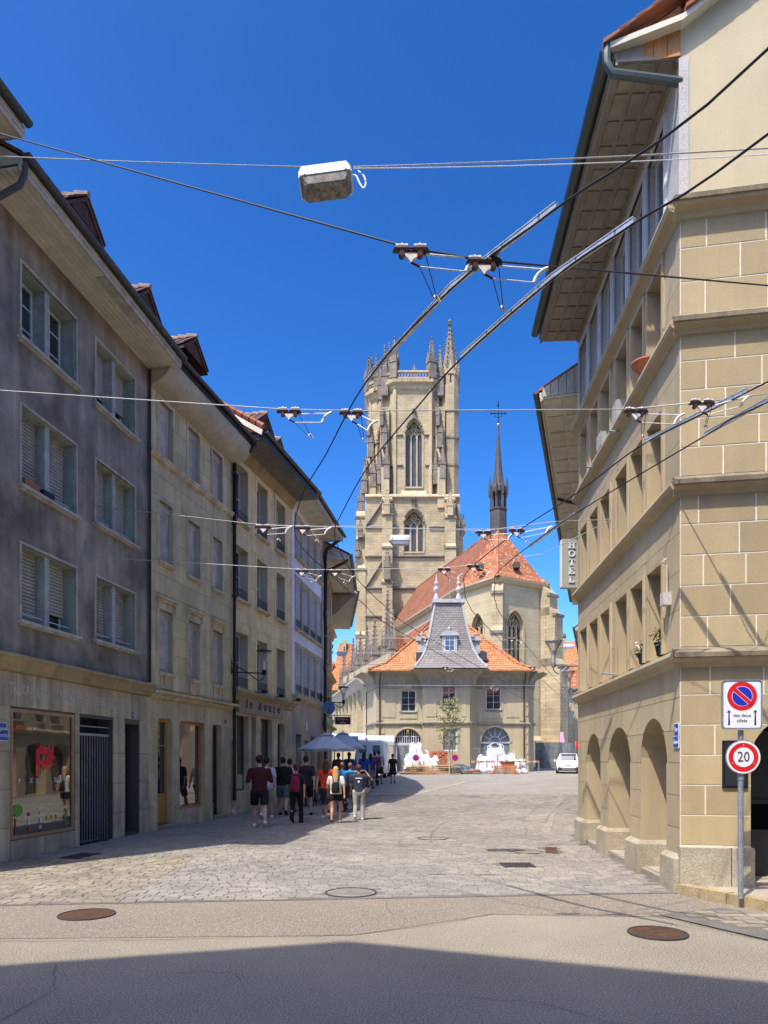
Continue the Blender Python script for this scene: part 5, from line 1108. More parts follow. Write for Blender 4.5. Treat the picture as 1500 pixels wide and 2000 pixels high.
# -- tower, upper octagon
TX, TY = 4.75, 125.2; ap = 7.1; sd = ap * .4142
octo = [(TX - sd, TY - ap), (TX + sd, TY - ap), (TX + ap, TY - sd), (TX + ap, TY + sd), (TX + sd, TY + ap), (TX - sd, TY + ap), (TX - ap, TY + sd), (TX - ap, TY - sd)]
zo0, zo1 = 44.5, 63.2
for i in range(8):
    a, b = octo[i], octo[(i + 1) % 8]; Fo = Face(a, b); M_ = Fo.M
    ops = []
    w_ = 2.9 if i == 0 else 2.2
    cxo = Fo.L / 2 + (.2 if i == 0 else 0)
    o = (cxo - w_ / 2, cxo + w_ / 2, 46.8, 57.8, 'pt', 2.7); ops = [o] if i in (0, 1, 7) else []
    CH('tower_wall', wall(Fo.L, zo0, zo1, ops, .95), 'church', M=M_)
    if ops: gothic(M_, cxo, w_, 46.8, 57.8, 2.7, 3)
    CH('tower_cornice', MB().prismx([(0, 62.6), (-.3, 62.9), (-.35, 63.4), (-.8, 63.7), (-.85, 64.2), (0, 64.4)], -.35, Fo.L + .35), 'church_pale', M=M_)
    mb = MB().box(-.3, Fo.L + .3, -.7, -.4, 65.3, 65.6).box(-.3, Fo.L + .3, -.7, -.4, 64.3, 64.5)
    k = 12
    for j in range(k):
        x = Fo.L * (j + .5) / k; mb.tube([(x - .22, -.55, 64.5), (x + .22, -.55, 65.3)], .07, 4).tube([(x - .22, -.55, 65.3), (x - .05, -.55, 64.9)], .05, 4)
    CH('balustrade', mb, 'church_pale', M=M_)
    for z in (50.2, 55.2):
        if i != 0: CH('string_course', MB().prismx([(0, z - .15), (-.25, z), (-.25, z + .12), (0, z + .3)], 0, Fo.L), 'church_dark', M=M_)
        else:
            for u0_, u1_ in ((0, cxo - w_ / 2 - .35), (cxo + w_ / 2 + .35, Fo.L)): CH('string_course', MB().prismx([(0, z + (1.5 if 0 else 0) - .15), (-.25, z), (-.25, z + .12), (0, z + .3)], u0_, u1_), 'church_dark', M=M_)
CH('tower_roof', MB().prismz(octo, 63.0, 63.4), 'church_dark')
for i, (x, y) in enumerate(octo):
    CH('corner_shaft', MB().lathe([(.35, zo0), (.35, 62.8)], x, y, 6), 'church_pale')
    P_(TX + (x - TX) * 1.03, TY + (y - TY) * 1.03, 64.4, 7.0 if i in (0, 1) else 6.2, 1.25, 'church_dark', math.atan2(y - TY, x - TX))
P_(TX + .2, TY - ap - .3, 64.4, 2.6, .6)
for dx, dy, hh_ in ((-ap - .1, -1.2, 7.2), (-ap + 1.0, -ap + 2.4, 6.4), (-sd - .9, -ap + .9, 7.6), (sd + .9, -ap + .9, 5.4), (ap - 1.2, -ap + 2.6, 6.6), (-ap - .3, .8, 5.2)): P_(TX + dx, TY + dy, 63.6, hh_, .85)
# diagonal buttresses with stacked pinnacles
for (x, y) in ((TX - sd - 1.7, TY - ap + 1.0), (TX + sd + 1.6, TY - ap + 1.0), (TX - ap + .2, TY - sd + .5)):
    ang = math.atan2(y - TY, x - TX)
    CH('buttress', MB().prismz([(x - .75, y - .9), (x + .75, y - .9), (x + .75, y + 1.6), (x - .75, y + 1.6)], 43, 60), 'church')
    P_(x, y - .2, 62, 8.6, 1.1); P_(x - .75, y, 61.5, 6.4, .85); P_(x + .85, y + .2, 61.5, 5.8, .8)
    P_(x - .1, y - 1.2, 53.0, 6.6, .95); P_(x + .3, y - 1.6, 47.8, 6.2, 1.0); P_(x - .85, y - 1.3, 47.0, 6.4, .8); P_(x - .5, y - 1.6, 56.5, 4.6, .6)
    CH('buttress', MB().prismz([(x - .55, y - 2.0), (x + .75, y - 2.0), (x + .75, y - .8), (x - .55, y - .8)], 43, 49.6), 'church_pale')
    CH('flying_rib', MB().tube([(x, y - 1.5, 51), (x - .4, y - 1.4, 52.5), (x - .3, y - 1.2, 54), (x, y - .9, 55.4)], .22, 5), 'church_pale')
for x, z in ((-3.3, 46.5), (-3.8, 43.0), (-4.3, 40.0)): P_(x, TY - 4.5, z, 6.0, .95); 
# stair turret, full height at the right
sx, sy = TX + ap - .85, TY - sd - 2.4
oc = lambda r_, n=8, ph=math.pi / 8: [(sx + r_ * math.cos(ph + a * 2 * math.pi / n), sy + r_ * math.sin(ph + a * 2 * math.pi / n)) for a in range(n)]
CH('stair_turret', MB().prismz(oc(1.5), 10, 66.5), 'church'); 
for z in (45, 50.4, 55, 59.4): CH('string_course', MB().prismz(oc(1.63), z, z + .3), 'church_dark')
CH('turret_spire', MB().loft([[(x, y, 66.4) for x, y in oc(1.5)], [(sx + (x - sx) * .1, sy + (y - sy) * .1, 74.2) for x, y in oc(1.5)]]).lathe([(.1, 74), (.45, 74.5), (.2, 74.7), (.35, 75.0), (.05, 75.5)], sx, sy, 6), 'church_dark')
cm_ = MB()
for j in range(8):
    for i in range(9):
        t = (i + .5) / 9; r_ = 1.5 * (1 - t) + .2; a = math.pi / 8 + j * math.pi / 4; cm_.ell((sx + r_ * math.cos(a), sy + r_ * math.sin(a), 66.6 + 7.4 * t), .16, .16, .15, 5, 3)
    a = j * math.pi / 4; cm_.prism([(-.55, 0), (.55, 0), (0, 1.9)], -.1, .1) if 0 else None
CH('crockets', cm_, 'church_dark')
for j in range(8):
    a = j * math.pi / 4; Mg = T(sx + 1.42 * math.cos(a), sy + 1.42 * math.sin(a), 65.6) @ RZ(a + math.pi / 2); CH('gablet', MB().prism([(-.54, 0), (.54, 0), (.26, 1.1), (0, 2.4), (-.26, 1.1)], -.1, .1), 'church_pale', M=Mg)
for z in (64.2,): CH('slit', MB().box(sx - .12, sx + .12, sy - 1.42, sy - 1.36, z, z + 1.7).box(sx - .95, sx - .8, sy - 1.3, sy - 1.2, z, z + 1.2), 'dark')
# -- tower, lower square stage
LX0, LX1, LY = -3.1, 12.4, 117.4
Fl = Face((LX0, LY), (LX1, LY)); cl = 5.0 - LX0
lo = (cl - 1.75, cl + 1.55, 35.9, 42.6, 'pt', 2.5)
CH('tower_wall', wall(Fl.L, 1, 44.8, [lo], 1.0), 'church', M=Fl.M); gothic(Fl.M, cl - .1, 3.3, 35.9, 42.6, 2.5, 3, 1.0)
CH('tower_side', MB().quad((LX0, LY, 1), (LX0, LY + 17, 1), (LX0, LY + 17, 44.8), (LX0, LY, 44.8)).quad((LX1, LY, 1), (LX1, LY + 17, 1), (LX1, LY + 17, 44.8), (LX1, LY, 44.8)).quad((LX0, LY, 44.8), (LX1, LY, 44.8), (LX1, LY + 17, 44.8), (LX0, LY + 17, 44.8)), 'church')
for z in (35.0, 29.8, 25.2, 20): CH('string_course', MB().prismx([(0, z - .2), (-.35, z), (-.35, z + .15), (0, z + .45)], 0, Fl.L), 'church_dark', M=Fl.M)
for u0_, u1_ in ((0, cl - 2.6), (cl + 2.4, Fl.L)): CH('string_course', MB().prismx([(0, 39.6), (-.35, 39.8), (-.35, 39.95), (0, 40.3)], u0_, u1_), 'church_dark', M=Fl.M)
CH('string_course', MB().prismx([(0, 44.4), (-.45, 44.7), (-.45, 44.9), (0, 45.3)], 0, Fl.L), 'church_pale', M=Fl.M)
CH('sill_slope', MB().prismx([(0, 44.9), (-.3, 44.9), (1.2, 46.8), (1.2, 45)], cl - 2.2, cl + 2.0), 'church_pale', M=Fl.M)
def butt(x0, x1, y, stages, M=I4):
    """stages: list of (z_top, projection); sloped set-offs between"""
    z = 1.0; mb = MB()
    for i, (z1_, p) in enumerate(stages):
        pn_ = stages[i + 1][1] if i + 1 < len(stages) else 0
        mb.prismx([(0, z), (-p, z), (-p, z1_), (-pn_, z1_ + (p - pn_) * 1.3), (0, z1_ + (p - pn_) * 1.3)], x0, x1); z = z1_
    CH('buttress', mb, 'church', M=M @ T(0, y, 0))
    for i, (z1_, p) in enumerate(stages):
        CH('weathering', MB().box(x0 - .12, x1 + .12, -p - .15, -p + .3, z1_ - .2, z1_ + .12), 'church_dark', M=M @ T(0, y, 0))
butt(-.3, 1.35, LY, [(20, 3.2), (30.2, 2.6), (36, 2.1), (41.5, 1.5), (44, .9)])
butt(9.9, 11.6, LY, [(20, 3.2), (30.2, 2.6), (36, 2.1), (41.0, 1.5), (44, .9)])
butt(-4.6, -3.0, LY + 2.2, [(22, 3.0), (33, 2.4), (38, 1.6), (42, 1.0)])
butt(12.0, 13.1, LY + 2.2, [(22, 3.0), (33, 2.4), (39, 1.6)])
for x0_, z_ in ((.5, 30.3), (.5, 41.2), (10.7, 41.0)): P_(x0_, LY - 2.3 + (0 if z_ < 35 else .8), z_ + .2, 4.2, .9, 'church_pale')
P_(.5, LY - 2.7, 30.6, 5.2, 1.0)
for a, b in (((-3.0, 39.9), (.2, 44.6)), ((-3.0, 30.0), (.2, 35.0)), ((12.9, 39.9), (11.3, 44.6))):
    CH('raking_band', MB().tube([(a[0], LY - .25, a[1]), (b[0], LY - .25, b[1])], .22, 4), 'church_dark')
for x_, z_ in ((-3.9, 38.2), (-4.7, 31.5), (-4.9, 26.0), (-4.4, 35)): P_(x_, LY + .2, z_, 3.0, .8)
for x_ in (12.7, 13.1): P_(x_, LY + 1.0, 39.2, 3.2, .6)
# -- choir
A_, B_, Cc, D_ = (8.9, 86.0), (12.7, 80.0), (18.75, 83.7), (20.4, 91.5)
ez = 22.0; N0 = (.6, 116.0); N1 = (12.6, 118)
walls = [Face(N0, A_), Face(A_, B_), Face(B_, Cc), Face(Cc, D_), Face(D_, N1)]
for i, Fw in enumerate(walls):
    ops = []
    if i == 1: o = (Fw.u(922), Fw.u(946), 9.0, Fw.z(932, 1198), 'pt', 1.9); ops = [o]
    if i == 2: o = (Fw.u(988), Fw.u(1022), 7.5, Fw.z(1005, 1192), 'pt', 2.0); ops = [o]
    CH('choir_wall', wall(Fw.L, .5, ez, ops, .8), 'church_gold', M=Fw.M)
    if ops: gothic(Fw.M, (o[0] + o[1]) / 2, o[1] - o[0], o[2], o[3], o[5], 4 if i == 2 else 3, .8, False)
    CH('eave_cornice', MB().prismx([(0, ez - .5), (-.25, ez - .4), (-.6, ez), (-.6, ez + .15), (0, ez + .2)], -.05, Fw.L + .05), 'church_gold', M=Fw.M)
    CH('plinth_course', MB().prismx([(0, .5), (-.5, .5), (-.5, 4.0), (0, 4.5)], 0, Fw.L), 'church_pale', M=Fw.M)
ap0 = (13.8, 86.8, 30.0); ap1 = (5.4, 117.5, 30.0)
def off(p, k, c=(13.8, 88)): return (c[0] + (p[0] - c[0]) * k, c[1] + (p[1] - c[1]) * k)
eA, eB, eC, eD = [off(p, 1.10) for p in (A_, B_, Cc, D_)]; ezr = ez + .15
rm = MB()
eN = (N0[0] - .7, N0[1]); P3 = lambda p, z=ezr: (p[0], p[1], z)
kick = lambda p: (ap0[0] + (p[0] - ap0[0]) * .8, ap0[1] + (p[1] - ap0[1]) * .8, ezr + 1.0)
for p, q in ((eA, eB), (eB, eC), (eC, eD)): rm.quad(P3(p), P3(q), kick(q), kick(p)); rm.quad(kick(p), kick(q), ap0, ap0)
CH('choir_roof', rm, 'church_roof')
kA = kick(eA); kN = (eN[0] + 1.0, eN[1], ezr + 1.0)
CH('nave_roof', MB().quad(P3(eN), P3(eA), kA, kN).quad(kN, kA, ap0, ap1).quad(kick(eD), P3(N1), ap1, ap0), 'church_roof2')
hp = MB()
for p in (eA, eB, eC, eD): hp.tube([P3(p), kick(p), ap0], .1, 5)
hp.tube([ap0, ap1], .14, 5); CH('hip_ridge', hp, 'church_roof')
for px_, py_ in ((938, 1108), (1008, 1106)):
    Y_ = 82.3; CH('roof_hatch', MB().box((px_ - 750) / 1400 * Y_ - .35, (px_ - 750) / 1400 * Y_ + .35, Y_ - .6, Y_ + .6, EYE + (1485 - py_) / 1400 * Y_ - .3, EYE + (1485 - py_) / 1400 * Y_ + .35), 'spire')
def corner_butt(p, dirv, w, stages):
    a = math.atan2(dirv[1], dirv[0]) + math.pi / 2
    butt(-w / 2, w / 2, 0, stages, T(p[0], p[1], 0) @ RZ(a))
corner_butt(B_, (-.25, -1), 1.25, [(15.8, 1.5), (20.3, .9)]); corner_butt(Cc, (.75, -.75), 1.7, [(12.5, 2.6), (18.4, 1.9), (20.8, 1.2)]); corner_butt(D_, (1, -.25), 1.5, [(12, 3.1), (17.5, 2.6), (20, 1.6)]); corner_butt((20.2, 98), (1, .0), 1.4, [(12, 3.3), (16.5, 2.6)])
P_(22.3, 99.5, 14.5, 7.5, .9, 'church_dark'); P_(23.0, 99.8, 13.2, 5.0, .8)
CH('side_chapel', MB().prismz([(19.5, 97), (23.2, 97), (23.2, 112), (19.5, 112)], .5, 12), 'church_pale')
tm = MB()
for j in range(6): tm.tube([(19.9 + j * .62 + .28 * math.cos(a * math.pi / 6), 96.9, 12.6 + .35 * math.sin(a * math.pi / 6)) for a in range(13)], .08, 4)
tm.box(19.5, 23.4, 96.8, 97, 12.0, 12.2).box(19.5, 23.4, 96.8, 97, 13.0, 13.2); CH('chapel_parapet', tm, 'church_pale')
# ridge turret with spire and cross
rx, ry, rz_ = 13.9, 87.2, 28.6
CH('ridge_turret', MB().lathe([(1.05, rz_), (1.0, 32.0), (1.1, 32.05), (1.1, 32.2)], rx, ry, 8), 'spire')
for j in range(8):
    a = math.pi / 8 + j * math.pi / 4; x, y = rx + .9 * math.cos(a), ry + .9 * math.sin(a)
    CH('turret_post', MB().tube([(x, y, 32.2), (x, y, 34.6)], .13, 5), 'spire'); CH('turret_pinnacle', MB().lathe([(.1, 33.8), (.13, 34.9), (.02, 36.1)], rx + 1.12 * math.cos(a), ry + 1.12 * math.sin(a), 5), 'spire')
CH('turret_floor', MB().lathe([(.35, 32.2), (.3, 34.6)], rx, ry, 6), 'spire')
CH('needle_spire', MB().lathe([(1.0, 34.2), (1.0, 34.8), (.74, 35.2), (.56, 36.2), (.45, 37.4), (.1, 42.0), (.07, 42.4)], rx, ry, 8), 'spire')
CH('spire_ball', MB().ell((rx, ry, 42.5), .22, .22, .22), 'gold', True)
cr = MB().tube([(rx, ry, 42.6), (rx, ry, 45.4)], .06, 5).tube([(rx - .85, ry, 43.9), (rx + .85, ry, 43.9)], .06, 5)
for dx, dz in ((-.85, 43.9), (.85, 43.9), (0, 44.9)): cr.ell((rx + dx, ry, dz), .14, .08, .14, 6, 4)
for s in (-1, 1):
    for s2 in (-1, 1): cr.tube([(rx + s * .45, ry, 43.9), (rx + s * .4, ry, 43.9 + s2 * .4), (rx, ry, 43.9 + s2 * .45)], .035, 4)
CH('spire_cross', cr, 'iron')
# -- nave flank: aisle roof, outer wall with buttress piers and pinnacles
Fn = Face((-6.6, 121), (.9, 93)); CH('aisle_wall', wall(Fn.L, .5, 14.5, [(u, u + 1.5, 4, 12.5, 'pt', 1.5) for u in (2, 6.5, 11, 15.5, 20)], .7), 'church_pale', M=Fn.M)
CH('aisle_roof', MB().quad((-6.6, 121, 14.5), (.9, 93, 14.5), (6.3, 94.4, 20.3), (-.6, 122, 20.3)).quad((.9, 93, .5), (8.5, 95, .5), (6.3, 94.4, 20.3), (.9, 93, 14.5)), 'church_roof2')
CH('aisle_parapet', MB().prismx([(-.2, 14.2), (-.4, 14.6), (-.4, 15.6), (0, 15.6), (0, 14.2)], 0, Fn.L), 'church_pale', M=Fn.M)
P1 = [(672.5, 121, 1262), (690, 116, 1246), (704, 112, 1232), (717, 108, 1220), (732, 104, 1208), (757, 97, 1150), (768, 96, 1190)]
for px_, Y_, py_ in P1:
    X = (px_ - 750) / 1400 * Y_; zt_ = EYE + (1485 - py_) / 1400 * Y_; hh = 8.5 if py_ > 1160 else 12.5
    P_(X, Y_, zt_ - hh, hh, 1.05, 'church_dark', .25)
    for s in (-1, 1): P_(X + s * .75, Y_ + .3, zt_ - hh - .5, hh * .62, .55, 'church_dark', .25)
    CH('pier', MB().box(X - .7, X + .7, Y_ - .8, Y_ + 2.4, .5, zt_ - hh + .2), 'church_pale'); CH('pier_cap', MB().box(X - .9, X + .9, Y_ - 1.1, Y_ + 1, 13.9, 14.4), 'church_dark')
X = 1.55; CH('dormer', MB().box(X, X + 1.1, 94.5, 97, 16.2, 18.2), 'church_roof2')
# sacristy range with grey eave running from the customs house
Fs = Face((-5.6, 86), (-1.6, 64.2)); sc = thing('sacristy_wing', 'low sandstone wing with tall blind arches and pale eave left of the turret house', 'church wing', Fs.M)
ops = [(u, u + 1.1, 1.5, 7.2, 'pt', 1.0) for u in (1.2, 4, 7, 10, 13, 16, 19)]
obj('wall', wall(Fs.L, .3, 8.6, ops, .3), K['church_gold'], sc); obj('blind_arch', MB().quad((0, .3, .3), (Fs.L, .3, .3), (Fs.L, .3, 8), (0, .3, 8)), K['church_pale'], sc)
for u in (.3, 3.2, 6.2, 9.2, 12.2, 15.2, 18.2): obj('pilaster', MB().box(u, u + .5, -.3, 0, .3, 8.3), K['church_gold'], sc)
obj('eave', MB().prismx([(0, 8.2), (-.3, 8.35), (-.6, 8.8), (-.95, 9.0), (-.95, 9.15), (3, 10.0), (3, 8.2)], 0, Fs.L), K['lead'], sc)
# chapel canopy with arch in front of the aisle, pale
# ================================================================ OVERHEAD WIRES AND LAMPS
def pt(px, py, Y): return Vector(((px - HX) / FPX * Y, Y, EYE + (HY - py) / FPX * Y))
def sm(pts, n=6):                                    # Catmull-Rom
    P = [Vector(p) for p in pts]; P = [P[0] * 2 - P[1]] + P + [P[-1] * 2 - P[-2]]; out = []
    for i in range(1, len(P) - 2):
        for k in range(n):
            t = k / n; a, b, c, d = P[i - 1:i + 3]; out.append(.5 * ((2 * b) + (c - a) * t + (2 * a - 5 * b + 4 * c - d) * t * t + (3 * b - a - 3 * c + d) * t ** 3))
    return out + [P[-2]]
HZ = 5.5
tr1 = [(2.9, 1.2, HZ), (2.05, 3.83, HZ), (1.19, 4.93, HZ), (.54, 5.78, HZ), (-.18, 7.2, HZ), (-.72, 8.9, HZ), (-1.15, 10.2, HZ), (-1.46, 11.7, HZ), (-1.45, 12.9, HZ), (-1.1, 14.6, HZ), (-.5, 17.4, HZ), (.5, 21.3, HZ), (6, 37, HZ), (12, 54, HZ)]
tr2 = [(4.0, 1.4, HZ), (2.33, 4.35, HZ), (1.77, 5.07, HZ), (1.33, 5.66, HZ), (.73, 6.78, HZ), (.38, 7.65, HZ), (-.2, 9.25, HZ), (-.62, 10.9, HZ), (-.82, 11.9, HZ), (-.8, 13.0, HZ), (-.6, 14.8, HZ), (-.04, 17.4, HZ), (1.06, 21.3, HZ), (6.6, 36.8, HZ), (12.6, 53.8, HZ)]
tr3 = [(5.7, 3.4, HZ), (3.85, 7.2, HZ), (3.13, 8.58, HZ), (2.74, 10.2, HZ), (2.16, 12.1, HZ), (1.68, 14.4, HZ), (1.75, 15.6, HZ), (2.05, 17.4, HZ), (3.0, 20.6, HZ), (8.3, 36.3, HZ), (14.2, 53, HZ)]
tr4 = [(6.1, 3.9, HZ), (4.07, 7.6, HZ), (3.76, 8.4, HZ), (2.86, 11.4, HZ), (2.31, 14.3, HZ), (2.4, 15.5, HZ), (2.7, 17.3, HZ), (3.6, 20.4, HZ), (8.9, 36.1, HZ), (14.8, 52.8, HZ)]
GW = 'overhead trolley wires'
for pts, lab in ((tr1, 'left wire of the nearer trolley pair, crossing the sky before the tower'), (tr2, 'right wire of the nearer pair of trolley wires, ending above the pinnacled tower'), (tr3, 'left wire of the trolley pair that skims the beige corner house'), (tr4, 'rightmost trolley wire, lowest across the beige corner house')):
    obj('trolley_wire', MB().tube(sm(pts, 5), .0085, 6), K['wire'], label=lab, cat='wire', group=GW)
def railbar(a, b, lab):
    a, b = Vector(a), Vector(b); d = (b - a); L = d.length; M_ = Matrix.Translation(a) @ d.to_track_quat('X', 'Z').to_matrix().to_4x4()
    t = obj('wire_rail', MB().box(0, L, -.013, .013, .0, .036).box(0, L, -.018, .018, .034, .042), K['rail'], None, M_, label=lab, cat='rail', group='stiff rails along the trolley wires')
    bl = MB()
    for i in range(max(2, int(L / .35))): bl.tube([(.15 + i * .35, -.028, .03), (.15 + i * .35, .028, .03)], .008, 5)
    obj('bolt', bl, K['galv'], t)
railbar((1.19, 4.93, HZ + .0), (.54, 5.78, HZ), 'upper piece of grey rail on the left trolley wire, high above the roofs'); railbar((.54, 5.78, HZ), (-.18, 7.2, HZ), 'grey rail on the left trolley wire in front of open sky, left of the pinnacles')
railbar((1.77, 5.07, HZ), (1.33, 5.66, HZ), 'upper piece of grey rail on the second trolley wire, over the tall eave'); railbar((1.33, 5.66, HZ), (.73, 6.78, HZ), 'grey rail on the second trolley wire, left of the tall eave')
railbar((3.75, 7.4, HZ), (3.13, 8.58, HZ), 'grey rail across the ashlar wall at the left wire of the right pair'); railbar((4.07, 7.6, HZ), (3.76, 8.4, HZ), 'grey rail at the right edge on the lowest trolley wire')
railbar((2.95, 11.1, HZ), (2.6, 12.8, HZ), 'far grey rail in front of the hotel sign')
def span(a, b, lab, r=.006, mat='wire_light', sag=.0, mid=()):
    pts = [Vector(a)] + [Vector(m) for m in mid] + [Vector(b)]
    if sag and not mid: pts = [Vector(a).lerp(Vector(b), i / 12) - Vector((0, 0, sag * 4 * (i / 12) * (1 - i / 12))) for i in range(13)]
    return obj('span_wire', MB().tube(pts, r, 5), K[mat], label=lab, cat='wire', group='span wires across the street')
def rface(t): return Vector((3.78 + t * .9856, 9.15 - t * .1695, 0))
# span A with the big lamp
la = pt(600, 326, 9.3); lb = pt(690, 326, 9.3)
ra = rface(4); ra.z = 9.15
span((-6.95, 10.3, 10.45), la, 'span wire from the left roofs to the hanging lamp box', .007, sag=.02); span(lb, ra, 'span wire from the hanging lamp box to the right gable', .009, sag=.05)
span(lb + Vector((0, .0, -.02)), ra + Vector((0, .0, -.05)), 'white cable twisted along the wire right of the hanging lamp box', .006, 'cable_white', sag=.09)
def lamp_box(c, s, label, tilt=-7, dirty=True, yaw=0):
    t = thing('hanging_lamp', label, 'lamp', Matrix.Translation(c) @ RZ(R(yaw)) @ Matrix.Rotation(R(tilt), 4, 'Y') @ Matrix.Rotation(R(-16 if dirty else 0), 4, 'X'))
    t['group'] = 'box lamps hung over the street'
    a, b, h = .36 * s, .17 * s, .10 * s
    rr = lambda x, y, z: [(-x + .03, -y, z), (x - .03, -y, z), (x, -y + .03, z), (x, y - .03, z), (x - .03, y, z), (-x + .03, y, z), (-x, y - .03, z), (-x, -y + .03, z)]
    obj('housing', MB().loft([rr(a, b, 0), rr(a, b, h * .75), rr(a * .93, b * .9, h * 1.6)]), K['lamp_white'], t)
    obj('rim', MB().loft([rr(a * 1.02, b * 1.02, -.025 * s), rr(a * 1.02, b * 1.02, .0)]), K['lamp_white'], t)
    obj('cover', MB().loft([rr(a * .66, b * .55, -.17 * s), rr(a * .8, b * .75, -.14 * s), rr(a * .97, b * .95, -.03 * s)]), K['lamp_dirty' if dirty else 'lamp_white'], t, smooth=False)
    for x in (-.28, .28): obj('clip', MB().box(x * s - .015, x * s + .015, -b - .012, -b + .005, -.02, h * .8), K['galv'], t)
    obj('hook', MB().tube([(0, 0, h * 1.5), (0, 0, h * 1.5 + .09 * s)], .012 * s, 5).box(-.05, .05, -.02, .02, h * 1.5, h * 1.5 + .02), K['cable_white'], t)
    if dirty: obj('cable_loop', MB().tube(sm([(a * .98, 0, h), (a + .06, 0, h * .8), (a + .09, 0, -.06), (a + .13, 0, -.16), (a + .17, 0, -.08), (a + .16, 0, .05), (a + .1, 0, h + .06)]), .011, 6), K['cable_white'], t, smooth=True)
    return t
lamp_box(pt(637, 359, 9.3), .94, 'large grimy white lamp box tilted on its wire against open sky', -7.5)
lamp_box(pt(781, 1056, 25.8), 1.0, 'clean white lamp box hanging in front of the church tower', 0, False); lamp_box(pt(668, 1277, 49), 1.0, 'distant white lamp box beside the far left pinnacles', 0, False); lamp_box(pt(1111, 1263, 50), 1.0, 'distant white lamp box beside the hotel house at right', 0, False)
span(pt(566, 1022, 27), pt(1128, 1032, 27), 'thin wire holding the clean lamp box before the tower', .008, sag=.1)
span(pt(640, 1276, 49), pt(1128, 1262, 49), 'far wire holding the most distant lamp boxes', .012, sag=.1)
# hangers
def hanger(P, d, label, s=1.0):
    """double insulator hung on the span at P, reaching out along +x (d) to the wire"""
    t = thing('wire_hanger', label, 'insulator', Matrix.Translation(P) @ Matrix.Diagonal((s * .92, s * .8, s * .85, 1)), 'insulated hangers on the span wires')
    for x in (-.085, .065):
        ins = MB().loft([[(x - .075, -.022, -.02), (x + .075, -.022, -.02), (x + .075, .022, -.02), (x - .075, .022, -.02)], [(x - .06, -.03, .005), (x + .06, -.03, .005), (x + .06, .03, .005), (x - .06, .03, .005)], [(x - .03, -.025, .03), (x + .03, -.025, .03), (x + .03, .025, .03), (x - .03, .025, .03)]])
        i_ = obj('insulator', ins, K['brownins'], t); obj('clamp', MB().box(x - .05, x + .05, -.018, .018, .03, .045).tube([(x, 0, .045), (x, 0, .06)], .008, 5), K['cable_white'], i_)
        obj('roller', MB().tube([(x, -.03, -.045), (x, .03, -.045)], .026, 8), K['brownins'], t)
    obj('yoke', MB().prism([(-.085, -.03), (.065, -.03), (.05, -.06), (.01, -.085), (-.01, -.12), (-.03, -.085), (-.06, -.05)], -.012, .012), K['insul'], t)
    obj('rod', MB().tube([(-.01, 0, -.11), (.06, 0, -.15)], .012, 5), K['brownins'], t); obj('rod', MB().tube([(.07, 0, -.02), (.11, 0, -.04)], .012, 5), K['brownins'], t)
    if d:
        d = Vector(d)
        obj('strut', MB().tube([(.11, 0, -.04), d + Vector((-.05, 0, .02))], .008, 5), K['cable_white'], t); obj('strut', MB().tube([(.06, 0, -.15), d + Vector((-.12, .0, -.10))], .006, 5), K['cable_white'], t)
        obj('wire_arm', MB().tube(sm([d + Vector((-.12, 0, -.10)), d + Vector((-.09, 0, -.03)), d + Vector((-.03, 0, .02)), d + Vector((0, 0, .03))], 4), .016, 6), K['insul'], t, smooth=True)
        obj('stay', MB().tube([(.11, 0, -.04), d * .42 + Vector((.0, .5, -.1))], .004, 4).tube([(.06, 0, -.15), d * .36 + Vector((-.0, .45, -.12))], .004, 4), K['wire'], t)
        obj('stay_arm', MB().tube(sm([d * .36 + Vector((0, .45, -.12)), d * .4 + Vector((0, .48, -.08)), d * .47 + Vector((0, .5, -.12))], 3), .012, 5), K['insul'], t)
SB = [(-6.7, 9.7, 10.6), pt(795, 483, 5.42), pt(830, 490, 5.42), pt(940, 508, 5.42), pt(1000, 520, 5.45)]
rb = rface(2.5); rb.z = 7.34
span(SB[0], rb, 'span wire dropping from upper left to the near hangers and on to the ashlar wall', .008, 'wire', mid=[SB[1], SB[3]])
h1 = pt(805, 488, 5.42); h2 = pt(948, 511, 5.42)
hanger(h1, pt(950, 512, 5.42) - h1, 'hanger nearest the camera, against open sky, left of the near left wire', 1.0); hanger(h2, pt(1080, 535, 5.55) - h2, 'hanger next to the tall eave, between the two near trolley wires', 1.0)
# span C
ycl = 8.05; c1_, c2_ = pt(566, 803, ycl), pt(688, 806, ycl); c3_, c4_ = pt(1243, 803, 7.95), pt(1372, 787, 7.6)
rc_ = rface(2.0); rc_.z = 6.35
span((-6.65, 9.9, 6.9), rc_, 'long span wire across the middle of the picture, carrying two hangers left and two right', .006, 'wire_light', mid=[c1_ + Vector((-.05, 0, .02)), c2_ + Vector((.1, 0, .02)), c3_ + Vector((-.1, 0, .02)), c4_ + Vector((.1, 0, .02))])
hanger(c1_, pt(655, 812, 8.1) - c1_, 'hanger above the eave of the cafe house, first on the long span'); hanger(c2_, pt(742, 830, 8.0) - c2_, 'hanger just left of the tower top, second on the long span')
hanger(c3_, pt(1345, 815, 7.9) - c3_, 'hanger in front of the stone ledge of the corner house'); hanger(c4_, pt(1478, 775, 7.5) - c4_, 'hanger in front of the ashlar wall at the far right')
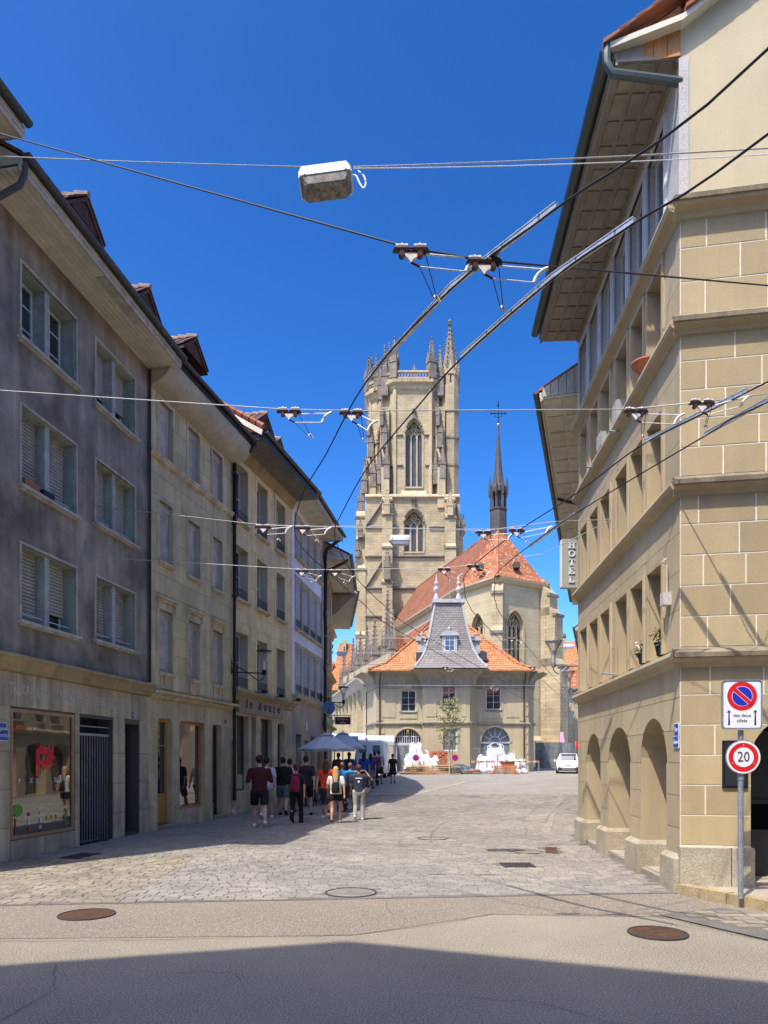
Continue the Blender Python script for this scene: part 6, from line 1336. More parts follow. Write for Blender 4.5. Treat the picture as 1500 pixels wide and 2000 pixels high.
# span D, E and farther ones
D = [(515, 1029), (592, 1031), (668, 1033), (945, 1040), (1010, 1036), (1085, 1022)]
wl = Vector((-5.93, 14.75, 6.93)); wr = Vector((3.98, 12.5, 5.9))
Dp = [pt(x, y, 11.9) for x, y in D]
span(wl, wr, 'span wire from the grey house wall to the hook on the corner house', .0065, 'wire_light', mid=[p + Vector((0, 0, .03)) for p in (Dp[0], Dp[2], Dp[3], Dp[5])])
for p, q, l in ((Dp[0], (575, 1032), 'hanger before the middle windows of the cafe house'), (Dp[1], (652, 1034), 'hanger before the white house, between the two bent wires'), (Dp[3], (1010, 1045), 'hanger over the red choir roof near the ridge turret'), (Dp[4], (1085, 1030), 'hanger just right of the ridge turret base')):
    hanger(p, pt(q[0], q[1], 11.9) - p, l)
Ep = [pt(x, y, 14.5) for x, y in ((590, 1115), (655, 1116), (868, 1112), (925, 1106))]; wl2 = Vector((-5.98, 14.4, 5.79))
span(wl2, wr, 'lower span wire from the grey house wall, running before the white house', .0065, 'wire_light', mid=[p + Vector((0, 0, .03)) for p in Ep] + [pt(1060, 1082, 13.4)])
for i, (p, l) in enumerate(zip(Ep, ('hanger low before the white house, left one', 'hanger at the black downpipe of the white house', 'hanger before the lower choir roof, left one', 'hanger before the lower choir roof, right one'))):
    hanger(p, Vector((.42, .1, -.12)), l)
for k, (Y_, y0, y1, xs) in enumerate(((24, 1245, 1250, (830, 1000)), (31, 1300, 1296, (870, 1040)), (42, 1340, 1338, (960, 1100)))):
    span(pt(632 + 8 * k, y0 - 3, Y_), pt(1130, y1, Y_), ('thin far span wire before the slate turret', 'thin far span wire before the orange roof', 'farthest thin span wire before the house with the turret')[k], .008, sag=.05)
    for j, x_ in enumerate(xs): hanger(pt(x_, y0 + 3, Y_), Vector((.42, .1, -.12)), '%s hanger on the %s' % (('left', 'right')[j], ('span before the slate turret', 'span before the orange roof', 'farthest span')[k]))
for p in (wl, wl2): pass
obj('hook', MB().tube([(0, 0, .35), (0, 0, 0), (.1, 0, 0)], .01, 5), K['galv'], None, Matrix.Translation(wl), label='metal hook high on the grey house wall holding a span wire', cat='hook'); obj('hook', MB().tube([(0, 0, .35), (0, 0, 0), (.1, 0, 0)], .01, 5), K['galv'], None, Matrix.Translation(wl2), label='metal hook on the grey house wall holding the lower span wire', cat='hook')
# funnel street lamps
def funnel(base, lamp, z, label, arm='iron', d=1):
    """base: point on the wall, lamp: centre of the glass"""
    t = thing('street_lamp', label, 'lamp', T(base[0], base[1], z), 'funnel lamps on wall brackets'); v = Vector((lamp[0] - base[0], lamp[1] - base[1], 0))
    obj('bracket', MB().tube([(0, 0, 0), v * 1.0], .022, 6).tube(sm([(0, 0, .28), v * .5 + Vector((0, 0, .0)), v * .82 + Vector((0, 0, -.22)), v * 1.0 + Vector((0, 0, -.12)), v], 5), .016, 6).box(-.04, .04, -.06, .06, -.08, .38), K[arm], t, smooth=True)
    obj('socket', MB().lathe([(.05, -.06), (.07, 0), (.06, .1)], v.x, v.y, 10), K[arm], t, smooth=True)
    obj('glass_funnel', MB().lathe([(.055, .06), (.07, .3), (.12, .47), (.235, .66), (.235, .665), (.11, .47), (.06, .3)], v.x, v.y, 18, cap=False), K['lamp_clear'], t, smooth=True)
    obj('bulb', MB().lathe([(.03, .1), (.045, .2), (.045, .36), (.02, .42)], v.x, v.y, 8), K['lamp_white'], t, smooth=True)
    obj('lid', MB().lathe([(.245, .66), (.24, .69), (.06, .72)], v.x, v.y, 18), K[arm], t)
funnel((-4.62, 21.6), (-3.66, 21.9), 4.36, 'funnel lamp on a black bracket in front of the cafe house'); funnel((-2.75, 31.4), (-1.78, 31.6), 4.25, 'funnel lamp on a bracket beyond the white house at left')
funnel((5.6, 20.2), (4.73, 20.0), 4.35, 'nearest funnel lamp on the right, in front of the choir buttress', 'galv'); funnel((8.05, 27.8), (7.12, 27.6), 4.45, 'middle funnel lamp on the right side', 'galv'); funnel((10.2, 35.1), (9.3, 35), 4.5, 'farthest funnel lamp on the right side', 'galv')
# hanging signs
t = thing('round_sign', 'round blue hanging sign with a red tower on a bracket, left side', 'sign', T(-2.36, 30.6, 3.94), None)
disc = lambda r_, y0, y1: MB().loft([[(r_ * math.cos(a * math.pi / 14), y, r_ * math.sin(a * math.pi / 14)) for a in range(28)] for y in (y0, y1)])
obj('rim', disc(.28, -.03, .03), K['galv'], t); obj('disc', disc(.26, -.036, .036), K['sign_cyan'], t); obj('tower_emblem', MB().prism([(-.04, -.2), (.05, -.2), (.03, .05), (.0, .14), (-.025, .05)], -.042, -.036).box(-.06, .08, -.042, -.036, -.22, -.16), K['sign_red'], t)
obj('bracket', MB().tube([(-.5, 0, .42), (.1, 0, .42)], .015, 5).tube(sm([(-.12, 0, .42), (-.06, 0, .3), (0, 0, .42), (.06, 0, .3)], 3), .01, 4).tube([(0, 0, .42), (0, 0, .27)], .01, 4), K['iron'], t)
t = thing('shop_sign', 'dark red rectangular hanging sign with curved white lettering, beside the church wing', 'sign', T(-2.18, 38, 3.8))
obj('board', MB().box(-.41, .41, -.03, .03, -.2, .2), K['sign_maroon'], t); obj('lettering', text_mesh('Confiserie', .14, K['decal_white'], .002), None, t, T(0, -.034, .08)); obj('lettering', text_mesh('du', .09, K['decal_white'], .002), None, t, T(0, -.034, -.02)); obj('lettering', text_mesh('Bourg', .12, K['decal_white'], .002), None, t, T(0, -.034, -.11))
obj('bracket', MB().tube([(-.8, 0, .28), (.45, 0, .28)], .018, 5).tube([(-.3, 0, .28), (-.3, 0, .2)], .01, 4).tube([(.3, 0, .28), (.3, 0, .2)], .01, 4), K['iron'], t)
# ================================================================ TRAFFIC SIGN POST
t = thing('sign_post', 'grey steel post at the right corner carrying the no parking and the 20 signs', 'post', T(4.09, 8.22, .115))
obj('post', MB().tube([(0, 0, 0), (0, 0, 1.93)], .03, 12), K['galv'], t, smooth=True); obj('post_collar', MB().tube([(0, 0, 1.36), (0, 0, 1.40)], .036, 12), K['galv'], t)
P0 = Vector((4.08, 8.17, 0))
def rrect(w, h, r_, n=5):
    out = []
    for cx_, cz_, a0 in ((w / 2 - r_, h / 2 - r_, 0), (-w / 2 + r_, h / 2 - r_, 90), (-w / 2 + r_, -h / 2 + r_, 180), (w / 2 - r_, -h / 2 + r_, 270)):
        out += [(cx_ + r_ * math.cos(R(a0 + 90 * i / n)), cz_ + r_ * math.sin(R(a0 + 90 * i / n))) for i in range(n + 1)]
    return out
zc_ = EYE + (1485 - 1376) / 1400 * 8.17
s1 = thing('no_parking_sign', 'white panel with blue and red no parking disc and two arrows, reading des deux cotes', 'sign', T(P0.x, P0.y, zc_) @ RZ(R(-4)))
w_, h_ = .445, .565
obj('panel', MB().prism(rrect(w_, h_, .04), 0, .02), K['galv'], s1); obj('face', MB().prism(rrect(w_ - .035, h_ - .035, .03), -.004, 0), K['sign_white'], s1)
rimm = MB()
A1, A2 = rrect(w_, h_, .04), rrect(w_ - .022, h_ - .022, .033)
rimm.loft([[(x, 0, z) for x, z in A1], [(x, -.012, z) for x, z in A1], [(x, -.012, z) for x, z in A2], [(x, 0, z) for x, z in A2]], cap=False); obj('rim', rimm, K['galv'], s1)
def disc2(r_, y0, y1, cz=0, n=40): return MB().loft([[(r_ * math.cos(a * 2 * math.pi / n), y, cz + r_ * math.sin(a * 2 * math.pi / n)) for a in range(n)] for y in (y0, y1)])
dz = .095
obj('red_disc', disc2(.165, -.0055, -.004, dz), K['sign_red'], s1); obj('white_disc', disc2(.115, -.007, -.0055, dz), K['sign_pink'], s1); obj('blue_disc', disc2(.108, -.0085, -.007, dz), K['sign_blue'], s1)
c45, s45 = math.cos(R(-42)), math.sin(R(-42))
def rot_bar(hw, y0, y1, mat, L_=.13): obj('slash', MB().prism([(a * c45 - b * s45, dz + a * s45 + b * c45) for a, b in ((-L_, -hw), (L_, -hw), (L_, hw), (-L_, hw))], y0, y1), K[mat], s1)
rot_bar(.027, -.010, -.0085, 'sign_pink', .112); rot_bar(.02, -.0115, -.010, 'sign_red', .135)
for s in (-1, 1): obj('arrow', MB().prism([(s * .145 - .011, -.235), (s * .145 + .011, -.235), (s * .145 + .006, -.09), (s * .145 + .022, -.09), (s * .145, -.06), (s * .145 - .022, -.09), (s * .145 - .006, -.09)], -.006, -.004), K['letter_dark'], s1)
obj('lettering', text_mesh('des deux', .055, K['letter_dark'], .0008), None, s1, T(0, -.0055, -.125)); obj('lettering', text_mesh('côtés', .055, K['letter_dark'], .0008), None, s1, T(0, -.0055, -.185))
zc2 = EYE + (1485 - 1479) / 1400 * 8.17
s2 = thing('speed_limit_sign', 'round white sign with a red ring and the number 20, below the no parking panel', 'sign', T(P0.x + .015, P0.y, zc2) @ RZ(R(-4)))
obj('plate', disc2(.193, 0, .02), K['galv'], s2); obj('white_rim', disc2(.186, -.004, 0), K['sign_white'], s2); obj('red_ring', disc2(.165, -.006, -.004), K['sign_red'], s2); obj('white_disc', disc2(.112, -.008, -.006), K['sign_white'], s2)
obj('lettering', text_mesh('20', .165, K['letter_dark'], .0012, sx=.85), None, s2, T(0, -.0095, -.0))
for a in (90, 210, 330): obj('rivet', MB().tube([(.139 * math.cos(R(a)), -.012, .139 * math.sin(R(a))), (.139 * math.cos(R(a)), -.006, .139 * math.sin(R(a)))], .006, 6), K['sign_pink'], s2)
# ================================================================ SQUARE IN FRONT OF THE CHURCH
# sapling
t = thing('young_tree', 'thin young tree with sparse yellow-green leaves in front of the turret house', 'tree', T((878 - 750) / 1400 * 54.5, 54.5, gz(54.5)))
rnd = random.Random(3); tk = MB().tube([(0, 0, 0), (.02, 0, 1.2), (-.03, 0, 2.6), (.03, 0, 4.2), (.0, 0, 5.9)], [.07, .06, .05, .035, .01], 7); lf = MB()
for i in range(30):
    z = 2.0 + 3.6 * i / 30; a = i * 2.4; L_ = (1.35 - .7 * abs(z - 3.4) / 2.4) * rnd.uniform(.6, 1.05); e = Vector((math.cos(a) * L_, math.sin(a) * L_, L_ * rnd.uniform(.35, .8)))
    b = Vector((0, 0, z)); tk.tube([b, b + e * .5 + Vector((0, 0, -.03)), b + e], [.02, .012, .005], 4)
    for k in range(44):
        f = rnd.uniform(.35, 1.05); c = b + e * f + Vector((rnd.gauss(0, .11), rnd.gauss(0, .11), rnd.gauss(0, .1))); u = Vector((rnd.gauss(0, 1), rnd.gauss(0, 1), rnd.gauss(0, 1))).normalized(); v = u.orthogonal().normalized(); s = rnd.uniform(.06, .1)
        lf.quad(c - u * s, c + v * s * .55, c + u * s, c - v * s * .55)
obj('trunk', tk, K['bark'], t); obj('crown', lf, K['leaf'], t); obj('stake', MB().tube([(.25, 0, 0), (.22, 0, 2.0)], .03, 5), K['plank'], t)
# bulk bags
def bag(x, y, z, w, h, seed, label):
    rnd = random.Random(seed); t = thing('bulk_bag', label, 'bag', T(x, y, z), 'white builder bags heaped on the square')
    mb = MB(); rings = []
    for i in range(9):
        f = i / 8; r_ = w / 2 * (1 - .25 * f * f) * (1 + .06 * math.sin(f * 9)); n = 20
        rings.append([(r_ * (abs(math.cos(a * 2 * math.pi / n)) ** .6) * (1 if math.cos(a * 2 * math.pi / n) > 0 else -1) * (1 + rnd.uniform(-.07, .07)), r_ * (abs(math.sin(a * 2 * math.pi / n)) ** .6) * (1 if math.sin(a * 2 * math.pi / n) > 0 else -1) * (1 + rnd.uniform(-.07, .07)), h * f + (rnd.uniform(-.1, .14) * w if f > .6 else 0)) for a in range(n)])
    mb.loft(rings); obj('sack', mb, K['bag'], t, smooth=True)
    for s, q in ((-1, -1), (1, -1), (1, 1), (-1, 1)): obj('strap', MB().tube(sm([(s * w * .3, q * w * .3, h * .8), (s * w * .34, q * w * .34, h * 1.15), (s * w * .12, q * w * .3, h * (1.1 + rnd.uniform(0, .2)))], 3), .03, 4), K['bag'], t)
    obj('seam', MB().box(-.03, .03, -w / 2 * 1.02, -w / 2 * .9, .05, h * .7), K['bluegrey'], t)
G5 = gz(56)
for i, (px_, Y_, z, w, h, l) in enumerate(((805, 55.5, 0, 1.35, 1.3, 'white bulk bag standing left of the timber stack'), (826, 56.5, 0, 1.3, 1.5, 'white bulk bag behind the left round sign'), (812, 57, 1.2, 1.2, 1.0, 'white bulk bag on top of the left heap'), (843, 56.2, 0, 1.3, 1.15, 'rounded white bulk bag left of the young tree'), (948, 57.2, 0, 1.5, 1.2, 'white bulk bag at the left of the right heap'), (968, 57.4, .2, 1.6, 1.75, 'tallest white bulk bag in the right heap before the arched door'), (990, 57.3, 0, 1.6, 1.35, 'white bulk bag right of the tallest one'), (1012, 57.0, 0, 1.4, .95, 'low white bulk bag at the right end of the heap'))):
    bag((px_ - 750) / 1400 * Y_, Y_, G5 + z, w, h, i, l)
# brick pallet and timber
def pallet_bricks(x, y, w, h, label):
    t = thing('brick_pallet', label, 'bricks', T(x, y, gz(y))); obj('pallet', MB().box(-w / 2, w / 2, -.5, .5, 0, .12), K['plank'], t); nx, nz = int(w / .24), int(h / .15); me = MB().box(.008, .232, -.5, .5, .008, .142).mesh('brick', K['brickred'])
    for i in range(nx):
        for j in range(nz): obj('brick', me, None, t, T(-w / 2 + i * .24, rnd.uniform(-.03, .03), .12 + j * .15))
pallet_bricks((856 - 750) / 1400 * 57.5, 57.5, 1.45, 1.7, 'pallet of red and pale bricks behind the left bags'); pallet_bricks(3.3, 58.4, 1.2, 1.5, 'pallet of bricks against the house behind the bulk bags')
t = thing('timber_stack', 'pile of pale planks and boards at the foot of the young tree', 'timber', T(3.9, 55, gz(55)))
for i in range(22):
    z = .05 + .085 * (i // 3); obj('plank', MB().box(-1.9, 1.9, -.12, .12, 0, .06), K['plank'], t, T(rnd.uniform(-.35, .35) - .02 * i, (i % 3) * .27 - .3, z) @ RZ(R(rnd.uniform(-6, 6))) @ Matrix.Rotation(R(rnd.uniform(-2.5, 1.5)), 4, 'Y'))
t = thing('timber_stack', 'smaller stack of planks right of the young tree, before the blue-grey heap', 'timber', T(5.7, 55.2, gz(55)))
for i in range(9): obj('plank', MB().box(-.8, .8, -.1, .1, 0, .06), K['plank'], t, T(rnd.uniform(-.2, .2), (i % 3) * .22, .04 + .09 * (i // 3)) @ RZ(R(rnd.uniform(-9, 9))))
mb = MB(); rings = [[(1.3 * (1 - f * f) ** .5 * math.cos(a * math.pi / 8) * rnd.uniform(.85, 1.1), .6 * (1 - f * f) ** .5 * math.sin(a * math.pi / 8), .75 * f + rnd.uniform(-.04, .04)) for a in range(16)] for f in (0, .3, .6, .85, .97)]
mb.loft(rings); obj('gravel_heap', mb, K['bluegrey'], None, T(5.9, 56.3, gz(56)), True, 'low blue-grey heap under netting right of the young tree', 'heap')
# fence panels and barriers
def fence(x0, x1, y, label):
    t = thing('mesh_fence', label, 'fence', T(x0, y, gz(y)), 'wire mesh site fences'); w = x1 - x0
    fr = MB().tube([(0, 0, .1), (0, 0, 2.0), (w, 0, 2.0), (w, 0, .1), (0, 0, .1)], .022, 5); obj('frame', fr, K['galv'], t); m_ = MB()
    for i in range(1, int(w / .2)): m_.tube([(i * .2, 0, .12), (i * .2, 0, 1.98)], .004, 3)
    for j in range(1, 7): m_.tube([(0, 0, .1 + j * .27), (w, 0, .1 + j * .27)], .004, 3)
    obj('mesh', m_, K['galv'], t)
    for x in (0, w): obj('foot', MB().box(x - .1, x + .1, -.35, .35, 0, .12), K['tarp'], t)
for i, (a, b, l) in enumerate(((1.3, 3.4, 'site fence before the left bulk bags'), (5.2, 7.2, 'site fence right of the young tree'), (7.3, 9.3, 'site fence before the arched door'))): fence(a, b, 54.6 + .2 * i, l)
t = thing('tarpaulin_screen', 'grey tarpaulin hung on the left site fence beside the bulk bags', 'tarpaulin', T(1.05, 57, gz(57))); obj('sheet', MB().loft([[(x, .1 * math.sin(x * 9), z) for x in [i * .12 for i in range(13)]] for z in (.1, 1.0, 2.2)], cap=False, closed=False), K['tarp'], t); obj('pole', MB().tube([(0, 0, 0), (0, 0, 2.3)], .03, 5), K['galv'], t)
t = thing('tarpaulin_screen', 'wide grey tarpaulin fence at the foot of the choir', 'tarpaulin', T(15.2, 72, .9)); obj('sheet', MB().loft([[(x, .15 * math.sin(x * 5), z) for x in [i * .25 for i in range(17)]] for z in (.0, 1.2, 2.6)], cap=False, closed=False), K['tarp'], t); obj('pole', MB().tube([(0, 0, 0), (0, 0, 2.7)], .04, 5).tube([(4, 0, 0), (4, 0, 2.7)], .04, 5), K['galv'], t)
def barrier(x, y, w, label, rot=0):
    t = thing('barrier', label, 'barrier', T(x, y, gz(y)) @ RZ(rot), 'red and white site barriers')
    for z in (.95,):
        n = int(w / .22)
        for i in range(n): obj('red_stripe' if i % 2 else 'white_stripe', MB().box(i * w / n, (i + 1) * w / n, -.02, .02, z - .07, z + .07), K['brickred' if i % 2 else 'awning'], t)
    for x_ in (.05, w - .05): obj('leg', MB().tube([(x_, -.2, 0), (x_, 0, 1.0), (x_, .2, 0)], .02, 4), K['galv'], t)
barrier(6.8, 56.0, 1.9, 'red and white barrier left part, before the right heap', R(3)); barrier(8.8, 56.1, 1.9, 'red and white barrier middle part, before the right heap', R(2)); barrier(10.7, 56.2, 1.5, 'red and white barrier at the right end by the drainpipe', R(4))
t = thing('orange_bin', 'orange plastic container between the barriers', 'container', T(9.7, 56.4, gz(56))); obj('tub', MB().loft([[(-.4, -.3, 0), (.4, -.3, 0), (.4, .3, 0), (-.4, .3, 0)], [(-.5, -.36, .85), (.5, -.36, .85), (.5, .36, .85), (-.5, .36, .85)]]), K['orange_plastic'], t); obj('lid', MB().box(-.53, .53, -.4, .4, .85, .93), K['rust'], t)
t = thing('crate', 'brown wooden crate before the barrier at right', 'crate', T(9.35, 55.4, gz(55)));
for j in range(4): obj('plank', MB().box(-.75, .75, -.3, -.26, .04 + j * .16, .17 + j * .16), K['wood_weather'], t)
obj('side', MB().box(-.75, -.7, -.26, .3, .04, .65).box(.7, .75, -.26, .3, .04, .65), K['wood_weather'], t)
t = thing('timber_stack', 'low stack of reddish boards at the front of the works area', 'timber', T(2.6, 54.3, gz(54.3)))
for i in range(8): obj('board', MB().box(-1.3, 1.3, -.14, .14, 0, .04), K[('wood_orange', 'plank', 'wood_weather')[i % 3]], t, T(rnd.uniform(-.2, .2), (i % 2) * .3, .03 + .055 * (i // 2)) @ RZ(R(rnd.uniform(-5, 5))))
t = thing('rubble_heap', 'small heap of grey stones and broken brick beside the right boards', 'rubble', T(7.0, 55.3, gz(55)))
for i in range(34):
    s_ = rnd.uniform(.08, .2); obj('stone', MB().loft([[(s_ * math.cos(a * 1.257 + j) * q, s_ * math.sin(a * 1.257 + j) * q * .8, z_ * s_) for a in range(5)] for j, (q, z_) in enumerate(((.7, 0), (1, .5), (.6, 1)))]), K[('slab', 'brickred', 'plinth')[i % 3]], t, T(rnd.gauss(0, .5), rnd.gauss(0, .22), rnd.uniform(0, .25)) @ RZ(rnd.uniform(0, 6)))
for x_, l_ in ((8.35, 'orange traffic cone before the left part of the barrier'), (10.2, 'orange traffic cone before the right part of the barrier')):
    t = thing('traffic_cone', l_, 'cone', T(x_, 55.3, gz(55))); obj('cone', MB().lathe([(.17, .03), (.03, .7)], n=12), K['orange_plastic'], t, smooth=True); obj('white_band', MB().lathe([(.125, .28), (.09, .45)], n=12), K['sign_white'], t); obj('foot', MB().box(-.22, .22, -.22, .22, 0, .035), K['rubber'], t)
# round signs on the square
for px_, l in ((812, 'small round no stopping sign on a thin pole left of the young tree'), (889, 'small round no stopping sign on a thin pole right of the young tree')):
    x = (px_ - 750) / 1400 * 54; t = thing('round_traffic_sign', l, 'sign', T(x, 54, gz(54)), 'no stopping signs on the square')
    obj('pole', MB().tube([(0, 0, 0), (0, 0, 1.6)], .02, 6), K['galv'], t); obj('red_disc', disc2(.25, -.02, 0, 1.28, 24), K['sign_red'], t, T(0, -.02, 0)); obj('blue_disc', disc2(.16, -.03, -.02, 1.28, 24), K['sign_blue'], t, T(0, -.02, 0)); obj('slash', MB().prism([(-.13, 1.18), (-.1, 1.15), (.13, 1.38), (.1, 1.41)], -.035, -.03), K['sign_red'], t, T(0, -.02, 0)); obj('foot', MB().box(-.25, .25, -.15, .15, 0, .08), K['tarp'], t)
# car
cx_, cy_ = (1108 - 750) / 1400 * 56.3, 56.0
t = thing('parked_car', 'white hatchback seen from behind beside the corner pillar', 'car', T(cx_, cy_, gz(56)) @ RZ(R(-13)))
def sec(y, zb_, zs_, zt__, wb, ws, wt): return [(-wb, y, zb_), (-ws, y, (zb_ + zs_) / 2), (-ws, y, zs_), (-wt, y, zt__ - .05), (-wt * .82, y, zt__), (wt * .82, y, zt__), (wt, y, zt__ - .05), (ws, y, zs_), (ws, y, (zb_ + zs_) / 2), (wb, y, zb_)]
secs = [sec(0, .32, .78, .84, .74, .84, .78), sec(.06, .25, .92, 1.02, .8, .89, .78), sec(.18, .22, .98, 1.25, .82, .91, .72), sec(.4, .22, 1.0, 1.52, .84, .92, .66), sec(.9, .22, 1.0, 1.6, .84, .92, .66), sec(2.2, .22, .98, 1.58, .84, .92, .66), sec(2.9, .22, .97, 1.25, .84, .91, .66), sec(3.4, .25, .93, 1.0, .82, .88, .72), sec(4.0, .3, .78, .84, .76, .84, .74), sec(4.15, .38, .62, .68, .7, .78, .7)]
obj('body', MB().loft(secs), K['car_white'], t, smooth=True)
obj('rear_window', MB().quad((-.6, .1, 1.08), (.6, .1, 1.08), (.53, .33, 1.46), (-.53, .33, 1.46)), K['glass'], t, T(0, -.035, 0)); obj('bumper', MB().box(-.8, .8, -.06, .25, .26, .45), K['car_dark'], t); obj('spoiler', MB().box(-.58, .58, .2, .5, 1.54, 1.58), K['car_white'], t)
for s in (-1, 1):
    obj('tail_light', MB().loft([[(s * .62, -.01, .88), (s * .9, .1, .9), (s * .88, .16, 1.06), (s * .76, .1, 1.05)], [(s * .62, .2, .88), (s * .9, .3, .9), (s * .88, .36, 1.06), (s * .76, .3, 1.05)]]), K['lightred'], t); obj('reflector', MB().box(s * .66 - .07, s * .66 + .07, -.07, .0, .48, .54), K['lightred'], t)
    obj('side_window', MB().quad((s * .925, .55, 1.04), (s * .925, 2.5, 1.02), (s * .70, 2.1, 1.5), (s * .70, .7, 1.52)), K['glass'], t); obj('mirror', MB().box(s * 1.0 - .08, s * 1.0 + .08, 2.3, 2.42, .98, 1.12), K['car_white'], t)
    for y_ in (.75, 3.3):
        w_ = obj('wheel', MB().tube([(s * .72, y_, .32), (s * .92, y_, .32)], .32, 18), K['rubber'], t); obj('rim', MB().tube([(s * .9, y_, .32), (s * .93, y_, .32)], .2, 10), K['galv'], w_)
obj('number_plate', MB().box(-.26, .26, -.03, .0, .66, .78), K['sign_white'], t); obj('exhaust', MB().box(-.5, .5, -.08, -.05, .33, .4), K['galv'], t)
# van and stalls at left
t = thing('white_van', 'white delivery van seen from behind under the market awnings', 'van', T(-.95, 47.5, gz(47)) @ RZ(R(-6)))
vs = lambda y, z0, z1, w0, w1: [(-w0, y, z0), (-w0 * 1.02, y, (z0 + z1) / 2), (-w1, y, z1 - .12), (-w1 * .88, y, z1), (w1 * .88, y, z1), (w1, y, z1 - .12), (w0 * 1.02, y, (z0 + z1) / 2), (w0, y, z0)]
obj('body', MB().loft([vs(0, .4, 2.45, .95, .85), vs(.1, .35, 2.55, 1, .88), vs(3.4, .35, 2.55, 1, .88), vs(4.2, .35, 1.9, 1, .8), vs(4.9, .4, 1.2, .95, .85)]), K['car_white'], t, smooth=True)
for s in (-1, 1):
    obj('door', MB().box(min(s * .02, s * .9), max(s * .02, s * .9), -.03, .0, .5, 2.35), K['car_white'], t); obj('rear_window', MB().prism([(s * .46 + a, 1.95 + b) for a, b in rrect(.5, .52, .1)], -.05, -.03), K['green_glass'], t); obj('tail_light', MB().box(s * .93 - .05, s * .93 + .05, -.05, 0, .9, 1.35), K['lightred'], t)
    for y_ in (.9, 3.9): obj('wheel', MB().tube([(s * .8, y_, .34), (s * 1.0, y_, .34)], .34, 14), K['rubber'], t)
obj('hinge', MB().box(-.04, .04, -.06, -.02, 1.5, 1.62), K['galv'], t); obj('bumper', MB().box(-.95, .95, -.12, 0, .35, .52), K['car_dark'], t); obj('number_plate', MB().box(-.26, .26, -.05, -.02, .7, .82), K['sign_white'], t)
def stall(x, y, w, h, label, mat='awning'):
    t = thing('market_stall', label, 'stall', T(x, y, gz(y)), 'market stalls beyond the parasols')
    obj('canopy', MB().prismx([(-1.2, h), (0, h + .5), (1.2, h), (1.2, h - .3), (1.15, h - .3), (1.15, h - .02), (0, h + .45), (-1.15, h - .02), (-1.15, h - .3), (-1.2, h - .3)], 0, w), K[mat], t)
    for a in (.05, w - .05):
        for b in (-1.1, 1.1): obj('post', MB().tube([(a, b, 0), (a, b, h)], .03, 5), K['galv'], t)
    obj('table', MB().box(.1, w - .1, -.9, -.2, .8, .86).box(.1, w - .1, -.9, -.86, .2, .8), K['awning'], t)
    for i in range(5): obj('goods', MB().box(.2 + i * w / 6, .2 + i * w / 6 + .3, -.8, -.4, .86, 1.05), K[('brickred', 'orange_plastic', 'decal_green', 'sign_red', 'plank')[i]], t)
stall(-4.6, 55.5, 3.2, 2.65, 'white market stall canopy at left behind the parasols'); stall(-1.4, 56.5, 2.2, 2.5, 'grey-white market stall canopy right behind the van'); stall(-4.3, 47, 2.6, 2.3, 'nearer white stall partly under the parasols')
# far red and white stall at right
stall(21.5, 84, 3, 2.4, 'small far stall with a red and white front beside the choir', 'sign_red')
t = thing('banner', 'narrow pink flag banner beside the choir buttress', 'banner', T(18.6, 76, .95)); obj('pole', MB().tube([(0, 0, 0), (0, 0, 3.8)], .03, 5), K['galv'], t); obj('cloth', MB().loft([[(.04, 0, .6), (.5, 0, .7)], [(.04, 0, 2.5), (.62, .05, 2.4)], [(.04, 0, 3.7), (.4, 0, 3.8)]], cap=False, closed=False), K['sign_pink'], t)
# parasols
def parasol(x, y, r_, z0, z1, label):
    t = thing('parasol', label, 'parasol', T(x, y, gz(y)), 'grey cafe parasols'); n = 8; an = [math.pi / n + i * 2 * math.pi / n for i in range(n)]
    for i in range(n):
        a, b = an[i], an[(i + 1) % n]; m = (a + b) / 2
        p = lambda q, aa, z: (q * math.cos(aa), q * math.sin(aa), z)
        mb = MB().quad(p(r_, a, z0), p(r_ * .955, m, z0 + .03), p(.24, m, z1 - .14), p(.25, a, z1 - .13)).quad(p(r_ * .955, m, z0 + .03), p(r_, b, z0), p(.25, b, z1 - .13), p(.24, m, z1 - .14))
        mb.quad(p(r_, a, z0), p(r_, b, z0), p(r_ * .99, b, z0 - .06), p(r_ * .99, a, z0 - .06)).quad(p(.32, a, z1 - .12), p(.32, b, z1 - .12), (0, 0, z1), (0, 0, z1)); obj('canopy_panel', mb, K['parasol'], t)
        obj('rib', MB().tube([(0, 0, z1 - .08), p(r_ * .99, a, z0 + .0)], .008, 4), K['galv'], t)
    obj('pole', MB().tube([(0, 0, 0), (0, 0, z1 + .03)], .022, 8), K['galv'], t); obj('base', MB().box(-.3, .3, -.3, .3, 0, .06), K['tarp'], t)
parasol(-2.12, 26.6, 1.12, 1.98, 2.62, 'front grey parasol before the white house'); parasol(-1.78, 31, 1.05, 2.05, 2.75, 'second grey parasol behind the front one, before the van')
def chair(x, y, rot, label):
    t = thing('cafe_chair', label, 'chair', T(x, y, gz(y)) @ RZ(rot), 'dark cafe chairs by the wall')
    obj('seat', MB().box(-.21, .21, -.21, .21, .44, .47), K['black'], t); obj('backrest', MB().box(-.2, .2, .18, .21, .6, .86).tube([(-.2, .2, .45), (-.2, .22, .87)], .013, 5).tube([(.2, .2, .45), (.2, .22, .87)], .013, 5), K['black'], t)
    for a in (-.19, .19):
        for b in (-.19, .19): obj('leg', MB().tube([(a, b, .44), (a * 1.1, b * 1.1, 0)], .012, 5), K['black'], t)
def table(x, y, label):
    t = thing('cafe_table', label, 'table', T(x, y, gz(y)), 'dark cafe tables by the wall'); obj('top', MB().lathe([(.33, .72), (.33, .75)], n=18), K['black'], t); obj('stem', MB().tube([(0, 0, .03), (0, 0, .72)], .025, 6), K['black'], t); obj('foot', MB().lathe([(.2, 0), (.18, .03)], n=12), K['black'], t)
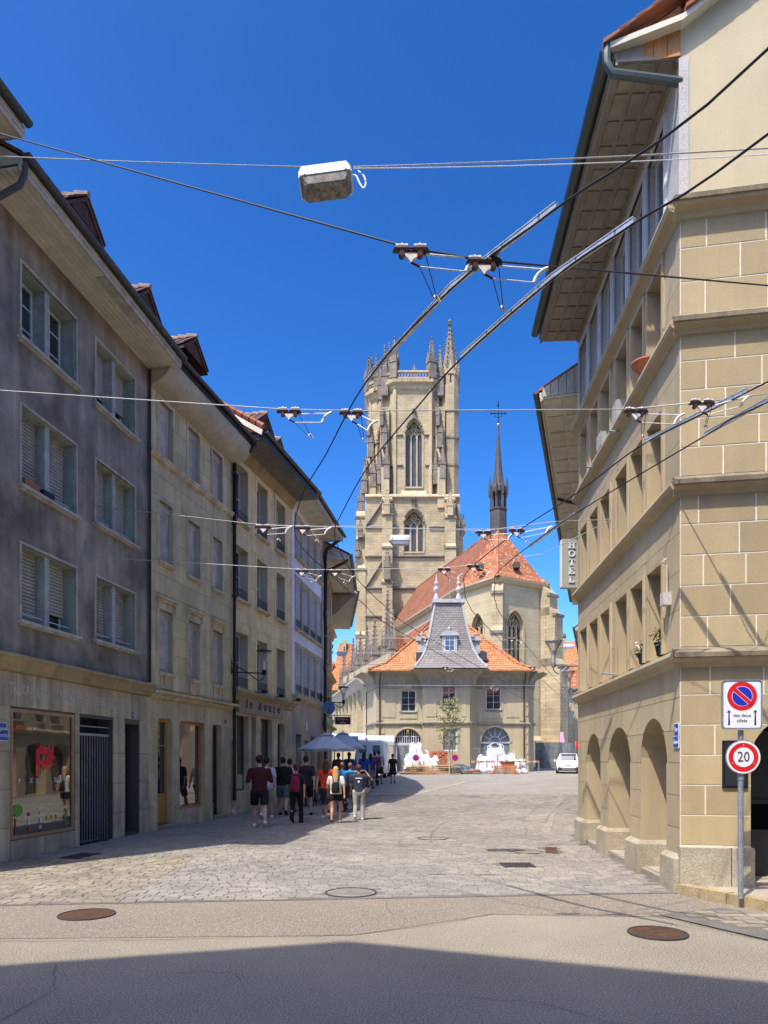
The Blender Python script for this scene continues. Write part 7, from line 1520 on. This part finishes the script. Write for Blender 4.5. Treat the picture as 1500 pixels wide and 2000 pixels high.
for i, (x, y) in enumerate(((-2.75, 25.2), (-2.65, 27.4), (-2.1, 29.4))):
    table(x, y, ('nearest', 'middle', 'farthest')[i] + ' dark cafe table under the parasols')
    chair(x + .1, y - .6, R(180), ('nearest', 'middle', 'farthest')[i] + ' table under the parasols, chair on its near side'); chair(x + .55, y + .2, R(-90), ('nearest', 'middle', 'farthest')[i] + ' table under the parasols, chair on its street side')
t = thing('paper_bag', 'crumpled white rubbish bag at the foot of the black downpipe', 'bag', T(-4.5, 21.45, .01) @ Matrix.Scale(.7, 4)); mb = MB().ell((0, 0, .16), .13, .12, .16, 12, 8); mb.v = [(x * (1 + random.uniform(-.15, .15)), y * (1 + random.uniform(-.15, .15)), z) for x, y, z in mb.v]; obj('sack', mb, K['curtain'], t); obj('knot', MB().tube([(0, 0, .3), (.02, 0, .38)], .03, 5), K['bag'], t)
# ================================================================ PEOPLE
def capsule(mb, a, b, ra, rb, n=10, flat_=False, sq_=1.0):
    a, b = Vector(a), Vector(b); d = (b - a).normalized(); rf_ = Vector((0, 1, 0)) if abs(d.y) < .8 else Vector((1, 0, 0)); u = d.cross(rf_).normalized(); v = d.cross(u); L_ = (b - a).length; rings = []
    prof_ = [(-ra * .98, .2), (-ra * .7, .7), (-ra * .3, .95)] if not flat_ else []
    prof_ += [(0, 1.0)]; R0 = [(o, ra * k) for o, k in prof_]; R1 = [(L_ + o, rb * k) for o, k in ([(0, 1.0)] + ([(rb * .3, .95), (rb * .7, .7), (rb * .98, .2)] if not flat_ else []))]
    for o, r_ in R0 + R1: rings.append([a + d * o + (u * math.cos(2 * math.pi * j / n) + v * math.sin(2 * math.pi * j / n) * sq_) * r_ for j in range(n)])
    mb.loft(rings)
def ellring(mb, rings, n=14): mb.loft([[(cx_ + rx_ * math.cos(2 * math.pi * j / n), cy_ + ry_ * math.sin(2 * math.pi * j / n), z) for j in range(n)] for cx_, cy_, z, rx_, ry_ in rings])
def remesh(o, v, smooth_it=2):
    m = o.modifiers.new('remesh', 'REMESH'); m.mode = 'VOXEL'; m.voxel_size = v; m.use_smooth_shade = True
    if smooth_it: s = o.modifiers.new('smooth', 'SMOOTH'); s.iterations = smooth_it; s.factor = .5
def hash_(s_): return sum(ord(c_) * (i_ + 3) for i_, c_ in enumerate(s_))
def person(label, px, py_foot, hpx, top, bottom, hair, hstyle='short', legs='shorts', sleeve=.5, stride=.28, lead=1, arms=(None, None), pack=None, shoes=(.75, .75, .75), head_turn=0, skin='skin', build=1.0, yaw=0, Y=None, skirt=False, voxel=.013):
    if Y is None:
        Y = FPX * EYE / (py_foot - HY)
        for _ in range(8): Y = FPX * (EYE - gz(Y)) / (py_foot - HY)
    H = hpx / FPX * Y; H = max(1.5, min(1.9, H)); s = H / 1.75
    t = thing('person', label, 'person', T((px - HX) / FPX * Y, Y, gz(Y) + .012) @ RZ(R(yaw or (hash_(label) % 25 - 12))) @ Matrix.Diagonal((s, s, s, 1)))
    bw = build * 1.07; hipz, sh = .92, 1.44; hw = .095 * bw; sw_ = .185 * bw
    body = MB(); ellring(body, [(0, 0, .84, .10 * bw, .085), (0, 0, .93, .155 * bw, .11), (0, 0, 1.05, .135 * bw, .10), (0, .0, 1.2, .145 * bw, .105), (0, 0, 1.35, .17 * bw, .105), (0, 0, 1.44, .15 * bw, .085), (0, 0, 1.49, .06, .06), (0, .01, 1.56, .05, .052), (0, .01, 1.6, .05, .055)])
    body.ell((0, .015, 1.655), .074, .092, .115, 14, 10); body.ell((0, .112, 1.645), .014, .02, .022, 6, 4); body.ell((.075, .01, 1.65), .012, .022, .032, 6, 4); body.ell((-.075, .01, 1.65), .012, .022, .032, 6, 4)
    body.ell((0, .09, 1.60), .028, .02, .012, 6, 4); body.ell((.028, .098, 1.675), .012, .01, .008, 6, 4); body.ell((-.028, .098, 1.675), .012, .01, .008, 6, 4)
    pants, shoe = MB(), MB(); knees = []
    for sd_ in (-1, 1):
        f = stride * (1 if sd_ == lead else -1); hx = sd_ * hw; lift = 0 if sd_ == lead else .10
        knee = Vector((hx * 1.05, f * .42 + .05, .50 if sd_ == lead else .49)); ank = Vector((hx * 1.1, f * .95, .085 + (0 if sd_ == lead else lift)))
        hipp = Vector((hx, 0, .88)); capsule(body, hipp, knee, .078 * bw, .055, 10); capsule(body, knee, (knee + ank) / 2 + Vector((0, -.012, .02)), .053, .055, 10); capsule(body, (knee + ank) / 2 + Vector((0, -.012, .02)), ank, .055, .036, 10)
        toe = Vector((0, .15, -.035 if sd_ == lead else -.11)); capsule(body, ank, ank + toe * .8, .034, .026, 8)
        capsule(shoe, ank + Vector((0, -.035, -.045)), ank + toe + Vector((0, .02, -.02)), .05, .04, 10); 
        if sd_ != lead: pass
        if legs == 'shorts':
            m_ = hipp.lerp(knee, .82); capsule(pants, hipp + Vector((0, 0, .03)), m_, .098 * bw, .088 * bw, 12, True)
        elif legs == 'tiny':
            m_ = hipp.lerp(knee, .42); capsule(pants, hipp + Vector((0, 0, .03)), m_, .098 * bw, .093 * bw, 12, True)
        elif legs in ('long', 'tight'):
            k = 1.0 if legs == 'long' else .84; capsule(pants, hipp + Vector((0, 0, .03)), knee, .098 * bw, .075 * k, 12); capsule(pants, knee, ank + Vector((0, 0, .03 if legs == 'tight' else -.02)), .073 * k, (.07 if legs == 'long' else .05) * k, 12, False)
    pr_ = [(0, 0, .80, .105 * bw, .10), (0, 0, .9, .172 * bw, .128), (0, 0, .98, .162 * bw, .122), (0, 0, 1.04, .15 * bw, .115)]
    if skirt: pr_ = [(0, 0, .52, .23 * bw, .19), (0, 0, .8, .2 * bw, .15), (0, 0, 1.04, .15 * bw, .115)]
    ellring(pants, pr_)
    shirt = MB(); ellring(shirt, [(0, 0, .90, .172 * bw, .132), (0, 0, 1.05, .158 * bw, .124), (0, 0, 1.2, .166 * bw, .126), (0, 0, 1.36, .19 * bw, .124), (0, 0, 1.45, .16 * bw, .098), (0, 0, 1.50, .075, .07)])
    for i_, sd_ in enumerate((-1, 1)):
        S0 = Vector((sd_ * sw_, 0, 1.415)); pose = arms[i_]
        if pose is None:
            sw2 = -sd_ * lead * .12; el = S0 + Vector((sd_ * .05, sw2 * .5, -.28)); wr_ = el + Vector((sd_ * .015, sw2 + .06, -.235))
        elif pose == 'bent': el = S0 + Vector((sd_ * .07, -.02, -.27)); wr_ = el + Vector((-sd_ * .06, .22, .03))
        elif pose == 'out': el = S0 + Vector((sd_ * .27, .02, .02)); wr_ = el + Vector((sd_ * .23, .03, .03))
        elif pose == 'up': el = S0 + Vector((sd_ * .2, .06, -.12)); wr_ = el + Vector((-sd_ * .15, .06, .2))
        capsule(body, S0, el, .05, .038, 10); capsule(body, el, wr_, .038, .025, 10)
        d = (wr_ - el).normalized(); side_ = d.cross(Vector((1, 0, 0))).normalized(); pal = wr_ + d * .045; capsule(body, wr_, pal + d * .03, .026, .036, 8, False, .62)
        for q, fl in zip((-1.5, -.5, .5, 1.5), (.062, .075, .07, .055)):
            b0_ = pal + side_ * q * .018 + d * .03; mid = b0_ + d * fl * .6 + Vector((-sd_ * .006, 0, 0)); capsule(body, b0_, mid, .0105, .0095, 6); capsule(body, mid, mid + d * fl * .45 + Vector((-sd_ * .018, 0, 0)), .0095, .008, 6)
        capsule(body, pal - side_ * .03, pal - side_ * .052 + d * .045 , .011, .0095, 6)
        if sleeve > 0:
            e = S0.lerp(el, min(1, sleeve * 1.25)); capsule(shirt, S0 + Vector((-sd_ * .02, 0, .0)), e, .072, .062, 10, False) if sleeve < 1 else (capsule(shirt, S0, el, .068, .055, 10), capsule(shirt, el, el.lerp(wr_, .7), .052, .045, 10))
    b_ = obj('body', body, K[skin], t); remesh(b_, voxel)
    o_ = obj('shirt', shirt, cloth(top), t); remesh(o_, .016, 3); o_ = obj('trousers' if legs in ('long', 'tight') else 'skirt' if skirt else 'shorts', pants, cloth(bottom), t); remesh(o_, .016, 3)
    o_ = obj('shoes', shoe, cloth(shoes), t); remesh(o_, .014, 1)
    hm_ = MB(); hm_.ell((0, -.012, 1.685), .088, .1, .105, 14, 8)
    if hstyle in ('long', 'curly'):
        ellring(hm_, [(0, -.075, 1.24 if hstyle == 'long' else 1.33, .05, .02), (0, -.085, 1.35, .095 if hstyle == 'curly' else .08, .045), (0, -.06, 1.5, .1, .065), (0, -.03, 1.65, .092, .09)])
    if hstyle == 'bun': hm_.ell((0, -.09, 1.74), .045, .045, .045)
    if hstyle == 'tail': ellring(hm_, [(0, -.11, 1.28, .02, .02), (0, -.12, 1.45, .035, .03), (0, -.1, 1.66, .04, .04)])
    if hstyle == 'thick': hm_.ell((0, -.01, 1.7), .1, .112, .105, 12, 8)
    rnd_ = random.Random(label); hm_.v = [(x + rnd_.uniform(-.008, .008), y + rnd_.uniform(-.008, .008), z + rnd_.uniform(-.008, .008)) for x, y, z in hm_.v]
    # keep the face free
    hm_.v = [(x, min(y, .045), z) if z < 1.70 else (x, min(y, .085), z) for x, y, z in hm_.v]
    obj('hair', hm_, K[hair], t, smooth=True)
    if pack:
        col_, kind_ = pack; pm = K[col_] if isinstance(col_, str) else cloth(col_); Mw = t.matrix_basis
        bx, bz, nm_, lab = {'backpack': (0, 1.2, 'backpack', None), 'small': (0, 1.13, 'backpack', None), 'shoulder': (-.2, 1.0, 'shoulder_bag', None), 'hand': (.27, .95, 'handbag', None)}[kind_]
        bt = thing(nm_, '' + {'backpack': 'backpack', 'small': 'small backpack', 'shoulder': 'shoulder bag', 'hand': 'handbag'}[kind_] + ' worn by the ' + ' '.join(label.split(' walking')[0].split(' with a black')[0].split()[:11]), 'bag', Mw.copy())
        w2, h2, d2 = {'backpack': (.14, .24, .09), 'small': (.13, .17, .06), 'shoulder': (.12, .14, .05), 'hand': (.12, .1, .05)}[kind_]
        m2 = MB(); yy = -.16 if kind_ in ('backpack', 'small') else -.02
        ellring(m2, [(bx, yy, bz - h2, w2 * .9, d2), (bx, yy, bz - h2 * .6, w2, d2 * 1.15), (bx, yy, bz + h2 * .4, w2 * .97, d2), (bx, yy + .01, bz + h2 * .85, w2 * .75, d2 * .7), (bx, yy + .02, bz + h2, w2 * .35, d2 * .4)]); obj('bag_body', m2, pm, bt, smooth=True)
        if kind_ in ('backpack', 'small'):
            for s_ in (-1, 1): obj('strap', MB().tube(sm([(s_ * .07, -.13, bz + h2 * .8), (s_ * .1, -.1, 1.47), (s_ * .11, .02, 1.5), (s_ * .12, .13, 1.38), (s_ * .13, .12, 1.15)], 4), .018, 5), pm, bt)
            obj('pocket', MB().box(-.08, .08, yy - d2 - .02, yy - d2 + .03, bz - h2 * .8, bz - h2 * .15), pm, bt)
        else: obj('strap', MB().tube(sm([(bx, -.06, bz + h2 * .8), (bx * .9, -.12, 1.25), (.0 if kind_ == 'shoulder' else bx * .7, -.12, 1.46), (.1 if kind_ == 'shoulder' else bx * .6, 0, 1.51)], 4), .012, 5), pm, bt)
    return t
BL = (.012, .012, .014)
person('young man in dark maroon shirt, black shorts and white trainers, nearest walker', 507, 1617, 138, (.06, .012, .022), BL, 'hair_black', 'thick', 'shorts', 1.0, .26, -1, ('bent', 'bent'), skin='skin_pale', build=1.12)
person('man in a white t-shirt and pale shorts half hidden beside the man in maroon', 521, 1600, 118, (.55, .57, .66), (.45, .43, .4), 'hair_black', 'short', 'shorts', .5, .25, 1, skin='skin_pale')
person('man in black t-shirt and teal shorts with a black shoulder bag', 553, 1594, 113, BL, (.09, .15, .16), 'hair_black', 'short', 'shorts', .55, .26, -1, (None, 'bent'), (BL, 'shoulder'), BL, skin='skin_pale', build=1.12)
person('person in white walking hidden behind the man with teal shorts', 566, 1588, 104, (.6, .62, .7), BL, 'hair_black', 'short', 'shorts', .5, .25, 1, shoes=BL)
person('person with dark red hair in black clothes walking with a raspberry backpack', 579, 1609, 113, (.018, .018, .022), BL, 'hair_red', 'thick', 'long', .55, .12, 1, pack=((.22, .02, .06), 'backpack'), shoes=BL, build=1.05)
person('tall man in a navy t-shirt and black shorts behind the raspberry backpack', 598, 1594, 115, (.02, .023, .035), BL, 'hair_black', 'short', 'shorts', .55, .2, 1, shoes=BL, skin='skin_pale')
person('woman with long brown hair in an orange-red top and dark grey leggings', 637, 1600, 114, (.75, .075, .02), (.06, .05, .06), 'hair_brown', 'long', 'tight', 0.3, .22, -1, skin='skin')
person('blonde woman in white t-shirt and black shorts walking with a small black backpack', 656, 1609, 108, (.72, .68, .58), BL, 'hair_blonde', 'curly', 'tiny', .5, .2, 1, pack=(BL, 'small'), shoes=(.3, .25, .2), build=1.05)
person('boy in bright blue t-shirt with one arm over the shoulder of another boy', 668, 1588, 97, (.02, .24, .62), BL, 'hair_ginger', 'short', 'long', .6, .1, -1, (None, 'out'), shoes=BL, build=.9)
person('boy in a slate blue t-shirt between the blue boy and the man in grey trousers', 684, 1584, 92, (.08, .085, .14), (.05, .035, .045), 'hair_ginger', 'short', 'tight', .6, .2, 1, ('bent', None), shoes=(.5, .4, .2), build=.9)
mn = person('man in navy t-shirt with white back print and light grey trousers', 701, 1603, 107, (.035, .045, .075), (.42, .41, .38), 'hair_brown', 'short', 'long', .55, .08, 1, (None, 'up'), build=1.05, pack=((.08, .07, .07), 'hand'))
pr2 = MB()
for i in range(9):
    a, b = (math.pi * (.2 + .6 * i / 9), math.pi * (.2 + .6 * (i + 1) / 9)); pr2.prism([(.13 * math.cos(a), 1.30 + .035 * math.sin(a)), (.13 * math.cos(b), 1.30 + .035 * math.sin(b)), (.13 * math.cos(b), 1.33 + .035 * math.sin(b)), (.13 * math.cos(a), 1.33 + .035 * math.sin(a))], -.132, -.122)
pr2.prism([(.035 * math.cos(a * math.pi / 6), 1.24 + .04 * math.sin(a * math.pi / 6)) for a in range(12)], -.134, -.122); obj('shirt_print', pr2, K['decal_white'], mn)
person('man in white shirt walking with a large navy backpack in the far shade', 740, 1532, 64, (.4, .42, .5), (.03, .03, .045), 'hair_black', 'short', 'shorts', .5, .22, 1, pack=((.02, .025, .06), 'backpack'), shoes=BL, voxel=.016)
person('woman in a black dress alone at the right edge of the far group', 767, 1531, 57, BL, BL, 'hair_black', 'bun', 'tiny', .45, .2, -1, shoes=BL, skirt=True, voxel=.016)
person('person in a blue t-shirt with long dark hair right of the parasols', 711, 1545, 74, (.03, .09, .42), BL, 'hair_black', 'long', 'long', .5, .15, 1, shoes=BL, voxel=.016)
person('person in a blue t-shirt with dark hair under the second parasol', 682, 1548, 77, (.03, .08, .36), BL, 'hair_black', 'tail', 'long', .5, .15, -1, shoes=BL, voxel=.016)
person('person in dark blue shirt and grey skirt beside the navy backpack', 724, 1541, 68, (.03, .06, .25), (.16, .16, .18), 'hair_black', 'long', 'tiny', .5, .12, 1, shoes=BL, skirt=True, voxel=.016)
person('person in a grey jacket deep in the shade of the parasols', 661, 1550, 78, (.13, .14, .17), BL, 'hair_brown', 'short', 'long', 1, .12, 1, shoes=BL, voxel=.016)
person('person in dark clothes and a red cap at left of the navy backpack', 732, 1536, 66, (.2, .02, .05), BL, 'hair_black', 'short', 'long', .5, .2, -1, shoes=BL, voxel=.016)
# a man who stands across the street facing the shop window of the sandstone house, seen only as its reflection in the photo
# ================================================================ BUILDING BEHIND THE PHOTOGRAPHER (casts the foreground shade)
pl = [(-16, -3.2), (-7.9, -1.0), (-4.96, -.2), (-1.67, -1.44), (9, -5.5), (9, -14), (-16, -14)]
bb = thing('rear_house', 'tall plastered house behind the camera whose shade falls over the front of the road', 'house', T(-4, -6, 0)); Bm = bb.matrix_basis.inverted()
obj('wall', MB().prismz([(x, y - .45) for x, y in pl], -.1, 13.6), K['cream'], bb, Bm)
obj('roof', MB().loft([[(x, y, 13.9) for x, y in [(-16, -2.6), (-7.81, -.35), (-4.96, .44), (-1.67, -.8), (9, -4.8), (9, -14), (-16, -14)]], [(x, y, 14.0) for x, y in [(-16, -2.6), (-7.81, -.35), (-4.96, .44), (-1.67, -.8), (9, -4.8), (9, -14), (-16, -14)]], [(x, y - 1, 16.5) for x, y in [(-14, -7), (-8, -6), (-5, -5), (-2, -6), (6, -9), (6, -12), (-14, -12)]]]), K['tile_dark'], bb, Bm)
Fq = Face((9, -5.95), (-1.67, -1.89)); wm = MB()
for z in (3.5, 6.4, 9.3, 11.6):
    for u in (1.2, 3.8, 6.4, 9): obj('window', MB().box(u, u + 1.1, -.03, .05, z, z + 1.5), K['glass'], bb, Bm @ Fq.M); obj('window_frame', MB().box(u - .12, u, -.06, 0, z - .1, z + 1.6).box(u + 1.1, u + 1.22, -.06, 0, z - .1, z + 1.6).box(u, u + 1.1, -.06, 0, z + 1.5, z + 1.62).box(u, u + 1.1, -.1, 0, z - .1, z), K['trim'], bb, Bm @ Fq.M)
